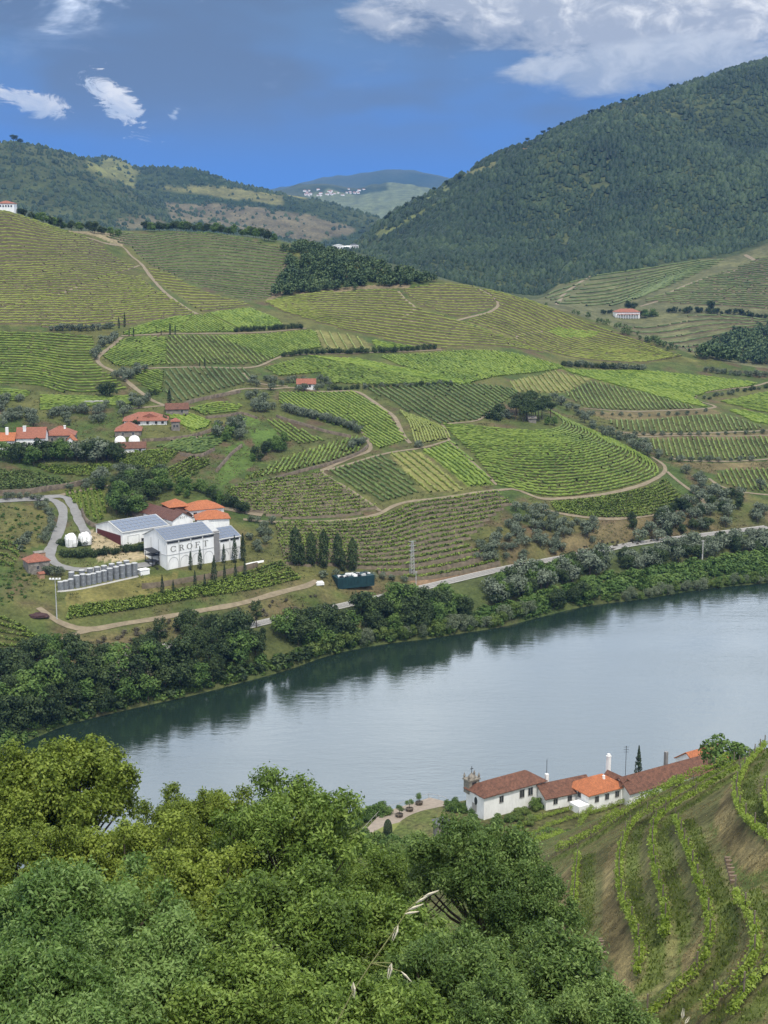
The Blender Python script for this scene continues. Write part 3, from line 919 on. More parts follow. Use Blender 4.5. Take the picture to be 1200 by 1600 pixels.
# bare, dry or grassy ground that is none of the plots
paint_px([(60, 345), (105, 362), (190, 385), (200, 372), (180, 366), (120, 352), (70, 336)], (.23, .19, .12))
paint_px([(415, 470), (445, 412), (456, 398), (470, 412), (440, 462)], (.20, .155, .10))
paint_px([(460, 466), (560, 452), (640, 450), (640, 445), (560, 446), (470, 458)], (.19, .15, .095))
paint_px([(470, 402), (530, 400), (560, 408), (530, 414), (490, 412)], (.10, .125, .04))
paint_px([(350, 700), (378, 690), (400, 712), (395, 728), (360, 752), (345, 760), (335, 745), (355, 720)], (.075, .115, .028), 1, .12)
paint_px([(390, 672), (430, 670), (440, 690), (420, 706), (398, 700)], (.075, .120, .028), 1, .12)
paint_px([(355, 655), (400, 650), (408, 662), (370, 668)], (.075, .115, .028), 1, .12)
paint_px([(100, 930), (170, 905), (280, 895), (270, 925), (110, 955)], (.155, .140, .050))
paint_px([(0, 790), (70, 790), (85, 810), (70, 850), (40, 860), (0, 850)], (.110, .105, .040))
paint_px([(640, 905), (690, 900), (780, 880), (770, 890), (650, 920)], (.19, .125, .080))
paint_px([(860, 845), (960, 815), (1080, 800), (1100, 815), (1000, 840), (880, 862)], (.130, .105, .055))
paint_px([(640, 500), (660, 497), (650, 505), (630, 505)], (.20, .16, .1))
paint_px([(940, 672), (1206, 674), (1206, 684), (980, 684)], (.13, .105, .055))
paint_px([(1030, 720), (1206, 719), (1206, 731), (1100, 734)], (.14, .112, .058))
paint_px([(905, 641), (1110, 638), (1130, 646), (950, 656)], (.13, .105, .055))
paint_px([(96, 872), (150, 868), (238, 864), (236, 880), (130, 886), (100, 884)], (.085, .100, .035))
paint_px([(137, 828), (150, 830), (178, 834), (192, 857), (236, 866), (238, 874), (190, 878), (152, 876), (143, 855)], (.31, .255, .165), 1, .08)
# far right hill, left ranges
paint_px([(830, 468), (870, 446), (1000, 421), (1150, 399), (1206, 380), (1206, 576), (1100, 560), (960, 515)], (.105, .105, .052), .85, crest=False)
paint_px([(245, 315), (330, 318), (440, 330), (545, 352), (560, 362), (480, 380), (430, 372), (330, 350), (270, 345)], (.118, .102, .066), crest=False)
paint_px([(250, 293), (340, 290), (430, 303), (480, 312), (520, 318), (440, 322), (330, 306)], (.145, .140, .060), crest=False)
paint_px([(135, 262), (160, 248), (205, 258), (215, 268), (180, 282), (150, 274)], (.145, .150, .060), crest=False)
paint_px([(175, 345), (240, 335), (260, 345), (200, 358)], (.112, .100, .062), crest=False)
paint_px([(590, 362), (630, 345), (680, 318), (690, 312), (668, 330), (600, 368), (560, 380)], (.12, .135, .055), crest=False)
paint_px([(760, 250), (790, 240), (830, 226), (826, 232), (790, 245)], (.24, .16, .095), crest=False)
paint_px([(700, 285), (740, 266), (780, 250), (770, 262), (720, 282)], (.12, .12, .055), crest=False)
paint_px([(470, 306), (520, 296), (600, 300), (680, 288), (700, 300), (650, 320), (590, 332), (520, 322)], (.12, .14, .07), crest=False)

# ------------------------------------------------------------------ ground material and sheets
def ground_mat(name, fine, amp, bd):
    m, nd, lk, bs = new_mat(name)
    at = nd.new('ShaderNodeAttribute'); at.attribute_name = 'ground'
    n1 = noise_node(nd, lk, fine, 6, .65, 'World')
    n2 = noise_node(nd, lk, fine * 6, 4, .6, 'World')
    g1 = ramp(nd, lk, n1.outputs[0], [(.25, (1 - amp,) * 3), (.5, (1, 1, 1)), (.75, (1 + amp, 1 + amp * .9, 1 + amp * .7))])
    g2 = ramp(nd, lk, n2.outputs[0], [(.3, (.70, .74, .70)), (.7, (1.3, 1.26, 1.2))])
    c = mixc(nd, lk, 1.0, at.outputs['Color'], g1, 'MULTIPLY')
    c = mixc(nd, lk, 1.0, c, g2, 'MULTIPLY')
    lk.new(c, bs.inputs['Base Color'])
    bs.inputs['Roughness'].default_value = .95
    bs.inputs['Specular IOR Level'].default_value = .1
    bump(nd, lk, n2.outputs[0], .8, bd, bs)
    return m


def sheet(name, r0, r1, step, mat):
    rows = slice(r0, r1 + 1)
    X, Yy, Z, C = GX[rows, ::step], GY[rows, ::step], GZ[rows, ::step], GC[rows, ::step]
    nr, nc = X.shape
    V = np.stack([X, Yy, Z], -1).reshape(-1, 3)
    i = np.arange(nr - 1)[:, None] * nc + np.arange(nc - 1)[None, :]
    Fq = np.stack([i, i + 1, i + nc + 1, i + nc], -1).reshape(-1, 4)
    o = link(name, np_mesh(name, V, Fq, mat, col=C.reshape(-1, 3), smooth=True))
    return tag(o, kind='structure')


MG_near = ground_mat('ground_near', .9, .7, .2)
MG_mid = ground_mat('ground_mid', .16, .40, .35)
MG_far = ground_mat('ground_far', .03, .40, 1.5)
sheet('near_hillside', row_ring[0], row_ring[NEAR_RINGS - 1], 3, MG_near)
sheet('far_hillside', row_ring[NEAR_RINGS - 1], row_ring[FAR_B], 1, MG_mid)
sheet('mountain', row_ring[FAR_B], row_ring[MOUNT_END], 2, MG_far)
sheet('distant_hills', row_ring[MOUNT_END], row_ring[-1], 3, MG_far)

# ------------------------------------------------------------------ river
mw, nd, lk, bs = new_mat('river_water')
bs.inputs['Base Color'].default_value = (.014, .026, .018, 1)
bs.inputs['Roughness'].default_value = .6
bs.inputs['Specular IOR Level'].default_value = 0.0
gl = nd.new('ShaderNodeBsdfGlossy'); gl.inputs['Roughness'].default_value = .07
gl.inputs['Color'].default_value = (.93, .97, 1.0, 1)
fz = nd.new('ShaderNodeFresnel'); fz.inputs['IOR'].default_value = 2.3
wmx = nd.new('ShaderNodeMixShader')
lk.new(fz.outputs[0], wmx.inputs[0]); lk.new(bs.outputs[0], wmx.inputs[1]); lk.new(gl.outputs[0], wmx.inputs[2])
lk.new(wmx.outputs[0], nd['Material Output'].inputs[0])
w1 = noise_node(nd, lk, .28, 4, .6, 'World', (.55, 1.5, 1))
w2 = noise_node(nd, lk, 1.1, 3, .6, 'World', (.6, 1.4, 1))
w3 = noise_node(nd, lk, .02, 3, .5, 'World', (.4, 1.4, 1))
ad = nd.new('ShaderNodeMath'); ad.operation = 'MULTIPLY_ADD'
lk.new(w2.outputs[0], ad.inputs[0]); ad.inputs[1].default_value = .35
lk.new(w1.outputs[0], ad.inputs[2])
sc_ = nd.new('ShaderNodeMapRange')
lk.new(w3.outputs[0], sc_.inputs[0])
for i_, v_ in enumerate((.35, .65, .45, 1.0)):
    sc_.inputs[i_ + 1].default_value = v_
ml = nd.new('ShaderNodeMath'); ml.operation = 'MULTIPLY'
lk.new(ad.outputs[0], ml.inputs[0]); lk.new(sc_.outputs[0], ml.inputs[1])
rr_ = nd.new('ShaderNodeMapRange')
lk.new(w3.outputs[0], rr_.inputs[0])
for i_, v_ in enumerate((.35, .65, .03, .13)):
    rr_.inputs[i_ + 1].default_value = v_
lk.new(rr_.outputs[0], gl.inputs['Roughness'])
bump(nd, lk, ml.outputs[0], .8, .11, gl)
lk.new(gl.inputs['Normal'].links[0].from_socket, fz.inputs['Normal'])
wp = MB()
xs = np.linspace(-360, 360, 13); ys = (235, 330, 420, 600)
for i in range(12):
    for j in range(3):
        wp.add([(xs[i], ys[j], 0), (xs[i+1], ys[j], 0), (xs[i+1], ys[j+1], 0), (xs[i], ys[j+1], 0)], [(0, 1, 2, 3)])
tag(wp.build('river_water', mw), kind='structure')

# ------------------------------------------------------------------ lanes and railway
M_dirt = simple_mat('dirt_track', (.195, .158, .102), .95, .3, .5, bumpd=.05)
M_asph = simple_mat('lane_asphalt', (.20, .195, .185), .9, .2, .5, bumpd=.02)


def ribbon(name, line, w, dz, mat, kind='structure', parent=None, wob=.18):
    p = np.asarray(line)
    d = np.gradient(p, axis=0); d /= np.linalg.norm(d, axis=1)[:, None]
    nrm = np.c_[-d[:, 1], d[:, 0]]
    hw = w / 2 * (1 + wob * 2 * vnoise(p[:, 0] / 4, p[:, 1] / 4))
    rows = [drape(p + nrm * (hw * k)[:, None], dz) for k in (-1, -.35, .35, 1)]
    V = np.vstack(rows); n = len(p)
    Fq = []
    for r in range(3):
        a = r * n + np.arange(n - 1)
        Fq.append(np.stack([a, a + n, a + n + 1, a + 1], -1))
    Fq = np.vstack(Fq)[:, ::-1]
    o = link(name, np_mesh(name, V, Fq, mat, smooth=True), parent)
    if kind:
        tag(o, kind=kind)
    return o


for r, ln in zip(ROADS, ROAD_W):
    ribbon(r[0], ln, r[2] * (.68 if r[3] == 'd' else .78), .16 if r[3] == 'd' else .2, M_dirt if r[3] == 'd' else M_asph)
RAIL_L = spline(hits([(a, b) for a, b in RAIL if -100 < a < 1300], FARY)[:, :2], 4.0)
M_ballast = simple_mat('ballast', (.23, .22, .20), .95, .3, 2.0, bumpd=.05)
M_rail = simple_mat('rail_steel', (.42, .38, .34), .4, .2, 2, metal=.7)
rb = ribbon('railway', RAIL_L, 4.4, .22, M_ballast, wob=.04)
d_ = np.gradient(RAIL_L, axis=0); d_ /= np.linalg.norm(d_, axis=1)[:, None]
n_ = np.c_[-d_[:, 1], d_[:, 0]]
for s in (-1, 1):
    q = drape(RAIL_L + n_ * s * .85, .30)
    MB().tube([tuple(v) for v in q], .13, 5).build('rail', M_rail, rb)
M_conc = simple_mat('pale_concrete', (.38, .365, .335), .9, .15, .8)
for s in (-2.3, 2.4):
    q = drape(RAIL_L + n_ * s, .25)
    MB().tube([tuple(v) for v in q], .2, 5).build('kerb', M_conc, rb)

# ------------------------------------------------------------------ vines
M_vine = {
    'v': leaf_mat('vine_leaf', (.050, .078, .013), (.098, .146, .022), (.150, .200, .034), 0, .05),
    'd': leaf_mat('vine_leaf_dark', (.034, .060, .016), (.066, .104, .026), (.105, .145, .036), 0, .05),
    'b': leaf_mat('vine_leaf_bright', (.066, .106, .014), (.116, .174, .023), (.172, .226, .036), 0, .05),
    'y': leaf_mat('vine_leaf_yellow', (.088, .108, .020), (.142, .172, .030), (.190, .212, .044), 0, .05),
    'f': leaf_mat('vine_leaf_far', (.055, .080, .026), (.085, .120, .036), (.12, .15, .05), 0, .02),
}
M_bank = simple_mat('terrace_bank', (.088, .072, .040), .95, .45, .35, bumpd=.1)  # earth brown darkened so the colour carries the shade of the banks
M_wall_dry = simple_mat('dry_stone', (.110, .088, .058), .95, .45, .6, bumpd=.15)
STYLE = {'to': ('y', 1.15, 1.15, .05, 1.5), 'ty': ('y', 1.25, 1.2, .03, 1.3), 'td': ('d', 1.3, 1.2, .05, 1.0), 'v': ('v', 1.2, 1.25, .03, 0), 'vd': ('d', 1.3, 1.3, .02, 0),
         'b': ('b', 1.3, 1.15, .02, 0), 'bb': ('b', 1.7, 1.2, .01, 0), 'y': ('y', 1.3, 1.2, .03, 0), 'tw': ('b', 1.5, 1.2, .05, 1.7), 'f': ('f', 1.7, 1.4, .03, 0), 'fb': ('f', 1.5, 1.3, .10, 1.3)}


def leaf_quads(pos, nrm, L, Wd, rng, droop=0.0):
    """a rhombic leaf at every pos, roughly facing nrm"""
    n = len(pos)
    a = rng.normal(size=(n, 3)); a[:, 2] -= droop
    t = a - nrm * np.sum(a * nrm, 1)[:, None]
    t /= np.maximum(np.linalg.norm(t, axis=1), 1e-6)[:, None]
    b = np.cross(nrm, t)
    Ls = (L * (.65 + .7 * rng.random(n)))[:, None]; Ws = (Wd * (.65 + .7 * rng.random(n)))[:, None]
    V = np.stack([pos - t * Ls * .5, pos + b * Ws * .5 + nrm * Ls * .08, pos + t * Ls * .5, pos - b * Ws * .5 + nrm * Ls * .08], 1).reshape(-1, 3)
    i = np.arange(n)[:, None] * 4
    return V, i + np.arange(4)[None, :]


def hedge(p, w, h, gap, rng, ds=1.1):
    """one vine row along draped points p: a ragged hedge with gaps; returns verts, quads, tint"""
    n = len(p)
    if p[0, 1] < 570:            # close enough to show single leafy shoots
        L = np.linalg.norm(np.diff(p[:, :2], axis=0), axis=1).sum()
        m = int(L * 24) + 4
        t = rng.random(m) * (n - 1.001); k = t.astype(int); f = (t - k)[:, None]
        q = p[k] * (1 - f) + p[k + 1] * f
        q = q[rng.random(m) < np.clip(.75 - gap + 1.2 * vnoise(q[:, 0] / 1.6, q[:, 1] / 1.6), .1, 1)]
        m = len(q)
        q = q + np.c_[rng.normal(size=(m, 2)) * w * .26, .2 + h * rng.random(m) * (.7 + .6 * rng.random(m))]
        nn = rng.normal(size=(m, 3)); nn[:, 2] = np.abs(nn[:, 2]) + 1.0
        nn /= np.linalg.norm(nn, axis=1)[:, None]
        V, Fq = leaf_quads(q, nn, .66, .55, rng)
        return V, Fq, rng.random(m)
    d = np.gradient(p[:, :2], axis=0); d /= np.maximum(np.linalg.norm(d, axis=1), 1e-6)[:, None]
    nr = np.c_[-d[:, 1], d[:, 0]]
    jr = 1.0 if p[0, 1] < 620 else .55
    ww = w * .5 * (1 + 1.2 * jr * (rng.random(n) - .5)); hh = h * (1 + .95 * jr * (rng.random(n) - .5))
    off = (rng.random(n) - .5) * .35
    prof = [(-.8, .12), (-1.0, .55), (-.35, 1.0), (.4, .95), (1.0, .5), (.8, .1)]
    V = []
    for a, b in prof:
        jw = 1 + .5 * (rng.random(n) - .5); jh = 1 + .3 * (rng.random(n) - .5)
        xy = p[:, :2] + nr * (off + a * ww * jw)[:, None] + d * ((rng.random(n) - .5) * ds * .6)[:, None]
        V.append(np.c_[xy, p[:, 2] + b * hh * jh])
    V = np.vstack(V)
    keep = rng.random(n - 1) > gap
    i = np.arange(n - 1)[keep]
    Fq, T = [], []
    for k in range(5):
        Fq.append(np.stack([k*n + i, k*n + i + 1, (k+1)*n + i + 1, (k+1)*n + i], -1)[:, ::-1])
        T.append(rng.random(len(i)))
    return V, np.vstack(Fq), np.concatenate(T)


def clip_line(a, b, poly):
    """pieces of segment a-b inside a plan polygon"""
    d = b - a; ts_ = [0.0, 1.0]
    for i in range(len(poly)):
        p, q = poly[i], poly[(i + 1) % len(poly)]
        e = q - p
        den = d[0] * e[1] - d[1] * e[0]
        if abs(den) < 1e-9:
            continue
        w = p - a
        t = (w[0] * e[1] - w[1] * e[0]) / den; s = (w[0] * d[1] - w[1] * d[0]) / den
        if 0 <= s < 1 and 0 < t < 1:
            ts_.append(t)
    ts_.sort()
    out = []
    for t0, t1 in zip(ts_[:-1], ts_[1:]):
        m = a + d * (t0 + t1) / 2
        if t1 - t0 > 1e-6 and bool(in_poly(np.array(m[0]), np.array(m[1]), poly)):
            out.append((a + d * t0, a + d * t1))
    return out


def pieces_inside(line, poly):
    ins = in_poly(line[:, 0], line[:, 1], poly)
    out, cur = [], []
    for q, k in zip(line, ins):
        if k:
            cur.append(q)
        else:
            if len(cur) > 2:
                out.append(np.array(cur))
            cur = []
    if len(cur) > 2:
        out.append(np.array(cur))
    return out


NROWS = 0
for pi, (pl, pw) in enumerate(zip(PLOTS, PLOT_W)):
    lab, poly, mode, st = pl
    mk, w, h, gap, bank = STYLE[st]
    w, h = w * .72, h * .66
    rng = np.random.default_rng(100 + pi)
    c = pw.mean(0); c[2] = height(c[0], c[1])
    far = c[1] > 1150
    ds = .8 if c[1] < 560 else (1.1 if c[1] < 700 else (1.5 if not far else 3.0))
    if far:
        w, h, bank = w * 1.7, h * 1.5, bank * 1.6
    rows = []
    P2 = pw[:, :2]
    if mode[0] == 'dir':
        a = hit(mode[1][0], mode[1][1], FARY)[:2]; b = hit(mode[1][2], mode[1][3], FARY)[:2]
        d = (b - a) / np.linalg.norm(b - a); nrm = np.array((-d[1], d[0]))
        o = P2 @ nrm; L = P2 @ d
        for k in np.arange(o.min() + mode[2] * .4, o.max(), mode[2] * (.62 if st in ('b', 'bb', 'v') else .72)):
            for s, e in clip_line(nrm * k + d * (L.min() - 5), nrm * k + d * (L.max() + 5), P2):
                if np.linalg.norm(e - s) > 4:
                    rows.append(resample(np.array([s, e]), ds))
    else:
        A = spline(hits(mode[1], FARY)[:, :2], 2.0); B = spline(hits(mode[2], FARY)[:, :2], 2.0)
        nn = max(len(A), len(B), 30)
        A = resample(A, np.linalg.norm(np.diff(A, axis=0), axis=1).sum() / nn); B = resample(B, np.linalg.norm(np.diff(B, axis=0), axis=1).sum() / nn)
        nn = min(len(A), len(B))
        ia = np.linspace(0, len(A) - 1, nn).astype(int); ib = np.linspace(0, len(B) - 1, nn).astype(int)
        cnt = int(round(mode[3] * (1.4 if not st.startswith('t') else 1.4)))
        for k in range(cnt):
            t = (k + .5) / cnt if poly is not None else k / (cnt - 1)
            ln = resample(A[ia] * (1 - t) + B[ib] * t, ds)
            ln = ln + (fbm(ln[:, 0], ln[:, 1] + 40 * 0, 30.0, 2)[:, None] * np.array([[0, 1.2]]))
            rows += pieces_inside(ln, P2) if poly is not None else [ln]
    root = empty('vineyard_plot', c, 0, lab, 'vineyard', 'vineyard plots on the far hillsides')
    org = np.array(c)
    for ln in rows:
        p = drape(ln)
        if len(p) < 3:
            continue
        NROWS += 1
        if bank:
            # an earth riser with a level lip under each terrace row
            d = np.gradient(p[:, :2], axis=0); d /= np.maximum(np.linalg.norm(d, axis=1), 1e-6)[:, None]
            nr = np.c_[-d[:, 1], d[:, 0]]
            nr *= np.where(height(p[:, 0] + nr[:, 0], p[:, 1] + nr[:, 1]) < p[:, 2], 1, -1)[:, None]     # downhill side
            hb = bank * (.45 + .5 * rng.random(len(p)) + .3 * vnoise(p[:, 0] / 20, p[:, 1] / 20))
            v0 = np.c_[p[:, :2] + nr * (bank * .9), height(p[:, 0] + nr[:, 0] * bank * .9, p[:, 1] + nr[:, 1] * bank * .9) - .2]
            v1 = np.c_[p[:, :2] + nr * (bank * .5), p[:, 2] + hb * .45]
            v2 = np.c_[p[:, :2] - nr * .4, p[:, 2] + hb * .5]
            v3 = np.c_[p[:, :2] - nr * 1.6, height(p[:, 0] - nr[:, 0] * 1.6, p[:, 1] - nr[:, 1] * 1.6) - .1]
            V = np.vstack([v0, v1, v2, v3]) - org
            n = len(p); i = np.arange(n - 1)
            Fq = np.vstack([np.stack([k*n + i, k*n + i + 1, (k+1)*n + i + 1, (k+1)*n + i], -1) for k in range(3)])
            link('terrace_bank', np_mesh('terrace_bank', V, Fq, M_wall_dry if st in ('tw', 'td') else M_bank), root)  # dark bank colours paint shade lines between the terrace rows
            p = np.c_[p[:, :2], p[:, 2] + hb * .4]
        V, Fq, T = hedge(p, w, h, gap, rng, ds)
        if len(Fq):
            link('vine_row', np_mesh('vine_row', V - org, Fq, M_vine[mk], T), root)
print('vine rows', NROWS)

# ------------------------------------------------------------------ trees
M_bark = simple_mat('bark', (.085, .066, .048), .95, .35, 3.0)
ML = {
    'olive': leaf_mat('olive_leaf', (.054, .072, .040), (.104, .130, .080), (.165, .192, .130), .12, .25),
    'dark': leaf_mat('dark_leaf', (.012, .024, .010), (.031, .052, .018), (.062, .090, .030), .12, .15),
    'green': leaf_mat('green_leaf', (.034, .066, .016), (.078, .138, .032), (.125, .190, .046), .18, .15),
    'light': leaf_mat('light_leaf', (.060, .095, .022), (.105, .155, .036), (.150, .200, .052), .2, .15),
    'cypress': leaf_mat('cypress_leaf', (.012, .024, .011), (.024, .042, .018), (.042, .062, .026), .05, .5),
    'grey': leaf_mat('willow_leaf', (.060, .085, .044), (.115, .145, .080), (.165, .195, .115), .15, .2),
    'rust': leaf_mat('rust_leaf', (.040, .030, .020), (.080, .056, .036), (.115, .085, .050), .1, .2),
    'wood': leaf_mat('wood_leaf', (.010, .021, .010), (.024, .043, .018), (.046, .070, .028), 0, .012),
    'crest': leaf_mat('crest_leaf', (.034, .060, .024), (.074, .114, .044), (.120, .165, .062), .15, .06),
    'bare': leaf_mat('dry_leaf', (.070, .062, .040), (.110, .098, .066), (.15, .135, .10), .1, .2),
}


def blob_cloud(blobs, n, rng, shell=.6, up=.25):
    """points and outward normals in the shells of ellipsoids (x, y, z, rx, ry, rz)"""
    b = np.asarray(blobs, float)
    wgt = (b[:, 3] * b[:, 4] * b[:, 5]) ** (2 / 3)
    k = rng.choice(len(b), n, p=wgt / wgt.sum())
    d = rng.normal(size=(n, 3)); d[:, 2] += up
    d /= np.linalg.norm(d, axis=1)[:, None]
    r = (shell + (1.06 - shell) * rng.random(n) ** .6)[:, None]
    return b[k, :3] + d * b[k, 3:] * r, d


def crown(name, blobs, n, L, Wd, mat, seed, shell=.6, rough=.8, droop=0.0):
    rng = np.random.default_rng(seed)
    p, d = blob_cloud(blobs, n, rng, shell)
    nr = d + rough * rng.normal(size=d.shape) * .6
    nr[:, 2] += .25
    nr /= np.linalg.norm(nr, axis=1)[:, None]
    V, Fq = leaf_quads(p, nr, L, Wd, rng, droop)
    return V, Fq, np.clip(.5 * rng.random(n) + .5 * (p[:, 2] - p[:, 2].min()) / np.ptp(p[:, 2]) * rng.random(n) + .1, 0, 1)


def lumps(rng, h0, h1, r, n, flat_=.8, s0=.38, s1=.6):
    """overlapping lumps making up a crown between heights h0 and h1"""
    out = [(0, 0, (h0 + h1) / 2, r * .62, r * .62, (h1 - h0) * .42)]
    for i in range(n):
        a = rng.random() * 6.283; t = rng.random()
        z = h0 + (h1 - h0) * (.18 + .72 * t)
        e = math.sin(math.pi * min(1, .25 + .62 * t)) * r * (.55 + .25 * rng.random())
        s = r * (s0 + (s1 - s0) * rng.random()) * (1.05 - .35 * t)
        out.append((e * math.cos(a), e * math.sin(a), z, s, s, s * flat_))
    return out


def trunk_mesh(name, h, r, rng, nb=4, spread=1.0, fork=.45):
    mb = MB()
    lean = (rng.random(2) - .5) * .12 * h
    top = Vector((lean[0], lean[1], h))
    mb.tube([(0, 0, -.6), (0, 0, 0), tuple(top * fork * .6), tuple(top * fork), tuple(top * .9)], [r * 1.3, r * 1.1, r * .9, r * .75, r * .25], 6)
    for i in range(nb):
        a = 6.283 * (i + rng.random() * .6) / nb
        b0 = top * (fork * (.75 + .5 * rng.random()))
        e = b0 + Vector((math.cos(a) * spread, math.sin(a) * spread, h * (.22 + .2 * rng.random())))
        mb.tube([tuple(b0), tuple(b0.lerp(e, .5) + Vector((0, 0, -.05 * h))), tuple(e)], [r * .55, r * .38, r * .12], 5)
    return mb.mesh(name, M_bark)


PROTO = {}


def proto(key, h, r, n, L, mat, seeds, h0=.25, nl=9, tr=.12, fork=.4, shell=.6, flat_=.8, Wd=None, droop=0.0, s0=.38, s1=.6):
    PROTO[key] = []
    for s in seeds:
        rng = np.random.default_rng(s)
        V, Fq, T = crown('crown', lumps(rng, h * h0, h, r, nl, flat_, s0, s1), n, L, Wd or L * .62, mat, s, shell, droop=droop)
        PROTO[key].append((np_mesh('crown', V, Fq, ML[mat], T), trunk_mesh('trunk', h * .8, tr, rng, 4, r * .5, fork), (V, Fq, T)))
    return PROTO[key]


def column(key, h, r, n, L, mat, seeds, tip=.35, base=.12, wob=.25):
    PROTO[key] = []
    for s in seeds:
        rng = np.random.default_rng(s)
        t = rng.random(n) ** .85
        prof = np.minimum(1, (t / .16) ** .6) * (1 - np.clip((t - tip) / (1 - tip), 0, 1) ** 1.5)
        a = rng.random(n) * 6.283
        rr = r * np.maximum(prof, .05) * (.6 + .45 * rng.random(n)) * (1 + wob * np.sin(a * 3 + t * 17 + s))
        p = np.c_[rr * np.cos(a), rr * np.sin(a), h * (base + (1 - base) * t)]
        nr = np.c_[np.cos(a), np.sin(a), .5 + 0 * a] + .5 * rng.normal(size=(n, 3))
        nr /= np.linalg.norm(nr, axis=1)[:, None]
        V, Fq = leaf_quads(p, nr, L, L * .55, rng, -2.5)
        T = rng.random(n)
        PROTO[key].append((np_mesh('crown', V, Fq, ML[mat], T), MB().tube([(0, 0, -.6), (0, 0, h * .3), (0, 0, h * .8)], [.16, .13, .04], 6).mesh('trunk', M_bark), (V, Fq, T)))


proto('olive', 4.0, 2.3, 520, .55, 'olive', (1, 2, 3), .28, 9, .2)
proto('bush', 2.4, 1.6, 300, .5, 'olive', (4, 5), .05, 7, .08)
proto('darkbush', 2.6, 1.7, 320, .5, 'dark', (6, 7), .05, 7, .08)
proto('dark', 9.0, 4.0, 1500, .75, 'dark', (8, 9, 10), .16, 14, .2)
proto('green', 8.5, 3.9, 1500, .72, 'green', (11, 12, 13), .14, 14, .2)
proto('light', 6.5, 3.2, 1100, .65, 'light', (14, 15), .1, 12, .16)
proto('grey', 5.0, 2.8, 900, .7, 'grey', (16, 17), .08, 10, .14, Wd=.22, droop=1.0)
proto('euc', 13.0, 3.2, 1300, .7, 'dark', (18, 19, 20), .3, 16, .22, .6, .4, 1.0, Wd=.3, droop=1.5, s0=.28, s1=.45)
proto('bare', 9.0, 3.0, 380, .5, 'bare', (21, 22), .3, 12, .16, .6, .3, 1.0)
proto('pine', 9.0, 3.4, 1100, .6, 'dark', (23, 24), .55, 12, .2, .7, .5, .55)
proto('rust', 8.0, 3.0, 1000, .65, 'rust', (25,), .2, 12, .18)
proto('scrub', 2.4, 1.6, 110, .85, 'green', (46, 47), .0, 7, .06)
proto('wood', 6.0, 3.0, 95, 1.45, 'wood', (26, 27, 28), .1, 7, .1)
column('cypress', 9.0, .85, 700, .42, 'cypress', (29, 30), .3, .03, .12)
column('poplar', 12.0, 1.75, 1700, .6, 'dark', (31, 32, 33), .72, .05, .22)


KIND_NAME = None
LANDMARKS = [(89, 940, 'lamp mast'), (155, 905, 'steel tanks'), (300, 880, 'lettered winery'), (550, 908, 'teal container'), (644, 880, 'lattice pylon'), (1097, 870, 'concrete post'), (505, 870, 'poplars'), (60, 880, 'stone house'), (1030, 770, 'spur tip'), (-20, 1000, 'left edge'), (-20, 690, 'left edge'), (1215, 850, 'right edge'), (1215, 700, 'right edge'), (825, 650, 'pine grove'), (478, 600, 'red roofed shed'), (225, 650, 'long red house'), (90, 685, 'left farmhouses'), (780, 900, 'railway bend'), (720, 985, 'widest willow'), (225, 830, 'white shed'), (420, 1000, 'wood end'), (270, 650, 'stone cottage'), (390, 740, 'green lawn'), (910, 945, 'big shore tree')]


def nearest_mark(px, py):
    return min(LANDMARKS, key=lambda q: (q[0] - px) ** 2 + (q[1] - py) ** 2)[2]


def ordinal(i):
    return '%d%s' % (i, 'th' if 10 <= i % 100 <= 20 else {1: 'st', 2: 'nd', 3: 'rd'}.get(i % 10, 'th'))


def plant(kind, pos, h, label, cat='tree', group=None, name=None, wx=1.0, parts=True, rng=random):
    """one tree or bush: an Empty at its foot with crown and trunk"""
    v = rng.choice(PROTO[kind])
    hp = {'olive': 4, 'bush': 2.4, 'darkbush': 2.6, 'dark': 9, 'green': 8.5, 'light': 6.5, 'grey': 5, 'euc': 13, 'bare': 9, 'pine': 9, 'rust': 8, 'cypress': 9, 'poplar': 12, 'wood': 6}[kind]
    s = h / hp
    nm = name or KIND_NAME or {'olive': 'olive_tree', 'bush': 'bush', 'darkbush': 'bush', 'cypress': 'cypress_tree', 'poplar': 'poplar_tree', 'pine': 'pine_tree', 'euc': 'eucalyptus_tree', 'grey': 'willow_tree'}.get(kind, 'broadleaf_tree')
    e = empty(nm, pos, rng.random() * 6.283, label, cat, group)
    e.scale = (s * wx, s * wx * (.9 + .2 * rng.random()), s * (.93 + .14 * rng.random()))
    link('crown', v[0], e)
    if parts:
        link('trunk', v[1], e)
    return e


def px_tree(kind, px, py, h, label, **kw):
    p = hit(px, py, kw.pop('ymin', FARY), kw.pop('crest', None))
    p[2] -= .15
    return plant(kind, p, h, label, **kw)


def along(kind, line, n, h, label, group, jit=1.5, cat='tree', **kw):
    l = resample(np.asarray(line, float), 1.0)
    for i in range(n):
        q = l[int((i + .5) / n * (len(l) - 1))]
        k = kind if isinstance(kind, str) else random.choice(kind)
        px_tree(k, q[0] + random.uniform(-jit, jit), q[1] + random.uniform(-jit, jit) * .6, random.uniform(*h), '%s, %s along it' % (label, ordinal(i + 1)), group=group, cat=cat, **kw)


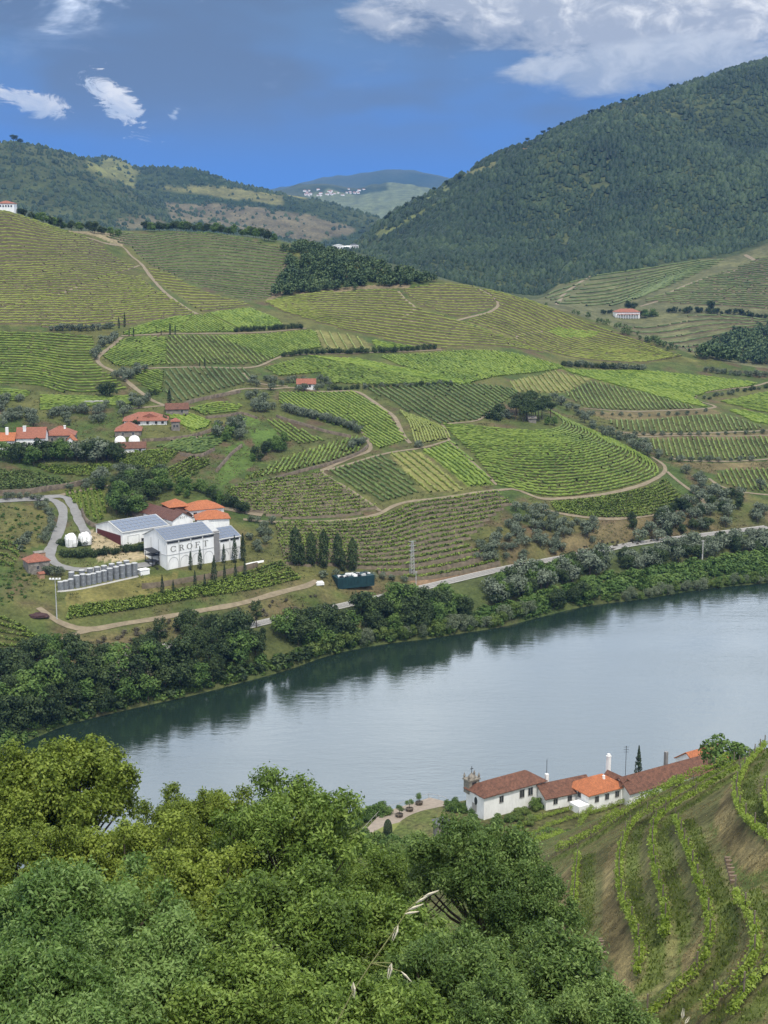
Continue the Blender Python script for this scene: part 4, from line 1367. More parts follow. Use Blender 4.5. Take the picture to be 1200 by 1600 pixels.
def cluster(kind, poly, n, h, label, group, gap=0.0, cat='tree', **kw):
    p = np.asarray(poly, float); x0, y0 = p.min(0); x1, y1 = p.max(0)
    pts = []; k = 0
    while len(pts) < n and k < 6000:
        k += 1
        a, b = random.uniform(x0, x1), random.uniform(y0, y1)
        if in_poly(np.array(a), np.array(b), p) and all((a - c) ** 2 + ((b - d) * 1.8) ** 2 > gap * gap for c, d in pts):
            pts.append((a, b))
    marks = {}
    for a, b in sorted(pts):
        long_ = len(label.split()) > 8
        mk_ = '' if long_ else nearest_mark(a, b)
        marks[mk_] = marks.get(mk_, 0) + 1
        lb = '%s, %s from the left' % (label, ordinal(marks[mk_])) + ('' if long_ else ' near the ' + mk_)
        q = kind if isinstance(kind, str) else random.choice(kind)
        px_tree(q, a, b, random.uniform(*h), lb, group=group, cat=cat, **kw)


def joined(name, pts, scales, kinds, label, cat, mat, hz=1.0):
    """many bushes nobody could count, as one mesh"""
    rng = np.random.default_rng(len(pts))
    Vs, Fs, Ts = [], [], []; o = 0
    for p, s in zip(pts, scales):
        V, Fq, T = PROTO[kinds[rng.integers(len(kinds))]][rng.integers(2)][2]
        a = rng.random() * 6.283; c_, s_ = math.cos(a), math.sin(a)
        W = np.c_[V[:, 0] * c_ - V[:, 1] * s_, V[:, 0] * s_ + V[:, 1] * c_, V[:, 2] * hz] * s + p
        Vs.append(W); Fs.append(Fq + o); Ts.append(T * .6 + .4 * rng.random()); o += len(V)
    ob = link(name, np_mesh(name, np.vstack(Vs), np.vstack(Fs), mat, np.concatenate(Ts)))
    return tag(ob, label, cat, kind='stuff')


# ---- the wood on the big mountain: low domed crowns, one mass
def dome_wood(name, pts, r, mat, label, rng, sq=.8):
    n = len(pts)
    k = 5
    ang = np.arange(k) / k * 6.283
    prof = [(1.0, .1), (.68, .85)]
    V = np.empty((n, 2 * k + 1, 3))
    rot = rng.random((n, 1)) * 6.283
    for j, (a, b) in enumerate(prof):
        rr = r[:, None] * a * (.75 + .5 * rng.random((n, k)))
        V[:, j*k:(j+1)*k, 0] = pts[:, None, 0] + rr * np.cos(ang + rot)
        V[:, j*k:(j+1)*k, 1] = pts[:, None, 1] + rr * np.sin(ang + rot)
        V[:, j*k:(j+1)*k, 2] = pts[:, None, 2] + r[:, None] * sq * (b * (.8 + .4 * rng.random((n, k))) * 1.5 - .3)
    V[:, -1] = pts + np.c_[np.zeros(n), np.zeros(n), r * sq * 1.75]
    f = []
    for j in range(1):
        for i in range(k):
            a, b, c, d = j*k + i, j*k + (i+1) % k, (j+1)*k + (i+1) % k, (j+1)*k + i
            f += [(a, b, c), (a, c, d)]
    f += [(k + i, k + (i+1) % k, 2*k) for i in range(k)]
    f = np.array(f)
    Fc = (np.arange(n)[:, None, None] * (2*k + 1) + f[None]).reshape(-1, 3)
    T = .15 + np.repeat(rng.random(n), len(f)) * .5 + .2 * rng.random(n * len(f))
    return tag(link(name, np_mesh(name, V.reshape(-1, 3), Fc, mat, T)), label, 'trees', kind='stuff')


def scatter_world(u0, u1, ra, rb, n, rng, ta=0.0, tb=1.0):
    """even scatter over the ground between two terrain rings"""
    u = u0 + (u1 - u0) * rng.random(n * 2)
    c = np.clip(((u - UG[0]) / .0011).astype(int), 0, NU - 1)
    Y0, Y1 = RY[ra][c], RY[rb][c]
    a, b = Y0 + (Y1 - Y0) * ta, Y0 + (Y1 - Y0) * tb
    Y = a + (b - a) * rng.random(n * 2)
    keep = rng.random(n * 2) < Y * (b - a) / np.max(Y * (b - a))
    u, Y = u[keep], Y[keep]
    x = u * Y
    return np.c_[x, Y, height(x, Y)]


def gcol(p):
    """painted ground colour (r - g) near world points, to keep bushes off pale plots"""
    c = np.clip(((p[:, 0] / p[:, 1] - UG[0]) / .0011).astype(int), 0, NU - 1)
    out = np.zeros((len(p), 3))
    for i, (ci, y) in enumerate(zip(c, p[:, 1])):
        out[i] = GC[min(np.searchsorted(GY[:, ci], y), len(GY) - 1), ci]
    return out


rg = np.random.default_rng(55)
D0, D2 = FAR_B + 3, MOUNT_END - 1
P = scatter_world(-.03, .40, D0, D2, 22000, rg, .02, 1.0)
P = P[rg.random(len(P)) < np.clip(.75 + 1.5 * fbm(P[:, 0], P[:, 1], 120.0, 3), .3, 1)]
g = gcol(P)
P = P[(g[:, 0] < .098) | (rg.random(len(P)) < .1)]
dome_wood('mountain_wood', P, 1.6 + 3.6 * rg.random(len(P)) ** 3 + 1.2 * (fbm(P[:, 0], P[:, 1], 60.0, 2) > .1), ML['wood'], 'dense dark green scrub wood covering the big mountain on the right', rg)
P = scatter_world(-.40, .02, MOUNT_END, MOUNT_END + 1, 3400, rg, .05, 1.05)
P = np.vstack([P, scatter_world(-.40, .02, MOUNT_END + 2, MOUNT_END + 4, 4000, rg, 0, 1.02)])
g = gcol(P)
P = P[(g[:, 0] < .098) | (rg.random(len(P)) < .12)]
dome_wood('range_wood', P, 1.8 + 4.6 * rg.random(len(P)) ** 2.5, ML['wood'], 'scattered scrub and woods on the blue green ranges at the left', rg)

# ------------------------------------------------------------------ planting of the far bank
# wood on the crest behind the vineyards
rg = np.random.default_rng(77)


def px_scatter(poly, n, crest=None):
    p = np.asarray(poly, float); x0, y0 = p.min(0); x1, y1 = p.max(0)
    a = x0 + (x1 - x0) * rg.random(n * 3); b = y0 + (y1 - y0) * rg.random(n * 3)
    k = in_poly(a, b, p)
    return np.array([hit(q, r, FARY, crest) for q, r in zip(a[k][:n], b[k][:n])])


P = px_scatter([(422, 467), (430, 448), (446, 430), (450, 408), (466, 404), (490, 414), (515, 410), (560, 416), (600, 418), (650, 432), (694, 443), (655, 444), (620, 450), (580, 448), (560, 454), (520, 454), (500, 460), (460, 460)], 300)
joined('crest_wood', P, .7 + .6 * rg.random(len(P)), ['wood'], 'dark green wood on the crest behind the terraced round hill', 'trees', ML['crest'])
P = px_scatter([(440, 392), (470, 384), (540, 398), (600, 412), (600, 420), (540, 414), (470, 402)], 160)
joined('saddle_wood', P, .6 + .5 * rg.random(len(P)), ['wood'], 'dark trees in the saddle below the small white estate', 'trees', ML['crest'])
P = np.vstack([px_scatter([(832, 470), (870, 482), (920, 500), (990, 530), (1060, 555), (1060, 548), (990, 519), (930, 497), (870, 478)], 170, True)])
joined('gully_hedge', P, .45 + .35 * rg.random(len(P)), ['wood'], 'dark hedge of scrub along the gully behind the round hill', 'hedge', ML['crest'])
P = px_scatter([(1085, 560), (1120, 535), (1150, 525), (1206, 512), (1206, 572), (1150, 568)], 200, False)
joined('gully_wood', P, .9 + .7 * rg.random(len(P)), ['wood'], 'rounded dark wood in the gully at the right edge', 'trees', ML['crest'])
along(['dark', 'green'], [(8, 326), (40, 332), (80, 343), (120, 356), (160, 367), (190, 372)], 20, (5, 9), 'dark tree on the left skyline next to the bare path', 'trees along the left crest', 3, crest=True)
along(['dark', 'green'], [(224, 362), (270, 360), (320, 358), (360, 364), (410, 373), (432, 380)], 30, (5, 8.5), 'dark tree in the row along the dark hill crest', 'trees along the middle crest', 2, crest=True)
along('pine', [(825, 230), (880, 202), (940, 176), (1000, 155), (1060, 139), (1100, 126)], 21, (5, 10.5), 'small dark pine on the skyline of the big mountain', 'pines on the mountain ridge', 14, crest=False)
for a, b, h in ((22, 229, 22), (32, 230, 16)):
    px_tree('pine', a, b, h, '%s dark tree standing on the top of the left range' % ('taller left' if h > 20 else 'smaller right'), crest=False, group='trees on the left range')
along('dark', [(600, 345), (640, 322), (680, 300), (720, 279)], 14, (5, 9), 'dark tree at the lower end of the mountain ridge', 'trees at the ridge foot', 4, crest=False)

# hedges and lines of bushes between the plots
along('darkbush', [(366, 518), (420, 516), (476, 513)], 15, (2.8, 3.6), 'round dark bush in the upper hedge above the bright vine plots', 'upper bush hedge', .6, 'bush')
along('darkbush', [(440, 558), (480, 554), (560, 552), (620, 550), (685, 545)], 28, (2.8, 4.0), 'round dark bush in the long hedge below the striped yellow plot', 'long bush hedge', .8, 'bush')
along(['bush', 'olive'], [(76, 516), (110, 517), (140, 517), (178, 513)], 11, (2.6, 4.2), 'grey bush in the row across the left hillside', 'left bush row', 1.2, 'bush')
along('olive', [(444, 643), (470, 650), (500, 656), (540, 668), (562, 677)], 26, (3.2, 4.4), 'blue grey olive tree in the slanting hedge below the fine grained vineyard', 'slanting olive hedge', 1.5)
along('olive', [(545, 702), (556, 697), (570, 690)], 6, (2.8, 4), 'grey olive tree at the bend of the walled lane', 'olives at the lane bend', 2)
along(['darkbush', 'bush'], [(880, 572), (920, 574), (960, 577), (1006, 580)], 22, (2.8, 4.2), 'bush in the dark hedge above the long bright vineyard', 'dark right hedge', 1.2, 'bush')
along(['olive', 'bush'], [(1100, 580), (1140, 586), (1200, 590)], 13, (2.6, 4), 'bush on the bank above the flat right shoulder', 'shoulder bushes', 2, 'bush')
along('olive', [(866, 628), (890, 638), (915, 660), (945, 682), (985, 694), (1010, 706), (1035, 716)], 28, (3, 5.2), 'grey olive tree in the belt behind the spur vineyard', 'olive belt behind the spur', 7)
along(['bush'], [(905, 647), (1000, 651), (1080, 648), (1110, 643)], 14, (1.4, 2.4), 'small olive bush on the bank of the topmost right terrace', 'bushes on the top terrace bank', 1, 'bush')
along(['bush'], [(985, 680), (1080, 681), (1200, 677)], 15, (1.4, 2.6), 'small olive bush on the bank of the middle right terrace', 'bushes on the middle terrace bank', 1, 'bush')
along(['bush', 'olive'], [(1040, 720), (1100, 722), (1180, 721)], 9, (1.6, 3.4), 'small olive bush on the bank of the lowest right terrace', 'bushes on the lowest terrace bank', 2, 'bush')
along(['bush', 'darkbush'], [(1095, 625), (1120, 620), (1150, 614), (1200, 606)], 13, (1.8, 3), 'bush on the bank inside the curved right road', 'bushes by the curved road', 3, 'bush')
cluster('olive', [(1060, 725), (1085, 728), (1110, 760), (1150, 790), (1120, 800), (1080, 770)], 18, (3, 4.8), 'grey olive tree in the hollow right of the spur', 'olives in the right hollow', 5)
along('olive', [(145, 565), (155, 548), (165, 537), (184, 528)], 12, (3, 4.5), 'grey olive tree above the bend of the sandy road', 'olives at the road bend', 4)
cluster('olive', [(176, 588), (205, 578), (232, 577), (225, 585), (200, 596), (184, 598)], 14, (3, 4.8), 'grey olive tree below the bend of the sandy road', 'olives below the road bend', 5)
cluster('olive', [(-5, 625), (30, 620), (40, 632), (-5, 645)], 9, (3, 4.5), 'grey olive tree at the left edge above the farm', 'olives at the left edge', 5)
cluster('olive', [(0, 650), (90, 645), (190, 630), (225, 622), (230, 634), (195, 655), (120, 668), (0, 668)], 36, (3.0, 4.8), 'grey olive tree in the grove behind the left farm', 'olive grove behind the left farm', 6)
for a, b, h in ((160, 620, 6.5), (172, 622, 8)):
    px_tree('dark', a, b, h, 'big dark round tree above the red roofed farm, the %s one' % ('left smaller' if h < 7 else 'right bigger'), group='dark trees above the farm')
cluster('olive', [(386, 600), (420, 590), (432, 600), (400, 606)], 6, (3, 4), 'grey olive tree left of the little red roofed shed', 'olives left of the shed', 5)
along('olive', [(420, 610), (450, 600), (505, 598), (520, 606), (460, 611)], 13, (2.6, 4), 'olive tree around the little red roofed shed', 'olives round the shed', 4)
along(['bush', 'darkbush'], [(510, 610), (570, 607), (640, 604), (710, 601)], 22, (1.6, 3), 'small dark bush along the lane below the middle vineyard', 'bushes along the middle lane', 1.5, 'bush')
cluster('olive', [(378, 620), (405, 618), (430, 640), (410, 650), (385, 640)], 12, (3.2, 5), 'grey olive tree in the cluster above the green lawn', 'olives above the lawn', 6)
cluster(['dark', 'green', 'olive'], [(335, 672), (378, 662), (385, 690), (350, 705)], 13, (3.5, 6), 'dark round tree beside the green lawn', 'trees beside the lawn', 7)
cluster(['green', 'dark'], [(428, 690), (455, 688), (450, 705), (430, 712), (400, 728), (392, 720)], 11, (3.5, 5.5), 'round green tree at the edge of the long lawn', 'trees at the long lawn', 6)
px_tree('cypress', 265, 634, 8.5, 'single dark cypress beside the grey roofed cottage', wx=1.5)
px_tree('bush', 655, 700, 3.4, 'lone round bush at the end of the sandy lane', cat='bush')
for a, b, h in ((186, 513, 7), (195, 511, 8.5)):
    px_tree('cypress', a, b, h, '%s cypress of the pair standing on the upper left slope' % ('left shorter' if h < 8 else 'right taller'), group='upper pair of cypresses')
for a, b, h in ((202, 525, 4.5), (209, 526, 5.5)):
    px_tree('cypress', a, b, h, '%s cypress of the short pair at the end of the hillside road' % ('left' if a < 205 else 'right'), group='lower pair of cypresses')
for a, b, h, l in ((252, 523, 3.4, 'smallest cypress of three beside the hillside road'), (266, 523, 7, 'tallest cypress of three beside the hillside road'), (274, 523, 5.6, 'right cypress of three beside the hillside road')):
    px_tree('cypress', a, b, h, l)
for a, b, h in ((312, 573, 3.8), (320, 573, 5)):
    px_tree('cypress', a, b, h, 'little cypress on the lane between two striped plots, the %s one' % ('left smaller' if h < 4 else 'right taller'), group='cypresses on the lane')
along(['bush', 'darkbush'], [(212, 636), (235, 620), (245, 612)], 6, (2.5, 4), 'bush beside the farm road', 'bushes by the farm road', 4, 'bush')
# pine grove on the spur
cluster('pine', [(790, 650), (815, 640), (850, 640), (862, 655), (830, 662), (800, 660)], 16, (7.5, 11), 'dark pine in the grove on the spur', 'pine grove on the spur', 5)
cluster(['darkbush', 'olive'], [(760, 655), (790, 640), (800, 655), (780, 664)], 9, (3, 5), 'dark round tree on the left side of the pine grove', 'bushes at the pine grove', 5)
for a, b in ((856, 664), (866, 665)):
    px_tree('green', a, b, 4.2, 'small green tree at the right end of the pine grove, %s of two' % ('left' if a < 860 else 'right'), group='trees at the end of the grove')
# olives between spur and railway
cluster('olive', [(800, 800), (830, 785), (850, 800), (885, 815), (930, 822), (930, 850), (860, 868), (800, 882), (750, 880), (735, 862), (770, 845), (790, 820)], 55, (2.6, 4.6), 'grey olive tree between spur and railway', 'olive slope above the railway', 10)
for a, b, h, l in ((805, 830, 7.5, 'tall'), (880, 806, 5.2, 'lone')):
    pass
for a, b, h in ((989, 828, 4.8), (988, 815, 4.2)):
    px_tree('dark', a, b, h, '%s dark round tree of the pair at the foot of the spur' % ('lower' if b > 820 else 'upper'), group='pair of round trees below the spur')
px_tree('dark', 1032, 817, 6, 'dark square-crowned tree on the foot path of the spur')
px_tree('olive', 1110, 806, 5, 'dark olive tree at the corner of the spur path')
px_tree('olive', 1138, 808, 5.6, 'broad olive tree right of the spur path corner')
cluster(['olive', 'dark'], [(1040, 800), (1150, 770), (1206, 760), (1206, 815), (1120, 830), (1030, 846), (990, 850), (960, 862)], 40, (3.6, 6.2), 'dark grey olive tree above the railway at the right', 'olives above the right railway', 8)
along('olive', [(830, 808), (860, 818), (900, 830)], 5, (3, 4), 'olive tree on the path below the spur', 'olives on the lower path', 5)
# around the winery
cluster(['green', 'dark'], [(172, 800), (178, 770), (200, 757), (250, 762), (256, 785), (225, 806), (190, 812)], 22, (6, 10), 'large dark green tree in the clump by the lane', 'tree clump behind the shed', 9)
px_tree('rust', 213, 800, 8, 'rust brown tree standing in front of the green clump')
cluster(['darkbush', 'dark', 'olive'], [(110, 768), (150, 752), (200, 740), (255, 742), (258, 752), (180, 765)], 20, (3, 5.5), 'dark shrub on the bank above the lane', 'shrubs above the lane', 6)
along(['green', 'dark'], [(312, 765), (330, 778), (350, 790), (375, 800), (388, 806)], 17, (3.5, 5.5), 'green bush in the hedge climbing behind the orange roofs', 'hedge behind the orange roofs', 4, 'bush')
cluster('green', [(260, 762), (300, 758), (310, 775), (285, 780)], 8, (3, 5), 'bright green tree behind the red roofs', 'green trees behind the red roofs', 6)
along('olive', [(5, 782), (25, 780), (45, 778), (62, 784), (78, 790)], 7, (2.2, 3.2), 'little olive tree along the lane at the left edge', 'olives along the lane', 2)
along('olive', [(58, 793), (72, 800), (82, 812), (80, 826), (74, 838), (66, 852)], 11, (2.4, 3.4), 'little olive tree inside the bend of the lane', 'olives inside the lane bend', 3)
along('bush', [(22, 858), (34, 846), (45, 836), (30, 868)], 6, (1.8, 2.6), 'bush on the rough slope left of the lane', 'bushes left of the lane', 4, 'bush')
cluster('olive', [(393, 810), (430, 815), (425, 850), (400, 870), (385, 880)], 12, (2.4, 3.6), 'small olive tree beside the right end of the winery', 'olives right of the winery', 8)
along('darkbush', [(95, 868), (120, 872), (160, 868), (200, 862), (232, 858)], 22, (2.2, 3.2), 'dark bush in the hedge below the winery yard', 'hedge below the yard', 1.6, 'bush')
along('darkbush', [(92, 852), (120, 852), (142, 850)], 8, (1.8, 2.8), 'dark bush in front of the wrapped white tanks', 'bushes by the white tanks', 2, 'bush')
for a, b, h in ((72, 898, 3.2), (82, 900, 3.6), (95, 900, 3)):
    px_tree('olive', a, b, h, 'olive tree beside the small stone house, the %s of three' % ('left' if a < 75 else 'middle' if a < 90 else 'right'), group='olives beside the stone house')
for i, (a, b, h) in enumerate(((298, 891, 7.2), (313, 890, 8.6), (350, 880, 7.0), (367, 880, 10.0), (380, 877, 10.6))):
    px_tree('cypress', a, b, h, 'slim dark cypress close to the lettered winery wall, number %s from the left' % ('one two three four five'.split()[i]), wx=1.05)
for i, (a, b, h) in enumerate(((254, 929, 6.6), (271, 926, 4.6), (305, 917, 5.6), (320, 916, 4.4), (335, 911, 9.2), (351, 907, 5.8), (368, 904, 6), (383, 901, 6.4))):
    px_tree('cypress', a, b, h, 'slim dark cypress in the lower row before the retaining wall, number %s from the left' % ('one two three four five six seven eight'.split()[i]), wx=1.1)
for i, (a, b, h) in enumerate(((462, 884, 14.5), (487, 884, 12), (506, 888, 13), (528, 886, 12), (551, 893, 12.5))):
    px_tree('poplar', a, b, h, 'tall dark poplar above the green tank, number %s from the left' % ('one two three four five'.split()[i]), wx=.95)
for a, b, h in ((472, 884, 8), (536, 893, 7.5)):
    px_tree('poplar', a, b, h, 'shorter dark poplar squeezed between the tall ones, the %s one' % ('left' if a < 500 else 'right'), group='shorter poplars')
along(['bush', 'olive'], [(500, 905), (512, 900), (590, 905), (640, 912)], 9, (1.8, 3), 'bush around the green tank', 'bushes round the tank', 4, 'bush')
# left farm trees
cluster(['dark', 'green'], [(-5, 722), (25, 715), (100, 715), (112, 722), (60, 728), (0, 730)], 13, (5.5, 9), 'dark tree in front of the farmhouses at the left edge', 'trees before the left farm', 9)
cluster(['dark', 'dark', 'olive'], [(120, 716), (150, 712), (185, 716), (190, 722), (150, 726), (120, 724)], 11, (6, 9), 'dark tree between the two farm groups', 'trees between the farms', 8)
along(['dark', 'darkbush'], [(205, 664), (240, 662), (262, 660)], 7, (2.4, 3.6), 'garden bush in front of the long red roofed house', 'garden bushes of the red house', 3, 'bush')

KIND_NAME = 'riverside_tree'
# ---- riverside belt
cluster(['dark', 'euc', 'euc', 'dark', 'green'], [(-20, 1140), (-20, 1075), (60, 1058), (120, 1045), (200, 1030), (300, 1005), (400, 980), (418, 1000), (408, 1052), (340, 1072), (240, 1094), (120, 1126), (40, 1152)], 88, (6.5, 11.5), 'tall dark tree in the left waterside wood', 'waterside wood at the left', 11)
cluster(['euc', 'dark'], [(210, 1020), (300, 980), (380, 960), (410, 965), (400, 985), (300, 1005)], 9, (5, 8), 'dark tree between track and railway', 'trees above the left railway', 12)
for i, (a, b, h) in enumerate(((170, 1078, 9), (182, 1085, 10), (206, 1080, 9), (222, 1075, 8.5))):
    px_tree('bare', a, b, h, 'pale thin half bare tree in the waterside wood, %s from the left' % ordinal(i + 1), group='half bare waterside trees')
cluster(['green', 'dark', 'dark'], [(-10, 1040), (60, 1020), (110, 1010), (130, 1035), (60, 1052), (-10, 1062)], 14, (4, 8), 'dark tree behind the railway at the left edge', 'trees behind the left railway', 10)
cluster(['dark', 'green', 'dark'], [(440, 990), (520, 975), (600, 955), (700, 950), (740, 965), (700, 985), (600, 992), (520, 1008), (470, 1020)], 54, (6, 10), 'leafy tree on the middle river bank', 'bank trees below the tank', 9)
cluster('light', [(470, 1030), (500, 1018), (560, 1000), (500, 1026)], 6, (4, 6), 'bright green willow at the water edge', 'bright willows', 10)
cluster('green', [(630, 960), (700, 940), (730, 955), (690, 975)], 8, (6, 9), 'bright green tree beside the railway on the bank', 'bright bank trees', 10)
along(['grey', 'light'], [(560, 1008), (620, 998), (700, 985), (770, 975), (830, 958)], 24, (3.4, 5.5), 'silvery willow bush along the water', 'silvery willows', 5)
cluster(['dark', 'olive', 'green'], [(760, 925), (840, 900), (950, 878), (960, 890), (850, 925), (770, 950)], 46, (5, 8), 'dark bushy tree on the river bank', 'bank trees at the middle', 8)
cluster(['dark', 'green'], [(855, 950), (900, 935), (925, 925), (930, 938), (880, 955)], 8, (5, 8), 'big green tree at the water beside the silvery willows', 'trees at the water', 8)
cluster(['olive', 'dark'], [(960, 880), (1080, 852), (1206, 835), (1206, 862), (1100, 875), (980, 895)], 52, (4.2, 6.6), 'dark olive tree below the right railway', 'olives below the right railway', 9)
along(['grey', 'light'], [(960, 940), (1040, 928), (1120, 917), (1206, 908)], 22, (2.6, 4.5), 'pale willow bush along the right shore', 'pale shore willows', 4)

KIND_NAME = None


def bank_scrub(name, poly, n, s, kinds, mat, label, hz=.8):
    P = px_scatter(poly, n)
    joined(name, P, s[0] + (s[1] - s[0]) * rg.random(len(P)), kinds, label, 'scrub', mat, hz)


bank_scrub('green_scrub', [(700, 985), (760, 955), (850, 930), (950, 900), (1080, 880), (1206, 862), (1206, 892), (1080, 908), (960, 925), (860, 952), (760, 975)], 760, (.8, 1.5), ['scrub'], ML['green'], 'bright green scrub covering the right river bank')
bank_scrub('shore_scrub', [(-20, 1160), (100, 1128), (200, 1102), (300, 1080), (400, 1054), (450, 1040), (520, 1016), (600, 1000), (720, 984), (720, 978), (600, 992), (450, 1030), (300, 1070), (100, 1115), (-20, 1145)], 620, (.8, 1.7), ['scrub'], ML['dark'], 'low dark scrub along the left waterline')
bank_scrub('slope_scrub', [(100, 1000), (250, 975), (400, 945), (500, 930), (490, 950), (400, 972), (250, 1010), (120, 1035)], 150, (.25, .6), ['scrub'], ML['bare'], 'dry brown scrub on the bank below the dirt track')
bank_scrub('field_scrub', [(0, 790), (60, 795), (75, 830), (40, 860), (60, 930), (0, 950)], 130, (.2, .5), ['scrub'], ML['green'], 'rough low weeds on the slope left of the stone house')
bank_scrub('railway_scrub', [(860, 868), (960, 842), (1080, 818), (1100, 830), (980, 856), (880, 876)], 110, (.2, .45), ['scrub'], ML['bare'], 'dry brown weeds on the cutting above the railway')
u_ = -.36 + .72 * rg.random(700); c_ = ((u_ - UG[0]) / .0011).astype(int)
Y_ = sh[0][c_] + .5 + 7.5 * rg.random(700) ** 1.4
P = np.c_[u_ * Y_, Y_, height(u_ * Y_, Y_)]
joined('water_edge_scrub', P, .35 + .8 * rg.random(len(P)), ['scrub'], 'tangled green scrub hanging over the far waterline', 'scrub', ML['green'], .8)

# ------------------------------------------------------------------ building kit
def tile_mat(name, c, var=.35, step=2.2):
    """roof tiles: fine ribs with weathered patches"""
    m, nd, lk, bs = new_mat(name)
    n = noise_node(nd, lk, 1.1, 6, .75, 'Object')
    n2 = noise_node(nd, lk, 5.0, 3, .6, 'Object')
    a = tuple(v * (1 - var) for v in c); b = tuple(min(1, v * (1 + var * .6)) for v in c)
    c1 = ramp(nd, lk, n.outputs[0], [(.3, a), (.6, c), (.8, b)])
    c2 = ramp(nd, lk, n2.outputs[0], [(.3, (.55, .56, .58)), (.7, (1.35, 1.3, 1.25))])
    lk.new(mixc(nd, lk, 1.0, c1, c2, 'MULTIPLY'), bs.inputs['Base Color'])
    t = nd.new('ShaderNodeTexCoord'); w = nd.new('ShaderNodeTexWave')
    w.bands_direction = 'X'; w.inputs['Scale'].default_value = step
    lk.new(t.outputs['Object'], w.inputs[0])
    bump(nd, lk, w.outputs[0], .7, .08, bs)
    bs.inputs['Roughness'].default_value = .85
    return m


def stone_mat(name, c1, c2, sc=.9):
    m, nd, lk, bs = new_mat(name)
    v = nd.new('ShaderNodeTexVoronoi'); v.inputs['Scale'].default_value = sc
    t = nd.new('ShaderNodeTexCoord'); lk.new(t.outputs['Object'], v.inputs[0])
    n = noise_node(nd, lk, 3.0, 4, .6, 'Object')
    bw = nd.new('ShaderNodeRGBToBW'); lk.new(v.outputs['Color'], bw.inputs[0])
    c = ramp(nd, lk, bw.outputs[0], [(.1, c1), (.9, c2)])
    g = ramp(nd, lk, n.outputs[0], [(.3, (.7, .7, .7)), (.7, (1.2, 1.2, 1.2))])
    lk.new(mixc(nd, lk, 1.0, c, g, 'MULTIPLY'), bs.inputs['Base Color'])
    bs.inputs['Roughness'].default_value = .95
    bump(nd, lk, v.outputs['Distance'], .7, .12, bs)
    return m


def plaster(name, c):
    """lime wash with faint streaks and damp towards nothing in particular"""
    m, nd, lk, bs = new_mat(name)
    n = noise_node(nd, lk, .5, 6, .65, 'Object', (1, 1, .35))
    n2 = noise_node(nd, lk, 3.5, 4, .6, 'Object', (1, 1, .25))
    c1 = ramp(nd, lk, n.outputs[0], [(.28, tuple(v * .82 for v in c)), (.55, c), (.8, tuple(min(.86, v * 1.05) for v in c))])
    c2 = ramp(nd, lk, n2.outputs[0], [(.25, (.86, .85, .83)), (.5, (1, 1, 1))])
    lk.new(mixc(nd, lk, 1.0, c1, c2, 'MULTIPLY'), bs.inputs['Base Color'])
    bs.inputs['Roughness'].default_value = .9
    return m


M_white = plaster('white_wall', (.81, .80, .77))
M_orange = tile_mat('orange_tiles', (.46, .155, .060))
M_terra = tile_mat('terracotta_tiles', (.33, .125, .075))
M_brown = tile_mat('old_brown_tiles', (.185, .082, .048), .65)
M_dkbrown = tile_mat('dark_brown_tiles', (.135, .058, .040))
M_stone = stone_mat('field_stone', (.13, .115, .095), (.27, .24, .20))
M_stoneb = stone_mat('brown_stone', (.070, .054, .038), (.150, .118, .080), .7)
M_slate = simple_mat('slate', (.10, .10, .11), .7, .25, 2)
M_glass = simple_mat('dark_pane', (.030, .034, .040), .15, .2, 2, spec=.6)
M_frame = simple_mat('grey_frame', (.32, .30, .27), .7, .15, 2)
M_dark = simple_mat('dark_metal', (.035, .037, .040), .5, .3, 2, metal=.4)
M_line = simple_mat('grey_trim', (.40, .40, .39), .8, .12, 2)
M_concrete = simple_mat('grey_concrete', (.22, .21, .20), .9, .2, .7)
M_brick = simple_mat('brick_tower', (.35, .215, .13), .9, .2, 1.2)
M_steel = simple_mat('steel_tank', (.24, .25, .26), .45, .3, .9, metal=.35)
M_red = simple_mat('dark_red_door', (.095, .022, .020), .7, .2, 1)
M_panel, _nd, _lk, _bs = new_mat('solar_cell')
_n = noise_node(_nd, _lk, 1.2, 3, .5, 'Object')
_lk.new(ramp(_nd, _lk, _n.outputs[0], [(.3, (.105, .130, .180)), (.7, (.160, .190, .245))]), _bs.inputs['Base Color'])
_bs.inputs['Roughness'].default_value = .28
M_alu = simple_mat('panel_frame', (.52, .54, .56), .5, .1, 2, metal=.3)


def window(parent, face, L, D, x, z, w, h, mat=None, arch=False):
    """window as a part: frame with its pane as sub-part; x runs along the face seen from outside"""
    t = .09

    def put(mb, x0, x1, z0, z1, d0, d1):
        if face == 'f':
            mb.box(x0, x1, -d1, -d0, z0, z1)
        elif face == 'b':
            mb.box(L - x1, L - x0, D + d0, D + d1, z0, z1)
        elif face == 'l':
            mb.box(-d1, -d0, D - x1, D - x0, z0, z1)
        else:
            mb.box(L + d0, L + d1, x0, x1, z0, z1)
    fr = MB()
    put(fr, x - t, x + w + t, z + h, z + h + t, .0, .09); put(fr, x - t, x + w + t, z - t, z, .0, .12)
    put(fr, x - t, x, z, z + h, .0, .085); put(fr, x + w, x + w + t, z, z + h, .0, .085)
    if w < 2.2:
        put(fr, x + w / 2 - .03, x + w / 2 + .03, z, z + h, .041, .07)
    o = fr.build('window', mat or M_frame, parent)
    p = MB(); put(p, x, x + w, z, z + h, .0, .04)
    p.build('pane', M_glass, o)
    return o


def door(parent, face, L, D, x, w, h, mat):
    m = MB()
    if face == 'f':
        m.box(x, x + w, -.05, 0, 0, h)
    elif face == 'l':
        m.box(-.05, 0, D - x - w, D - x, 0, h)
    elif face == 'r':
        m.box(L, L + .05, x, x + w, 0, h)
    return m.build('door', mat, parent)


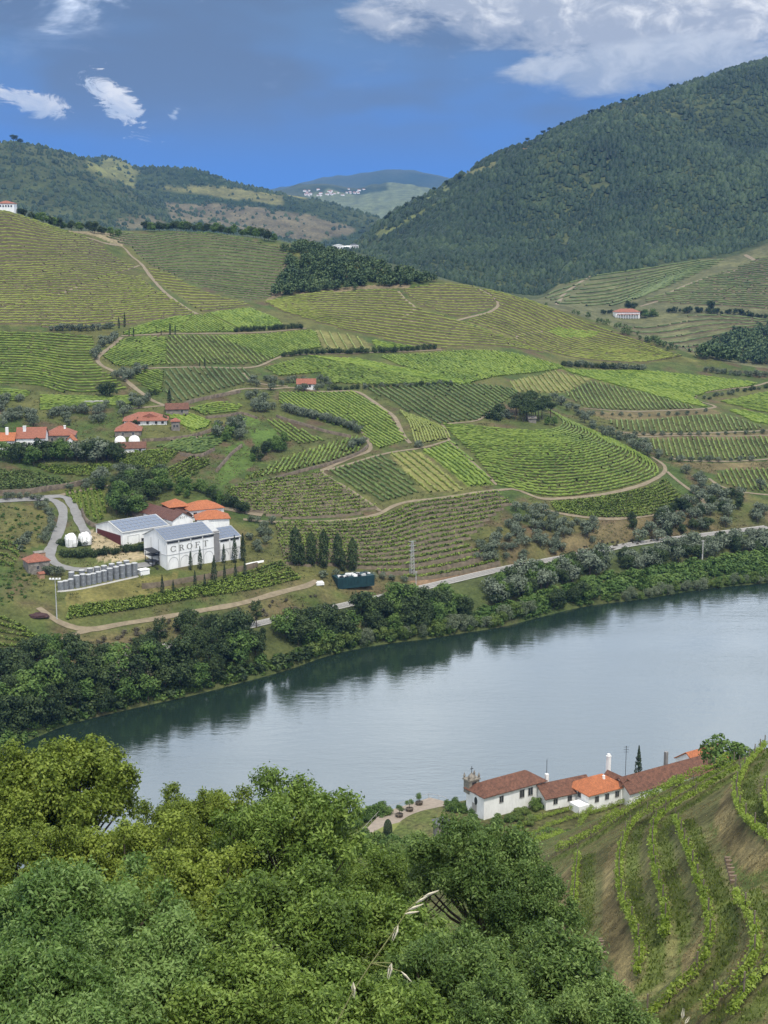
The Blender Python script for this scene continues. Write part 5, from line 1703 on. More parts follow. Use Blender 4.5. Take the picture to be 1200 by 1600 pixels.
def house(name, label, cat, corner, ang, L, D, h, rise, kind='gable', axis='x', wall=None, roof=None, over=.35, base=3.0, group=None, chim=()):
    """walls + pitched roof. corner: world point of the front left foot, front along +x, depth along +y"""
    e = empty(name, corner, ang, label, cat, group)
    wl_ = MB()
    x0, x1, y0, y1 = 0, L, 0, D
    if kind == 'gable':
        if axis == 'x':
            prof = [(0, 0, -base), (0, D, -base), (0, D, h), (0, D / 2, h + rise), (0, 0, h)]
            wl_.prism([(0, q[1], q[2]) for q in prof], (L, 0, 0))
        else:
            prof = [(0, 0, -base), (0, 0, h), (L / 2, 0, h + rise), (L, 0, h), (L, 0, -base)]
            wl_.prism(prof, (0, D, 0))
    else:
        wl_.box(0, L, 0, D, -base, h)
    wl_.build('wall', wall or M_white, e)
    rf = MB(); t = .2; o = over
    if kind == 'gable':
        if axis == 'x':
            k = rise / (D / 2); z0 = h - k * o + .04
            rf.slab([(-o, -o, z0), (L + o, -o, z0), (L + o, D / 2, h + rise + .04), (-o, D / 2, h + rise + .04)], t)
            rf.slab([(-o, D / 2, h + rise + .04), (L + o, D / 2, h + rise + .04), (L + o, D + o, z0), (-o, D + o, z0)], t)
        else:
            k = rise / (L / 2); z0 = h - k * o + .04
            rf.slab([(-o, -o, z0), (L / 2, -o, h + rise + .04), (L / 2, D + o, h + rise + .04), (-o, D + o, z0)], -t)
            rf.slab([(L / 2, -o, h + rise + .04), (L + o, -o, z0), (L + o, D + o, z0), (L / 2, D + o, h + rise + .04)], -t)
    else:
        b = [(-o, -o, h), (L + o, -o, h), (L + o, D + o, h), (-o, D + o, h)]
        bt = [(q[0], q[1], h + .16) for q in b]
        if L >= D:
            r0, r1 = (D / 2, D / 2, h + rise), (L - D / 2, D / 2, h + rise)
            if L - D < .3:
                r1 = (r0[0] + .15, r0[1], r0[2])
            fs = [(4, 5, 9, 8), (5, 6, 9), (6, 7, 8, 9), (7, 4, 8)]
        else:
            r0, r1 = (L / 2, L / 2, h + rise), (L / 2, D - L / 2, h + rise)
            fs = [(4, 5, 8), (5, 6, 9, 8), (6, 7, 9), (7, 4, 8, 9)]
        rf.add(b + bt + [r0, r1], [(3, 2, 1, 0)] + [(i, (i + 1) % 4, 4 + (i + 1) % 4, 4 + i) for i in range(4)] + fs)
    ro = rf.build('roof', roof or M_terra, e)
    for (cx, cy, cw, cz) in chim:
        MB().box(cx - cw / 2, cx + cw / 2, cy - cw / 2, cy + cw / 2, h, h + rise + cz).box(cx - cw / 2 - .1, cx + cw / 2 + .1, cy - cw / 2 - .1, cy + cw / 2 + .1, h + rise + cz, h + rise + cz + .15).build('chimney', M_white, ro)
    return e


def frame_from(pl, pr, z=None, ymin=FARY):
    """corner, heading and length of a wall foot given by two pixels, on the level of its left end"""
    a = hit(*pl, ymin)
    if z is not None:
        a = flat(pl[0], pl[1], z)
    b = flat(pr[0], pr[1], a[2])
    d = b - a
    return a, math.atan2(d[1], d[0]), float(np.hypot(d[0], d[1]))


def wall_line(name, label, pts, h, th, mat, cat='wall', ymin=FARY, dz=0.0):
    l = spline(hits(pts, ymin)[:, :2], 3.0)
    p = drape(l)
    d = np.gradient(l, axis=0); d /= np.linalg.norm(d, axis=1)[:, None]
    nr = np.c_[-d[:, 1], d[:, 0]] * th / 2
    n = len(p); top = p[:, 2] + h * .7 * (1 + .12 * vnoise(p[:, 0] / 6, p[:, 1] / 6)) + dz
    V = np.vstack([np.c_[l - nr, p[:, 2] - 1.5], np.c_[l - nr, top], np.c_[l + nr, top], np.c_[l + nr, p[:, 2] - 1.5]])
    i = np.arange(n - 1)
    Fq = np.vstack([np.stack([k*n + i, k*n + i + 1, (k+1)*n + i + 1, (k+1)*n + i], -1) for k in range(3)])
    Fq = np.vstack([Fq, [[0, n, 2*n, 3*n], [n - 1, 4*n - 1, 3*n - 1, 2*n - 1]]])
    c = p[len(p) // 2]
    o = link(name, np_mesh(name, V - c, Fq, mat), loc=c)
    return tag(o, label, cat, kind='thing')


# ---- letters of the winery, as serif strokes in a unit box
def ring_sector(mb, cx, cz, rx, rz, tx, tz, a0, a1, d, n=14):
    for i in range(n):
        p, q = a0 + (a1 - a0) * i / n, a0 + (a1 - a0) * (i + 1) / n
        o = lambda a, s: (cx + (rx - s * tx) * math.cos(a), -.02, cz + (rz - s * tz) * math.sin(a))
        mb.prism([o(p, 0), o(q, 0), o(q, 1), o(p, 1)], (0, -d, 0))


def letter(ch, w, h, d):
    mb = MB(); T, t = .17 * w, .07 * h
    bx = lambda x0, x1, z0, z1: mb.box(x0 * w, x1 * w, -.02 - d, -.02, z0 * h, z1 * h)
    pi = math.pi
    if ch in 'CO':
        a0, a1 = (.22 * pi, 1.78 * pi) if ch == 'C' else (0, 2 * pi)
        ring_sector(mb, w / 2, h / 2, w / 2, h / 2, T, t, a0, a1, d, 22)
        if ch == 'C':
            bx(.86, .93, .68, .95); bx(.86, .93, .05, .32)
    else:
        x = .18 if ch in 'RF' else .42
        bx(x, x + .17, 0, 1)
        bx(x - .12, x + .29, 0, .05)
        if ch in 'RF':
            bx(x - .12, x, .95, 1)
        if ch == 'F':
            bx(x + .17, .92, .93, 1); bx(x + .17, .74, .47, .54); bx(.86, .92, .74, .93); bx(.69, .74, .38, .47); bx(.69, .74, .54, .63)
        if ch == 'T':
            bx(.02, .98, .93, 1); bx(.02, .08, .74, .93); bx(.92, .98, .74, .93)
        if ch == 'R':
            ring_sector(mb, .36 * w, .74 * h, .48 * w, .26 * h, T, t, -.5 * pi, .5 * pi, d, 10)
            mb.prism([(.48 * w, -.02, .5 * h), (.66 * w, -.02, .5 * h), (1.02 * w, -.02, 0), (.84 * w, -.02, 0)], (0, -d, 0))
    return mb


def solar(parent, o, ux, uy, nx_, ny_, gap=.08):
    """grid of panels on a slope: o corner, ux/uy the two edges of the whole field"""
    o, ux, uy = Vector(o), Vector(ux), Vector(uy)
    n = ux.cross(uy).normalized()
    a, b = ux / nx_, uy / ny_
    la, lb = a.length - gap, b.length - gap
    cell = MB().slab([(0, 0, 0), (la, 0, 0), (la, lb, 0), (0, lb, 0)], .05).mesh('solar_panel', M_panel)
    rot = Matrix((a.normalized(), b.normalized(), n)).transposed().to_4x4()
    for i in range(nx_):
        for j in range(ny_):
            p = link('solar_panel', cell, parent)
            p.matrix_local = Matrix.Translation(o + a * (i + .03) + b * (j + .03) + n * .05) @ rot

# ------------------------------------------------------------------ the winery
c0, ANG, L0 = frame_from((261, 891), (343, 876))
sc0 = c0[1] / 2200.0
H0, D0w = 46.5 * sc0 * 1.02, 14.0
cb = flat(236, 878, c0[2]); D0w = float(np.hypot(*(cb - c0)[:2]))
print('winery', c0, math.degrees(ANG), L0, D0w, H0)
wn_ = house('winery', 'long white winery with CROFT lettering, blind arches and solar roof', 'building', c0, ANG, L0, D0w, H0, 3.0, 'gable', 'x', M_white, M_line, .3)
k = 3.0 / (D0w / 2)
solar(wn_, (-.2, .05, H0 + .26 + k * .05), (L0 * .9 + .1, 0, 0), (0, D0w / 2 - .3, k * (D0w / 2 - .3)), 15, 5, .16)
# string course, pilaster strips, plinth
tr = MB()
tr.box(0, L0, -.10, 0, H0 * .50, H0 * .50 + .16)
tr.build('string_course', M_line, wn_)
for x in (0.0, .245, .49, .735):
    MB().box(L0 * x * .93 + .02, L0 * x * .93 + .22, -.085, 0, 0, H0 * .9).build('pilaster', M_line, wn_)
for i in range(4):
    xa = L0 * (.03 + .222 * i); w_ = L0 * .19
    a = MB(); r = w_ / 2
    ring_sector(a, xa + r, .18 * H0, r, r * 1.02 + .3, .16, .16, 0, math.pi, .05, 16)
    a.box(xa, xa + .16, -.07, -.02, .1, .18 * H0); a.box(xa + w_ - .16, xa + w_, -.07, -.02, .1, .18 * H0)
    a.build('blind_arch', M_line, wn_)
    window(wn_, 'f', L0, D0w, L0 * (.02 + .225 * i), H0 - .95, L0 * .2, .6)
M_letter = simple_mat('sign_letters', (.22, .215, .19), .8, .1, 2)
lw = L0 * .105
for i, ch in enumerate('CROFT'):
    letter(ch, lw, H0 * .205, .07).build('letter', M_letter, wn_, loc=(L0 * (.075 + .152 * i), 0, H0 * .60))
MB().box(L0 * .90, L0, -.22, D0w * .45, 0, H0 + .6).build('concrete_shaft', M_concrete, wn_)
for x in (.33, .66):
    MB().box(-.09, 0, D0w * x, D0w * x + .22, 0, H0).build('pilaster', M_line, wn_)
MB().box(-.10, 0, 0, D0w, H0 * .5, H0 * .5 + .16).build('string_course', M_line, wn_)
# lower right wing
cw = np.array(c0) + np.array((math.cos(ANG), math.sin(ANG), 0)) * (L0 + .02)
L1, H1 = L0 * .42, H0 * .74
wing = house('winery_wing', 'lower white wing at the right end of the lettered winery', 'building', cw, ANG, L1, D0w * .86, H1, 2.7, 'gable', 'x', M_white, M_line, .3)
k1 = 2.7 / (D0w * .43)
solar(wing, (.05, .05, H1 + .26 + k1 * .05), (L1 + .1, 0, 0), (0, D0w * .43 - .3, k1 * (D0w * .43 - .3)), 6, 4, .16)
for i in range(2):
    window(wing, 'f', L1, D0w, L1 * (.06 + .48 * i), H1 - .85, L1 * .38, .55)
    a = MB(); r = L1 * .19
    ring_sector(a, L1 * (.06 + .47 * i) + r, .22 * H1, r, r * 1.1, .16, .16, 0, math.pi, .05, 14)
    a.box(L1 * (.06 + .47 * i), L1 * (.06 + .47 * i) + .16, -.07, -.02, .1, .22 * H1)
    a.build('blind_arch', M_line, wing)
    MB().box(L1 * (.02 + .47 * i), L1 * (.02 + .47 * i) + .2, -.085, 0, 0, H1 * .85).build('pilaster', M_line, wing)
MB().box(0, L1, -.1, 0, H1 * .5, H1 * .5 + .15).build('string_course', M_line, wing)

# white shed with solar roof and red gable opening
cs, a_s, Ls = frame_from((192, 854), (273, 845))
sc1 = cs[1] / 2200.0
bs_ = flat(174, 838, cs[2]); Ds = float(np.hypot(*(bs_ - cs)[:2])); Hs = 22 * sc1
Ls = min(Ls, 19.0)
print('shed', cs, math.degrees(a_s), Ls, Ds, Hs)
shed = house('white_shed', 'white industrial shed with blue grey solar roof and dark red gable opening', 'building', cs, ANG, Ls, Ds, Hs, 2.6, 'gable', 'x', M_white, M_line, .3)
ks = 2.6 / (Ds / 2)
solar(shed, (.2, .2, Hs + .26 + ks * .2), (Ls - .4, 0, 0), (0, Ds / 2 - .5, ks * (Ds / 2 - .5)), 10, 4, .2)
door(shed, 'l', Ls, Ds, .8, Ds - 2.0, Hs * .78, M_red)
a = MB()
for q in ((2.0, 2.16), (6.4, 6.56)):
    a.box(q[0], q[1], -.06, 0, 0, Hs * .7)
a.box(2.0, 6.56, -.06, 0, Hs * .7, Hs * .7 + .14)
a.build('gate_frame', M_line, shed)
window(shed, 'f', Ls, Ds, 7.4, .9, 2.2, .9)
MB().box(8.2, 9.8, -2.1, -.3, 0, 1.1).box(8.4, 9.6, -1.9, -.5, 1.1, 1.7).build('crate_stack', M_dark, shed)

FD = np.array((math.cos(ANG), math.sin(ANG), 0)); BD = np.array((-math.sin(ANG), math.cos(ANG), 0))
# dark brown roofed cellar, gable towards the river, small lettering on the gable
cc, a_c, Lc = frame_from((270, 836), (303, 831))
Lc = max(Lc, 8.5)
cel = house('cellar', 'white cellar with long dark brown roof and small lettering on its gable', 'building', cc, ANG, Lc, 22.0, 5.2, 2.4, 'gable', 'y', M_white, M_dkbrown, .3)
for i, ch in enumerate('CROFT'):
    letter(ch, .62, .75, .05).build('letter', M_letter, cel, loc=(Lc / 2 - 2.1 + .86 * i, 0, 5.35))
ca = hit(263, 800)
cel2 = house('cellar_annex', 'narrow dark roofed stone annex beside the brown cellar', 'building', cc + FD * (Lc + .3) + BD * 7, ANG, 4.0, 16, 4.4, 1.6, 'gable', 'y', M_stoneb, M_dkbrown, .3)
st_ = house('stone_gable', 'stone store at the back end of the brown cellar', 'building', cc - FD * 1.6 + BD * 19, ANG, 4.2, 6, 3.8, 1.6, 'gable', 'y', M_stoneb, M_stoneb, .1)
# orange roofs
co = hit(300, 812)
o1 = house('orange_house', 'low building with bright orange hipped roof behind the cellar', 'building', co - BD * 1.0 - FD * 1.5, ANG - .25, 13.0, 9.5, 3.6, 2.6, 'hip', 'x', M_white, M_orange, .5)
for x in (2, 5, 8, 11):
    window(o1, 'f', 13.0, 9.5, x - .6, 1.0, 1.3, 1.7)
o1b = house('orange_wing', 'small left wing with bright orange roof', 'building', co - FD * 6.0 + BD * 5.2, ANG - .25, 7.5, 8.5, 4.4, 2.3, 'hip', 'x', M_brown, M_orange, .5)
co2 = hit(308, 834)
o2 = house('russet_house', 'building with russet orange hipped roof close behind the winery roof', 'building', co2, ANG - .5, 11.5, 8.0, 5.0, 2.6, 'hip', 'x', M_brown, M_orange, .5)
MB().box(0, 11.5, -.05, 0, 0, 5).build('front_face', M_white, o2)

# steel stair and tank at the left end of the winery
stc = np.array(c0) + BD * (D0w * .30) - FD * 3.0
e = empty('steel_stair', stc, ANG, 'dark steel stair and platform against the left end of the winery', 'stair')
for x in (0, 2.6):
    for y in (0, 4.2):
        MB().box(x, x + .16, y, y + .16, -1, 5.6).build('post', M_dark, e)
for z in (2.3, 4.4):
    MB().box(-.1, 2.9, -.1, 4.5, z, z + .14).build('platform', M_dark, e)
    MB().box(-.1, 2.9, -.14, -.08, z + .95, z + 1.03).box(-.14, -.08, -.1, 4.5, z + .95, z + 1.03).build('railing', M_dark, e)
MB().slab([(-.3, -.3, 5.5), (3.0, -.3, 5.5), (3.0, 4.7, 6.2), (-.3, 4.7, 6.2)], .12).build('canopy', M_dark, e)
for i in range(9):
    MB().box(.2, 1.2, -2.6 + i * .29, -2.35 + i * .29, .2 + i * .24, .26 + i * .24).build('step', M_dark, e)
MB().lathe([(.9, 0), (.9, 1.9), (.6, 2.15), (.1, 2.2)], 12, (1.4, 2.2, 0)).build('white_drum', M_white, e)

# steel tanks
ORD = 'first second third fourth fifth sixth seventh eighth ninth tenth eleventh twelfth thirteenth fourteenth'.split()


def tank(px, py, hp, label, zoff=0.0, wpx=9.6):
    p = hit(px, py)
    s = p[1] / 2200.0
    h, r = hp * s, wpx * s / 2
    e = empty('steel_tank', p, random.random(), label, 'tank', 'steel wine tanks beside the winery')
    MB().lathe([(r, -1.2), (r, h * .32), (r * 1.03, h * .33), (r * 1.03, h * .36), (r, h * .37), (r, h * .66), (r * 1.03, h * .67), (r * 1.03, h * .70), (r, h * .71), (r, h)], 18).build('shell', M_steel, e)
    MB().lathe([(r * 1.03, h), (r * .95, h + .06), (r * .25, h + .24), (r * .1, h + .28)], 18).build('lid', M_line, e)
    return e


for i, (a, b, hp) in enumerate(((95, 922, 14), (103, 920.5, 14), (111, 919, 15), (120.5, 917, 19), (130, 915, 19), (138.5, 913, 16.5), (146.3, 911.5, 16.5), (154.5, 909.5, 17), (163, 907.5, 17), (172, 906, 19), (182, 904, 19.5), (191.5, 902, 20), (201.3, 900.5, 20.5), (210.7, 899, 20.5))):
    tank(a, b, hp, '%s steel tank from the left in the front row beside the winery' % ORD[i])
for i, (a, b, hp) in enumerate(((112, 907, 14), (128, 904, 14), (141, 902, 15), (152, 900, 15), (163, 898, 15), (175, 896, 16), (187, 894, 16), (198, 892, 17))):
    tank(a, b, hp, '%s steel tank from the left in the back row, mostly hidden' % ORD[i])
tb = hit(220, 900)
tag(MB().box(0, 3.4, 0, 2.4, -1, 1.7).box(-.15, 3.55, -.15, 2.55, 1.7, 1.85).build('pump_box', M_white, loc=tb, rz=ANG), 'small white roofed pump box at the right end of the tank row', 'box')
# low wall under the tank row
wall_line('tank_plinth', 'pale low wall in front of the steel tank row', [(90, 925), (130, 920), (180, 909), (216, 901)], .5, .5, M_conc)

# two lumpy wrapped tanks
for i, (a, b, w_, h_) in enumerate(((111, 853, 23, 25), (133, 850, 24, 23))):
    p = hit(a, b); s = p[1] / 2200.0
    m = MB(); rgl = np.random.default_rng(i)
    prof = [(.96, 0), (1.02, .3), (1.0, .6), (.86, .84), (.5, .98), (.1, 1.0)]
    kk_ = 14
    for r_, z_ in prof:
        for j in range(kk_):
            t = 6.283 * j / kk_; f_ = 1 + .14 * (rgl.random() - .5)
            sq = max(abs(math.cos(t)), abs(math.sin(t))) ** -.6
            m.v.append((r_ * w_ * s * .42 * math.cos(t) * f_ * sq, r_ * w_ * s * .46 * math.sin(t) * f_ * sq, z_ * h_ * s * .8 * f_))
    for q in range(len(prof) - 1):
        for j in range(kk_):
            m.f.append((q*kk_ + j, q*kk_ + (j+1) % kk_, (q+1)*kk_ + (j+1) % kk_, (q+1)*kk_ + j))
    m.f.append(tuple((len(prof) - 1)*kk_ + j for j in range(kk_)))
    e = empty('wrapped_tank', p, .5, ['left', 'right'][i] + ' lumpy white wrapped tank beside the winery yard', 'tank')
    m.build('cover', M_white, e)
    for j in range(3):
        t = (j - 1) * .28 * w_ * s
        MB().tube([(t, -w_ * s * .47, .1), (t, -w_ * s * .44, h_ * s * .55), (t, 0, h_ * s * .84), (t, w_ * s * .44, h_ * s * .55)], .06, 5).build('strap', M_dark, e)

# small stone house with its brick tower
p, an, Lh = frame_from((45, 898), (77, 892))
sh_ = house('stone_house', 'small stone house with red hipped roof where the lane ends', 'house', p, ANG - .2, 7.0, 6.2, 3.8, 2.2, 'hip', 'x', M_stone, M_terra, .3)
window(sh_, 'f', 7, 6.2, 2.6, 1.4, .9, 1.1)
bt_ = house('brick_tower', 'square ochre brick tower behind the small stone house', 'tower', np.array(p) + np.array((.5, 8.0, 0)), ANG - .2, 3.2, 3.2, 5.0, .25, 'hip', 'x', M_brick, M_stone, .12)
hb_ = hit(62, 905)
hut = house('garden_hut', 'tiny pinkish hut in front of the stone house', 'hut', hb_, ANG, 1.8, 1.6, 1.5, .5, 'gable', 'x', M_brick, M_terra, .15)
# heap of dark plastic or soil
p = hit(60, 962); rgl = np.random.default_rng(9)
m = MB()
for r_, z_ in ((1.0, 0), (.8, .5), (.4, .85), (.05, 1)):
    for j in range(14):
        t = 6.283 * j / 14; f_ = 1 + .25 * (rgl.random() - .5)
        m.v.append((r_ * 3.2 * math.cos(t) * f_, r_ * 2.4 * math.sin(t) * f_, z_ * 1.2 * f_ - .2))
for q in range(3):
    for j in range(14):
        m.f.append((q*14 + j, q*14 + (j+1) % 14, (q+1)*14 + (j+1) % 14, (q+1)*14 + j))
tag(m.build('soil_heap', simple_mat('heap', (.050, .026, .024), .9, .4, 1.2, bumpd=.15), loc=p), 'dark reddish heap on the grass near the lamp mast', 'heap')

# walls round the yard
wall_line('retaining_wall', 'long grey retaining wall on the slope below the winery', [(222, 920), (262, 915), (320, 905), (372, 893), (402, 886)], 2.4, .6, M_wall_dry)
wall_line('white_parapet', 'short white railing wall right of the winery', [(382, 884), (396, 881), (412, 878)], .9, .3, M_white)
wall_line('yard_wall', 'curved brown stone wall above the winery yard', [(128, 800), (134, 815), (148, 824), (174, 828)], 2.2, .7, M_stoneb)
wall_line('brown_wall', 'long brown stone wall above the lane at the left', [(-6, 775), (40, 772), (80, 766), (134, 756)], 2.8, .8, M_stoneb)
wall_line('curved_wall', 'curved stone wall carrying the farm road', [(288, 634), (305, 628), (335, 622), (375, 614)], 2.2, .7, M_stoneb)
wall_line('farm_wall', 'long stone wall of the farm terrace', [(222, 690), (262, 688), (300, 683), (330, 674), (352, 668)], 1.8, .7, M_stoneb)
wall_line('stepped_wall', 'long brown terrace wall along the walled lane', [(368, 762), (400, 757), (432, 749), (470, 738), (520, 725), (560, 710), (575, 698)], 1.7, .7, M_stoneb)
wall_line('hedge_wall', 'stone wall below the blue grey olive hedge', [(432, 652), (470, 664), (510, 676), (548, 684)], 1.8, .7, M_stoneb)
wall_line('lawn_wall', 'stone wall at the top of the green lawn', [(322, 654), (360, 650), (378, 647), (402, 655)], 1.5, .6, M_stoneb)
wall_line('long_lawn_wall', 'stepped stone wall left of the long lawn', [(338, 738), (352, 722), (365, 708), (378, 698)], 1.8, .7, M_stoneb)
wall_line('vine_wall', 'stone wall under the vines below the farm lane', [(282, 712), (312, 714), (335, 704)], 1.7, .7, M_stoneb)

# lamp mast, pylon, posts
p = hit(89, 968); s = p[1] / 2200
e = empty('lamp_mast', p, 0, 'tall grey lamp mast standing below the steel tanks', 'mast')
hh = 66 * s
MB().tube([(0, 0, -.5), (0, 0, hh)], [.2, .1], 8).build('pole', M_line, e)
MB().box(-1.5, 1.5, -.12, .12, hh, hh + .18).build('crossbar', M_line, e)
for x in (-1.4, -.5, .5, 1.4):
    MB().box(x - .28, x + .28, -.4, .1, hh + .18, hh + .6).build('lamp_head', M_white, e)
p = hit(644, 900); s = p[1] / 2200
e = empty('lattice_pylon', p, .4, 'slim steel lattice pylon on the vine terraces above the railway', 'pylon')
hh = 58 * s; w0 = .75
for x in (-1, 1):
    for y in (-1, 1):
        MB().tube([(x * w0, y * w0, -.3), (x * w0 * .35, y * w0 * .35, hh)], .08, 5).build('leg', M_line, e)
br = MB(); nz = 11
for i in range(nz):
    za, zb = hh * i / nz, hh * (i + 1) / nz
    fa, fb = w0 * (1 - .65 * i / nz), w0 * (1 - .65 * (i + 1) / nz)
    for (ax, ay), (bx, by) in (((-1, -1), (1, -1)), ((1, -1), (1, 1)), ((1, 1), (-1, 1)), ((-1, 1), (-1, -1))):
        br.tube([(ax * fa, ay * fa, za), (bx * fb, by * fb, zb)], .05, 4)
br.build('bracing', M_line, e)
for z_ in (.72, .86, .98):
    MB().box(-1.3, 1.3, -.07, .07, hh * z_, hh * z_ + .14).build('cross_arm', M_line, e)
p = hit(1097, 880); s = p[1] / 2200
e = empty('concrete_post', p, 0, 'single pale concrete post beside the railway at the right', 'post')
MB().tube([(0, 0, -.5), (0, 0, 38 * s)], [.32, .2], 8).build('pole', M_conc, e)
MB().box(-.7, .7, -.1, .1, 36 * s, 36 * s + .2).build('cross_arm', M_conc, e)
p = hit(650, 915)
tag(MB().tube([(0, 0, -.5), (0, 0, 5.2)], [.14, .1], 7).box(-.5, .5, -.06, .06, 4.8, 4.95).build('wooden_pole', M_line, loc=p), 'short pole between the pylon and the railway', 'pole')

# dark green tank with clutter on it
p, an, Lt = frame_from((528, 920), (585, 914))
s = p[1] / 2200
e = empty('green_container', p, an, 'dark teal open container with pale clutter on top above the railway', 'container')
bk = flat(513, 907, p[2]); Dt = 5.5; Ht = 13 * s; e.location.z += .8
print('tank', Lt, Dt, Ht)
M_teal = simple_mat('teal_sheet', (.012, .040, .044), .6, .3, .6)
MB().box(0, Lt, 0, Dt, -1, Ht).build('body', M_teal, e)
for i in range(12):
    MB().box(Lt * (i + .45) / 12, Lt * (i + .55) / 12, -.1, 0, 0, Ht).build('rib', M_teal, e)
rgl = np.random.default_rng(4)
for i in range(26):
    x, y = rgl.random() * (Lt - 1.5), rgl.random() * (Dt - 1.2)
    MB().box(x, x + .5 + rgl.random() * 1.1, y, y + .4 + rgl.random() * .8, Ht, Ht + .2 + .35 * rgl.random() + i * .003).build('bundle', [M_white, M_line, M_dark][i % 3], e)
p = hit(400, 915)
p = hit(495, 915)
tag(MB().box(0, 2.6, 0, 1.2, 0, .9).box(.3, 2.2, .15, 1.05, .9, 1.3).build('white_van', M_white, loc=p, rz=.3), 'small white box parked at the end of the dirt track', 'box')

# ------------------------------------------------------------------ farmhouses of the far bank
def farm(name, label, px, py, ang, Lpx, D, hpx, rise, kind, axis, wall, roof, cat='house', **kw):
    p = hit(px, py, FARY, kw.pop('crest', None)); s = p[1] / 2200.0
    L, h = Lpx * s / max(.5, math.cos(ang)), hpx * s
    wins = kw.pop('wins', ()); 
    e = house(name, label, cat, p, ang, L, D, h, rise, kind, axis, wall, roof, **kw)
    for fx in wins:
        window(e, 'f', L, D, L * fx - .45, h * .38, .9, min(1.2, h * .45))
    return e, L, h


e, L, h = farm('red_house', 'long low farmhouse with red hipped roof and raised dormer', 194, 666, .12, 66, 12, 8, 3.2, 'hip', 'x', M_white, M_terra, wins=(.15, .35, .55, .75, .9), over=.7)
dm = MB(); x0 = L * .42
dm.prism([(x0, 2.0, h + .6), (x0 + 6.5, 2.0, h + .6), (x0 + 6.5, 2.0, h + 1.6), (x0 + 3.25, 2.0, h + 3.0), (x0, 2.0, h + 1.6)], (0, 4.5, 0))
dm.build('dormer', M_terra, e)
e, L, h = farm('barn', 'stone barn with steep red hipped roof below the long red house', 180, 684, .12, 40, 11, 10, 3.6, 'hip', 'x', M_stone, M_terra, wins=(.3, .7))
e, L, h = farm('brown_shed', 'low shed with brown roof and white end wall below the barn', 185, 709, .15, 42, 8, 8, 2.0, 'gable', 'x', M_white, M_brown, wins=(.8,))
for i, (a, b) in enumerate(((188, 694), (210, 693))):
    p = hit(a, b); s = p[1] / 2200
    r = 9 * s
    m = MB().lathe([(r, -1), (r, 1.2), (r * .93, 2.1), (r * .7, 2.9), (r * .35, 3.3), (.05, 3.4)], 16)
    e = empty('wine_vat', p, 0, '%s of two round white domed vats beside the stone barn' % ('left', 'right')[i], 'vat')
    m.build('dome', M_white, e, True)
    MB().lathe([(.5, 3.3), (.5, 3.6), (.1, 3.65)], 10).build('hatch', M_line, e)
e, L, h = farm('cottage', 'grey roofed stone cottage beside the single cypress', 260, 649, .2, 34, 8, 9, 2.2, 'gable', 'x', M_stone, M_brown, wins=(.7,))
e, L, h = farm('stone_turret', 'small square stone tower with red pyramid roof', 268, 673, .15, 13, 4, 14, 1.6, 'hip', 'x', M_stone, M_terra, cat='tower', wins=(.35, .7))
e, L, h = farm('orange_farmhouse', 'orange roofed farmhouse cut off by the left edge', -14, 702, .1, 36, 9, 13, 2.6, 'gable', 'x', M_white, M_orange, wins=(.5, .8))
MB().box(L * .6, L * .6 + 1.1, 3, 4.1, h + 1, h + 5).build('chimney', M_white, e)
e, L, h = farm('white_farmhouse', 'white farmhouse with red roof between dark trees at the left', 26, 703, .12, 44, 12, 18, 3.6, 'gable', 'x', M_white, M_terra, wins=(.2, .45, .7, .9), chim=((3, 4, 1.2, .8),))
e, L, h = farm('stone_farmhouse', 'stone farmhouse with red hipped roof right of the white one', 70, 694, .12, 46, 11, 13, 3.4, 'hip', 'x', M_stone, M_terra, wins=(.25, .5, .75), chim=((8, 4, .8, .2),))
e, L, h = farm('white_annex', 'narrow white house with orange roof among the farm trees', 102, 710, .12, 17, 7, 19, 2.4, 'gable', 'y', M_white, M_orange, wins=(.3, .7))
e, L, h = farm('vine_shed', 'little shed with red roof beside the vineyard lane', 464, 608, .05, 29, 6, 8, 2.2, 'gable', 'x', M_white, M_terra, wins=(.3, .7))
e, L, h = farm('grove_ruin', 'small ruined stone hut in the pine grove', 826, 660, .1, 12, 4, 6, .8, 'gable', 'x', M_stone, M_stone, cat='hut')
p = hit(130, 630)
tag(MB().box(0, 9, 0, 1.5, -1, .9).build('pale_slab', M_conc, loc=p, rz=.25), 'pale concrete slab on the terraces above the left farm', 'slab')
# hill farm at the right, estate in the saddle, house on the left crest
e, L, h = farm('white_manor', 'white farmhouse with pale red roof on the far right hill', 962, 496, .08, 38, 11, 8, 3.0, 'hip', 'x', M_white, M_terra, wins=(.1, .25, .4, .55, .7, .85), crest=False, over=.6)
MB().box(L * .05, L * .95, -3.0, -.1, h * .55, h * .62).build('veranda_roof', M_terra, e)
for i in range(9):
    MB().box(L * (.06 + .105 * i), L * (.06 + .105 * i) + .5, -3.0, -2.5, -1, h * .55).build('column', M_white, e)
for a, b, h_ in ((982, 485, 9), (991, 485, 8)):
    px_tree('dark', a, b, h_, '%s dark round tree behind the white farmhouse on the far right hill' % ('left' if a < 985 else 'right'), crest=False, group='trees behind the far farmhouse')
along(['green', 'dark', 'light'], [(1000, 497), (1015, 496), (1025, 495)], 6, (4, 8), 'green tree right of the white farmhouse on the far hill', 'trees right of the far farmhouse', 2, crest=False)
along('dark', [(940, 492), (958, 490)], 4, (3, 5), 'dark tree left of the white farmhouse on the far hill', 'trees left of the far farmhouse', 1, crest=False)
along(['dark', 'darkbush'], [(1040, 489), (1090, 488), (1140, 491), (1200, 498)], 26, (3, 6), 'dark bush in the line across the far right hill', 'bush line on the far hill', 3, 'bush', crest=False)
px_tree('dark', 1110, 487, 11, 'tallest dark tree in the bush line on the far right hill', crest=False)
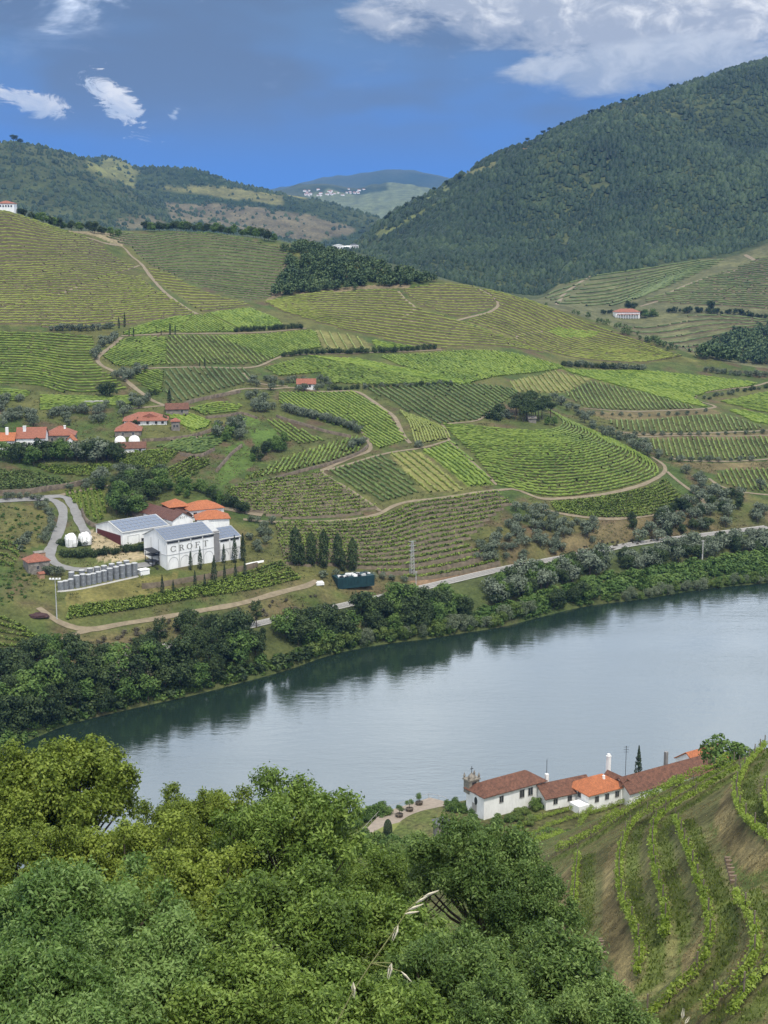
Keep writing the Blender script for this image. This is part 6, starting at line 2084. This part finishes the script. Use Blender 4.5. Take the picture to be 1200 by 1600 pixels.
for i, (a, b, w_, h_) in enumerate(((520, 391, 18, 7), (534, 391, 22, 5), (548, 389, 12, 6))):
    p = at_y(a, b, 1780); p[2] = max(p[2], height(p[0], p[1]) - 1); s = p[1] / 2200
    e = house('white_estate', ['left block of the white estate in the saddle', 'long middle block of the white estate in the saddle', 'dark roofed right block of the white estate in the saddle'][i], 'building', p, .1, w_ * s, 12, h_ * s, 1.5, 'hip', 'x', M_white, [M_line, M_white, M_slate][i], base=6)
    for j in range(3):
        window(e, 'f', w_ * s, 12, w_ * s * (.15 + .28 * j), h_ * s * .35, 2.0, 1.6)
e, L, h = farm('crest_house', 'white house with many windows on the crest at the left edge', -6, 326.5, .05, 27, 10, 8, 2.0, 'hip', 'x', M_white, M_terra, crest=True, wins=(.1, .25, .4, .55, .7, .85))
# village far away in the valley
rgl = np.random.default_rng(12)
for i in range(34):
    a = 478 + 90 * rgl.random(); b = 298 + 9 * rgl.random() - (a - 486) * .02
    p = hit(a, b, 4500, False)
    house('village_house', 'tiny white house of the far village in the blue valley', 'house', p, rgl.random() * 3, 8 + 9 * rgl.random(), 8, 4 + 4 * rgl.random(), 2.5, 'hip', 'x', M_white, M_terra, group='houses of the far village', base=12)

# ------------------------------------------------------------------ houses on the near bank
NB = 225.0
ca_, ACH, LCH = frame_from((756, 1276), (851, 1249), 7.0)
sN = ca_[1] / 2200
bk = flat(734, 1264, 7.0)
DCH = float(np.hypot(*(bk - ca_)[:2]))
print('chapel', ca_, math.degrees(ACH), LCH, DCH)
HCH = 4.3
ch_ = house('chapel_house', 'white house with weathered brown hipped roof, oval window and little belfry', 'house', ca_, ACH, LCH, 6.4, HCH, 2.3, 'hip', 'x', M_white, M_brown, .45)
DC = 6.4
ov = MB()
ov.lathe([(.62, 0), (.62, .06)], 16)
ovo = ov.build('oval_window', M_glass, ch_)
ovo.rotation_euler = (0, -math.pi / 2, 0); ovo.location = (0, DC * .45, 2.6); ovo.scale = (1.5, .85, 1)
for fx in (.58, .72):
    window(ch_, 'f', LCH, DC, LCH * fx, 2.0, 1.2, 1.7)
window(ch_, 'f', LCH, DC, LCH * .25, 2.2, 1.0, 1.4)
door(ch_, 'l', LCH, DC, DC * .35, 1.6, 1.9, M_frame)
bf = MB()
bx0, by0 = -.2, DC - 1.2
bf.box(bx0, bx0 + 2.9, by0, by0 + 1.9, HCH - 1, HCH + 1.9)
bf.box(bx0 - .2, bx0 + 3.1, by0 - .2, by0 + 2.1, HCH + 1.9, HCH + 2.2)
bfo = bf.build('belfry', simple_mat('belfry_stone', (.22, .20, .165), .9, .4, 1.5), ch_)
for x in (.1, 2.8):
    for y in (.1, 1.8):
        MB().lathe([(.26, 0), (.2, .4), (.3, .6), (.12, 1.0), (.03, 1.35)], 8, (bx0 + x, by0 + y, HCH + 2.2)).build('pinnacle', M_stone, bfo)
MB().lathe([(.9, 0), (.75, .5), (.35, .9), (.15, 1.2)], 10, (bx0 + 1.45, by0 + .95, HCH + 2.2)).build('dome', M_stone, bfo)
MB().box(bx0 + 1.4, bx0 + 1.5, by0 + .9, by0 + 1.0, HCH + 3.3, HCH + 4.9).box(bx0 + 1.05, bx0 + 1.85, by0 + .9, by0 + 1.0, HCH + 4.3, HCH + 4.42).build('iron_cross', M_dark, bfo)
MB().box(bx0 + .9, bx0 + 2.0, by0 - .05, by0, HCH + .2, HCH + 1.5).build('bell_opening', M_glass, bfo)
FN = np.array((math.cos(ACH), math.sin(ACH), 0)); BN = np.array((-math.sin(ACH), math.cos(ACH), 0))
p2 = flat(853, 1254, 8.0) - np.array((0, 0, 2.3))
h2 = house('brown_roof_house', 'low white house with long weathered brown roof beside the chapel house', 'house', p2, ACH - .12, 12.5, 6.8, 3.2, 1.9, 'gable', 'x', M_white, M_brown, .4)
for fx in (.2, .5, .8):
    window(h2, 'f', 12.5, 6.8, 12.5 * fx - .5, 1.5, 1.0, 1.2)
MB().box(3, 3.7, 4.6, 5.3, 3.5, 6.6).build('chimney', M_white, h2)
p3 = flat(920, 1251, 8.5) - np.array((0, 0, 2.3))
h3 = house('orange_roof_house', 'white house with bright orange hipped roof in the row by the river', 'house', p3, ACH - .05, 10.2, 7.4, 3.4, 2.6, 'hip', 'x', M_white, M_orange, .5)
for fx in (.22, .5, .78):
    window(h3, 'f', 10.2, 7.4, 10.2 * fx - .5, 1.5, 1.0, 1.3)
window(h3, 'l', 10.2, 7.4, 3.6, 2.0, 1.0, 1.2)
MB().lathe([(.34, 0), (.28, .5), (.34, .7), (.05, .95)], 10, (6.2, 2.6, 5.2)).build('vent', M_white, h3)
MB().box(-3.0, -.1, -.4, 3.0, -2, 1.6).build('terrace_wall', M_white, h3)
p4 = flat(950, 1217, 8.5) - np.array((0, 0, .8))
ch4 = empty('tall_chimney', p4, ACH, 'tall white chimney behind the orange roof', 'chimney')
MB().box(-.38, .38, -.38, .38, -2, 6.2).build('shaft', M_white, ch4)
MB().box(-.46, .46, -.46, .46, 6.2, 6.4).box(-.3, .3, -.3, .3, 6.4, 6.8).build('cap', M_white, ch4)
p5 = flat(984, 1240, 9.0) - np.array((0, 0, 3.6))
h5 = house('long_roof_house', 'white gabled house with very long brown roof running along the slope', 'house', p5, ACH - .02, 27.0, 6.5, 3.7, 2.4, 'gable', 'x', M_white, M_brown, .4)
window(h5, 'l', 27, 6.5, 2.6, 2.2, .9, 1.2)
MB().box(15.0, 15.7, 4.6, 5.3, 5, 8.6).build('chimney', M_concrete, h5)
p6 = np.array(p5) + FN * 24.5 + BN * 3.5
h6 = house('end_house', 'small orange roof at the far end of the long brown roof', 'house', p6, ACH - .02, 10.0, 7.0, 3.2, 2.4, 'gable', 'x', M_white, M_orange, .3)
p7 = flat(970, 1236, 9.0) - np.array((0, 0, 2.2))
h7 = house('small_gable', 'small white gable between the orange roof and the long brown roof', 'house', p7, ACH, 3.2, 6.0, 3.4, 1.4, 'gable', 'y', M_white, M_brown, .25)
pc = np.array(at_y(997, 1212, 303)); ztop = at_y(997, 1166, 303)[2]; pc[2] = 6
plant('cypress', pc, ztop - 6, 'lone slim cypress against the river behind the long roof', wx=.95)
# antenna and wire pole
for i, (a, yy, z1, lab) in enumerate(((977, 305, 15.5, 'thin antenna mast beside the tall white chimney'), (854, 300, 14.2, 'thin pole at the corner of the brown roof'))):
    p = at_y(a, 1215, yy); p[2] = 8
    e = empty('antenna_mast', p, 0, lab, 'mast')
    MB().tube([(0, 0, -1), (0, 0, z1 - 8)], .06, 6).build('pole', M_dark, e)
    if i == 0:
        for k_ in (6.0, 6.6, 7.2):
            MB().box(-.6, .6, -.04, .04, k_, k_ + .06).build('antenna_arm', M_dark, e)

# ---- terrace over the river with planters
TZ = 4.3
tp = [flat(a, b, TZ) for a, b in ((566, 1302), (596, 1270), (640, 1256), (672, 1246), (699, 1253), (694, 1266), (668, 1278), (640, 1300), (615, 1322))]
M_gravel = simple_mat('pink_gravel', (.27, .225, .18), .95, .18, 1.5, bumpd=.02)
t_ = empty('river_terrace', np.mean(tp, 0), 0, 'gravel terrace with stone retaining wall above the river', 'terrace')
cen = np.mean(tp, 0)
MB().prism([np.asarray(q) - cen - np.array((0, 0, 6.5)) for q in tp], (0, 0, 6.2)).build('retaining_wall', M_stone, t_)
MB().prism([np.asarray(q) - cen - np.array((0, 0, .3)) for q in tp], (0, 0, .3)).build('gravel', M_gravel, t_)
lw_ = [flat(a, b, TZ + .02) for a, b in ((572, 1306), (600, 1291), (628, 1284), (650, 1274), (668, 1266), (676, 1270), (640, 1300), (615, 1322))]
M_lawn = simple_mat('dry_lawn', (.150, .165, .045), .95, .3, .8, bumpd=.03)
MB().prism([np.asarray(q) - cen for q in lw_], (0, 0, .02)).build('lawn', M_lawn, t_)
edge = resample(np.array(tp[0:6]), 1.4)
rail_ = MB().tube([tuple(q - cen + np.array((0, 0, 1.0))) for q in edge], .04, 5)
rail_.build('railing', M_frame, t_)
for q in edge[::2]:
    MB().box(q[0] - cen[0] - .04, q[0] - cen[0] + .04, q[1] - cen[1] - .04, q[1] - cen[1] + .04, 0, 1.0).build('railing_post', M_frame, t_)
M_soil = simple_mat('planter_soil', (.10, .07, .05), .95, .3, 2)
proto('round', 2.0, 1.0, 1400, .16, 'green', (41,), .12, 12, .05, .5, .5, .9)
for i, (a, b) in enumerate(((624, 1276), (640, 1267), (655, 1257))):
    p = flat(a, b, TZ)
    pl_ = empty('stone_planter', p, .3, '%s round stone planter on the river terrace' % ('left', 'middle', 'right')[i], 'planter', 'planters on the terrace')
    MB().lathe([(.80, 0), (.82, .5), (.92, .52), (.92, .66), (.76, .66), (.76, .58)], 8).build('tub', M_stoneb, pl_)
    MB().lathe([(.74, .5), (.74, .56)], 8).build('soil', M_soil, pl_)
    v = PROTO['round'][0]
    tr_ = empty('potted_tree', p + np.array((0, 0, .56)), i * 1.3, 'small round tree growing in the %s stone planter' % ('left', 'middle', 'right')[i], 'tree', 'trees in the planters')
    tr_.scale = (.95, .95, .85)
    link('crown', v[0], tr_).location = (0, 0, .55)
    MB().tube([(0, 0, -.1), (0, 0, 1.2)], .07, 6).build('trunk', M_bark, tr_)
p = flat(606, 1304, TZ)
rgt = np.random.default_rng(31)
tt = rgt.random(4200); aa = rgt.random(4200) * 6.283
rr = .95 * np.sqrt(np.clip(1 - (np.clip(tt - .25, 0, 1) / .75) ** 2.2, 0, 1)) * (.9 + .12 * rgt.random(4200))
Vt, Ft = leaf_quads(np.c_[rr * np.cos(aa), rr * np.sin(aa), 3.5 * tt], (lambda q: q / np.linalg.norm(q, axis=1)[:, None])(np.c_[np.cos(aa), np.sin(aa), .3 + tt] + .3 * rgt.normal(size=(4200, 3))), .16, .1, rgt)
e = empty('clipped_cone', p, 0, 'dark clipped evergreen cone on the terrace lawn', 'bush')
link('foliage', np_mesh('foliage', Vt, Ft, ML['cypress'], rgt.random(4200)), e)
MB().tube([(0, 0, -.3), (0, 0, 2.6)], .08, 6).build('trunk', M_bark, e)
# stone dovecote-like chimney with slate cap
p = at_y(683, 1320, 262); zt = at_y(690, 1290, 262)[2]
e = empty('stone_turret', (p[0], p[1], p[2] - 2.5), .25, 'small stone tower with grey pyramid slate cap rising from the bushes', 'tower')
hT = zt - p[2] + 2.5
MB().box(0, 2.9, 0, 2.9, -2, hT).build('wall', M_stone, e)
MB().add([(-.3, -.3, hT), (3.2, -.3, hT), (3.2, 3.2, hT), (-.3, 3.2, hT), (1.45, 1.45, hT + 1.1)], [(3, 2, 1, 0), (0, 1, 4), (1, 2, 4), (2, 3, 4), (3, 0, 4)]).build('roof', M_slate, e)
MB().box(.9, 1.9, -.05, 0, hT - 1.3, hT - .3).build('opening', M_glass, e)

# ---- shrubs and trees of the garden
rg = np.random.default_rng(88)


def near_scatter(poly, n, ymin=225):
    p = np.asarray(poly, float); x0, y0 = p.min(0); x1, y1 = p.max(0)
    a = x0 + (x1 - x0) * rg.random(n * 4); b = y0 + (y1 - y0) * rg.random(n * 4)
    k = in_poly(a, b, p)
    return np.array([hit(q, r, ymin, False) for q, r in zip(a[k][:n], b[k][:n])])


proto('shrubA', 2.4, 1.6, 1500, .30, 'green', (42, 43), .0, 9, .06)
proto('shrubB', 2.4, 1.6, 1500, .28, 'light', (44, 45), .0, 9, .06)


SHRUB_N = {}


def near_shrub(kind, px, py, h, label, Y=None, group=None, cat='bush'):
    p = hit(px, py, 215, False) if Y is None else at_y(px, py, Y)
    if Y is not None:
        p[2] = float(height(p[0], p[1]))
    v = random.choice(PROTO[kind])
    if group:
        SHRUB_N[group] = SHRUB_N.get(group, 0) + 1
        label = '%s, %s planted along it' % (label, ordinal(SHRUB_N[group]))
    e = empty('garden_bush', p, random.random() * 6, label, cat, group)
    s = h / 2.4
    e.scale = (s, s, s)
    link('crown', v[0], e); link('stem', v[1], e)
    return e


for i in range(26):
    t = i / 25
    near_shrub(random.choice(['shrubA', 'shrubB']), 722 + 110 * t + random.uniform(-10, 14), 1304 - 24 * t + random.uniform(-12, 12), random.uniform(1.2, 2.3), 'green garden bush in the thicket below the chapel house', group='thicket below the chapel house')
for i in range(20):
    t = i / 19
    near_shrub('shrubA', 520 + 80 * t + random.uniform(-5, 5), 1298 - 28 * t + random.uniform(-3, 6), random.uniform(1.6, 3.0), 'green bush on the water edge left of the terrace', group='bushes left of the terrace')
for i in range(18):
    near_shrub(random.choice(['shrubA', 'shrubB']), random.choice((random.uniform(560, 670), random.uniform(715, 760))), random.uniform(1316, 1345), random.uniform(2.2, 4.0), 'bush on the slope between the big trees and the terrace', group='bushes below the terrace')
for i in range(12):
    t = i / 11
    near_shrub('shrubA', 700 + 40 * t, 1262 + 8 * t + random.uniform(-4, 4), random.uniform(1.2, 2.4), 'low bush beside the terrace end and chapel house', group='bushes at the terrace end')
near_shrub('shrubA', 838, 1264, 2.6, 'round bush in front of the chapel house wall')
near_shrub('shrubA', 1026, 1222, 4.2, 'dark round bush before the long brown roof', Y=290)
near_shrub('shrubA', 1134, 1188, 5.6, 'dark bush on the skyline where the near vines meet the river', Y=215)
for i in range(14):
    near_shrub(random.choice(['shrubA', 'shrubB']), 860 + 8.5 * i, 1262 - 2.2 * i + random.uniform(-4, 4), random.uniform(1.4, 2.6), 'low bush along the foot of the red roofed houses', Y=272, group='bushes at the foot of the houses')

# ------------------------------------------------------------------ vines of the near slope
M_vn = leaf_mat('near_vine_leaf', (.110, .165, .020), (.200, .280, .038), (.290, .370, .075), .38, .5)
M_post = simple_mat('vine_post', (.16, .13, .10), .9, .3, 2)
rv = np.random.default_rng(61)
for i, ((lab, pts), ln) in enumerate(zip(NEAR_ROWS, NEAR_LINES)):
    p = drape(ln)
    n = int(len(p) * (150 if i >= 8 else 135))
    t = rv.random(n) * (len(p) - 1); k = t.astype(int); f = (t - k)[:, None]
    q = p[k] * (1 - f) + p[np.minimum(k + 1, len(p) - 1)] * f
    d = p[np.minimum(k + 1, len(p) - 1)] - p[k]; d[:, 2] = 0; d /= np.maximum(np.linalg.norm(d, axis=1), 1e-6)[:, None]
    nr = np.c_[-d[:, 1], d[:, 0], np.zeros(n)]
    vig = .75 + .5 * vnoise(q[:, 0] / 1.3, q[:, 1] / 1.3 + i * 7) * 2
    keep = rv.random(n) < np.clip(.72 + .8 * vnoise(q[:, 0] / .9 + 50, q[:, 1] / .9), .3, 1)
    hh = .32 + (1.2 if i >= 8 else .82) * rv.random(n) ** .8 * np.clip(vig, .4, 1.3)
    off = rv.normal(size=n) * (.28 if i >= 8 else .16) * (.6 + .6 * np.sin(np.clip((hh - .3) / 1.3, 0, 1) * 3.14))
    q = q + nr * off[:, None] + d * (rv.random(n) - .5)[:, None] * .3; q[:, 2] += hh
    q, off_, nr = q[keep], off[keep], nr[keep]
    nn = nr * np.sign(off_)[:, None] * .7 + np.array((0, 0, .6)) + .55 * rv.normal(size=q.shape)
    nn /= np.linalg.norm(nn, axis=1)[:, None]
    V, Fq = leaf_quads(q, nn, .19, .17, rv)
    org = p[len(p) // 2]
    e = empty('vine_row', org, 0, lab, 'vine row', 'vine rows of the near slope')
    link('foliage', np_mesh('foliage', V - org, Fq, M_vn, rv.random(len(q))), e)
    for j in range(0, len(p), 5):
        a = p[j] - org
        MB().box(a[0] - .045, a[0] + .045, a[1] - .045, a[1] + .045, a[2] - .3, a[2] + 1.75).build('post', M_post, e)
    wr = MB()
    for z_ in (.7, 1.3):
        wr.tube([tuple(v - org + np.array((0, 0, z_))) for v in p[::3]], .012, 3)
    wr.build('wire', M_dark, e)
    for j in range(2, len(p) - 1, 3):
        a = p[j] - org
        MB().tube([tuple(a + (0, 0, -.1)), tuple(a + (.08, .05, .35)), tuple(a + (-.02, 0, .75))], [.05, .04, .025], 5).build('vine_trunk', M_bark, e)

# flights of stone steps in the banks
M_step = simple_mat('step_stone', (.17, .125, .09), .95, .3, 2)
for i, (a, b, c, d) in enumerate(((1139, 1338, 1150, 1380), (939, 1466, 943, 1492), (1077, 1190, 1072, 1206))):
    A, B = hit(a, b, 60, False), hit(c, d, 60, False)
    e = empty('stone_steps', (A + B) / 2, 0, ['short flight of stone steps in the bank at the right', 'short flight of stone steps in the lowest terrace bank', 'small stone steps on the crest of the near slope'][i], 'steps')
    n = (7, 6, 4)[i]
    for j in range(n):
        q = A + (B - A) * (j + .5) / n - (A + B) / 2
        MB().box(q[0] - .38, q[0] + .38, q[1] - .10, q[1] + .10, q[2] - .3, q[2] + .10 + .05 * (j % 2)).build('step', M_step, e)

# grass of the near terraces: short blades, nobody could count them
gp = np.nonzero((near_tr == 1) & (GY < 175) & (GX / GY > .09))
sel = rv.choice(len(gp[0]), min(14000, len(gp[0])))
gx = GX[gp][sel] + rv.normal(size=len(sel)) * .2; gy = GY[gp][sel] + rv.normal(size=len(sel)) * .25
gz = height(gx, gy)
nb = rv.normal(size=(len(sel), 3)); nb[:, 2] *= .3; nb /= np.linalg.norm(nb, axis=1)[:, None]
V, Fq = leaf_quads(np.c_[gx, gy, gz + .09], nb, .28, .12, rv, -3.0)
M_grass = leaf_mat('grass_blade', (.060, .088, .018), (.105, .145, .030), (.160, .190, .050), .25, .4)
tag(link('terrace_grass', np_mesh('terrace_grass', V, Fq, M_grass, rv.random(len(sel)))), 'short green grass on the near vine terraces', 'grass', kind='stuff')
gp = np.nonzero((near_tr != 1) & (GY < 200) & (GY > 60) & (GX / GY > .05) & (np.arange(len(GY))[:, None] >= row_ring[2]))
sel = rv.choice(len(gp[0]), 70000)
gx = GX[gp][sel] + rv.normal(size=len(sel)) * .2; gy = GY[gp][sel] + rv.normal(size=len(sel)) * .25
keep = fbm(gx, gy, 5.0, 3) > -.12
gx, gy = gx[keep], gy[keep]; gz = height(gx, gy)
nb = rv.normal(size=(len(gx), 3)); nb[:, 2] *= .4; nb /= np.linalg.norm(nb, axis=1)[:, None]
V, Fq = leaf_quads(np.c_[gx, gy, gz + .05], nb, .20, .05, rv, -2.0)
M_straw = leaf_mat('straw_blade', (.130, .105, .048), (.200, .160, .078), (.28, .22, .11), .3, .3)
tag(link('dry_grass', np_mesh('dry_grass', V, Fq, M_straw, rv.random(len(gx)))), 'dry straw coloured grass on the near terrace banks', 'grass', kind='stuff')

# ------------------------------------------------------------------ trees in front
MF = {
    'ash': leaf_mat('ash_leaf', (.050, .082, .016), (.120, .188, .034), (.225, .310, .070), .32, .45, .45),
    'oak': leaf_mat('oak_leaf', (.058, .084, .013), (.138, .188, .026), (.238, .295, .052), .32, .45, .5),
    'holm': leaf_mat('holm_leaf', (.038, .072, .017), (.096, .156, .037), (.185, .262, .074), .28, .45, .45),
    'elm': leaf_mat('elm_leaf', (.044, .086, .020), (.106, .182, .042), (.200, .292, .088), .32, .45, .45),
}


def big_crown(seed, R, H, n, L, Wd, mat, nl=60, sub=.175):
    """crown of many leafy clumps on limbs: centre at 0, radius R, height H"""
    rng = np.random.default_rng(seed)
    d = rng.normal(size=(nl, 3)); d /= np.linalg.norm(d, axis=1)[:, None]
    d[:, 2] = np.where(d[:, 2] < -.35, -d[:, 2], d[:, 2])
    rad = .42 + .58 * rng.random(nl) ** .6
    c = d * rad[:, None] * np.array((R, R, H / 2)) * (1 + .16 * rng.normal(size=(nl, 1)))
    s = R * sub * (.65 + .7 * rng.random(nl))
    blobs = np.c_[c, s, s, s * .95]
    m = n // 7
    p, dd = blob_cloud(blobs, m, rng, .45, .8)
    # twigs: each carries seven leaves in a spray
    tw = dd + .5 * rng.normal(size=dd.shape); tw[:, 2] += .15
    tw /= np.linalg.norm(tw, axis=1)[:, None]
    pos = []; nrm = []
    for j in range(7):
        o = tw * (j - 3) * L * .42 + rng.normal(size=p.shape) * L * .42
        pos.append(p + o)
        q = dd * .55 + np.array((0, 0, .55)) + .65 * rng.normal(size=p.shape)
        nrm.append(q / np.linalg.norm(q, axis=1)[:, None])
    pos = np.vstack(pos); nrm = np.vstack(nrm)
    V, Fq = leaf_quads(pos, nrm, L, Wd, rng, .3)
    tint = np.tile(rng.random(m) * .5, 7) + .5 * rng.random(len(pos))
    return np_mesh('crown', V, Fq, mat, tint), c


FP = []
for key, seed, n, L, Wd, mat, nl in (('ash', 201, 39000, .28, .118, 'ash', 72), ('ash', 202, 39000, .28, .118, 'ash', 66), ('oak', 203, 41000, .22, .15, 'oak', 80), ('oak', 204, 41000, .22, .15, 'oak', 74), ('elm', 205, 39000, .27, .108, 'elm', 70), ('holm', 206, 39000, .27, .112, 'holm', 68)):
    me, cl = big_crown(seed, 4.4, 7.6, n, L, Wd, MF[mat], nl)
    FP.append((key, me, cl))

FORE = [  # kind, px of the middle, py of the top, distance, radius, label
    ('oak', 92, 1150, 80, 4.3, 'yellow green tree rising highest at the left edge'),
    ('oak', 2, 1172, 80, 4.0, 'yellow green tree cut by the left edge below the highest one'),
    ('oak', 262, 1262, 88, 3.3, 'yellow green tree left of the twin rounded crowns'),
    ('oak', 326, 1236, 92, 3.2, 'yellow green tree with the small pointed crown against the river'),
    ('ash', 458, 1228, 74, 4.3, 'big fresh green tree in the middle standing out against the water'),
    ('ash', 556, 1318, 82, 3.4, 'fresh green tree at the right shoulder of the big middle tree'),
    ('oak', 185, 1300, 72, 3.8, 'olive toned tree between the left tree and the middle tree'),
    ('elm', 112, 1338, 56, 3.9, 'silvery green tree at the left, in front of the yellow green ones'),
    ('oak', 320, 1330, 68, 4.0, 'dull yellow green tree in shade left of the middle tree'),
    ('ash', 452, 1350, 60, 4.0, 'green tree directly below the big middle tree'),
    ('ash', 590, 1402, 60, 3.8, 'green tree behind the wild oat stalk'),
    ('holm', 752, 1290, 78, 3.9, 'green tree standing before the stone tower and vine slope'),
    ('holm', 815, 1372, 74, 3.2, 'leafy right flank tree overlapping the near vineyard'),
    ('holm', 838, 1478, 57, 3.9, 'broad green tree lowest at the right below the vineyard'),
    ('elm', 30, 1462, 46, 3.4, 'silvery green tree in the lower left corner'),
    ('elm', 225, 1448, 50, 3.4, 'silvery green tree at the bottom left beside the dark gap'),
    ('ash', 395, 1480, 48, 3.4, 'green tree at the bottom left of the middle'),
    ('ash', 560, 1515, 46, 3.2, 'green tree at the bottom middle edge'),
    ('holm', 700, 1470, 52, 3.0, 'shaded green tree at the bottom left of the broad right tree'),
    ('holm', 930, 1548, 52, 2.8, 'green crown at the bottom edge beside the vine rows'),
    ('elm', 120, 1540, 42, 3.0, 'silvery green crown at the very bottom left'),
    ('holm', 650, 1318, 92, 3.0, 'smaller green tree behind, left of the stone tower'),
    ('holm', 790, 1560, 46, 2.6, 'dark green crown at the bottom edge right of the middle'),
    ('oak', 45, 1290, 70, 3.2, 'yellow green crown at the left edge above the silvery tree'),
    ('oak', 250, 1380, 62, 3.2, 'yellowish tree in the dark gap left of the middle'),
]
rf_ = random.Random(5)
for kd, px, py, Y, R, lab in FORE:
    top = at_y(px, py, Y)
    gz_ = float(height(top[0], Y))
    var = [q for q in FP if q[0] == kd]
    key, me, cl = rf_.choice(var)
    s = R / 4.4
    hc = 7.6 * s * 1.08
    zc = top[2] - hc * .5 * 1.16
    e = empty('leafy_tree', (top[0], Y, gz_), 0, lab, 'tree', 'trees in front')
    rot = rf_.random() * 6.283
    c = link('crown', me, e, (0, 0, zc - gz_), rot)
    c.scale = (s, s, s * 1.08)
    mb = MB(); zz = zc - gz_
    ln_ = rf_.uniform(-.6, .6)
    mb.tube([(0, 0, -1.2), (ln_ * .3, 0, max(.3, zz * .35)), (ln_, .2, zz * .75), (0, 0, zz + .8 * s)], [.34 * s + .08, .27 * s + .05, .2 * s + .03, .07], 8)
    ro = Matrix.Rotation(rot, 3, 'Z')
    for q in cl[::2]:
        b = ro @ Vector(q) * s
        st = Vector((ln_ * .7, .1, zz * .72 + max(-.2 * zz, min(0, b.z * .3))))
        en = Vector((b.x, b.y, b.z * 1.08 + zz))
        md = st.lerp(en, .5) + Vector((0, 0, -.35 * s))
        mb.tube([tuple(st), tuple(md), tuple(en)], [.14 * s, .09 * s, .03], 5)
    mb.build('trunk', M_bark, e)

# wild oat stalks close to the lens
M_oat = simple_mat('oat_stalk', (.20, .20, .075), .7, .2, 20)
M_husk = simple_mat('oat_husk', (.56, .50, .36), .6, .2, 30)


def spikelet(e, p, d, L):
    d = Vector(d).normalized(); o = d.orthogonal().normalized() ; b = d.cross(o)
    m = MB()
    for s_ in (-1, 1):
        st = Vector(p); m.tube([tuple(st), tuple(st + d * L * .35 + b * s_ * L * .10), tuple(st + d * L + b * s_ * L * .05)], [L * .02, L * .06, L * .006], 6)
    m.build('spikelet', M_husk, e)


def oat(label, pts, Y, spk):
    w = [Vector(at_y(a, b, Y)) for a, b in pts]
    base = Vector((w[0].x, Y, float(height(w[0].x, Y))))
    e = empty('wild_oat', base, 0, label, 'grass')
    path = [Vector((0, 0, 0))] + [v - base for v in w]
    MB().tube([tuple(v) for v in path], [.003] * (len(path) - 2) + [.0022, .0012], 5).build('stalk', M_oat, e)
    for (a, b, c, d) in spk:
        A = Vector(at_y(a, b, Y)) - base; B = Vector(at_y(c, d, Y)) - base
        spikelet(e, A, B - A, (B - A).length)
        near = min(path, key=lambda v: (v - A).length)
        MB().tube([tuple(near), tuple(near.lerp(A, .6) + Vector((0, 0, .004))), tuple(A)], .0018, 4).build('pedicel', M_oat, e)


oat('tall wild oat stalk with pale husks in front of the trees', [(520, 1610), (550, 1552), (580, 1505), (612, 1460), (640, 1418), (660, 1400)], 6.0,
    [(662, 1401, 686, 1391), (650, 1411, 672, 1398), (638, 1422, 662, 1412), (632, 1428, 655, 1424), (622, 1445, 613, 1470), (627, 1518, 643, 1534), (612, 1505, 606, 1530), (552, 1535, 553, 1560)])
oat('short grass spikelet tip at the bottom edge in front of the vines', [(1052, 1625), (1060, 1605), (1064, 1592)], 6.0, [(1066, 1592, 1068, 1575), (1070, 1600, 1078, 1588)])

# rough tufts on the open ground round the winery and between the plots
gm = np.nonzero((GY > rl[0][None, :] + 4) & (GY < 720) & (np.abs(UG)[None, :] < .33))
sel = rv.choice(len(gm[0]), 16000)
tx = GX[gm][sel] + rv.normal(size=len(sel)); ty = GY[gm][sel] + rv.normal(size=len(sel))
ok = fbm(tx, ty, 18.0, 3) > -.05
for pw in PLOT_W:
    ok &= ~in_poly(tx, ty, pw[:, :2])
for ln, r in zip(ROAD_W, ROADS):
    ok &= np.abs(seg_dist(tx, ty, ln)) > r[2] * .5 + .6
ok &= np.abs(seg_dist(tx, ty, RAIL_L)) > 3.5
tx, ty = tx[ok], ty[ok]
k7 = 7
px_ = np.repeat(np.c_[tx, ty, height(tx, ty)], k7, 0) + rv.normal(size=(len(tx) * k7, 3)) * np.array((.45, .45, .12)) + np.array((0, 0, .22))
nb = rv.normal(size=px_.shape); nb[:, 2] += .5; nb /= np.linalg.norm(nb, axis=1)[:, None]
V, Fq = leaf_quads(px_, nb, .55, .32, rv, -.5)
M_weed = leaf_mat('weed_tuft', (.050, .062, .020), (.092, .104, .036), (.150, .140, .062), .1, .06)
tag(link('hillside_weeds', np_mesh('hillside_weeds', V, Fq, M_weed, np.repeat(rv.random(len(tx)), k7) * .7 + .3 * rv.random(len(px_)))), 'rough weeds and grass tufts on the far bank between the plots', 'weeds', kind='stuff')

# ------------------------------------------------------------------ the air of the valley
mh = bpy.data.materials.new('valley_air')
mh.use_nodes = True
hn, hl = mh.node_tree.nodes, mh.node_tree.links
hn.clear()
pv = hn.new('ShaderNodeVolumePrincipled')
pv.inputs['Color'].default_value = (.15, .36, .80, 1)
pv.inputs['Density'].default_value = 5.2e-5
pv.inputs['Anisotropy'].default_value = 0.0
ho = hn.new('ShaderNodeOutputMaterial')
hl.new(pv.outputs[0], ho.inputs['Volume'])
hz = MB().box(-6600, 6600, -40, 15200, -25, 660).build('haze', mh)
tag(hz, kind='stuff')
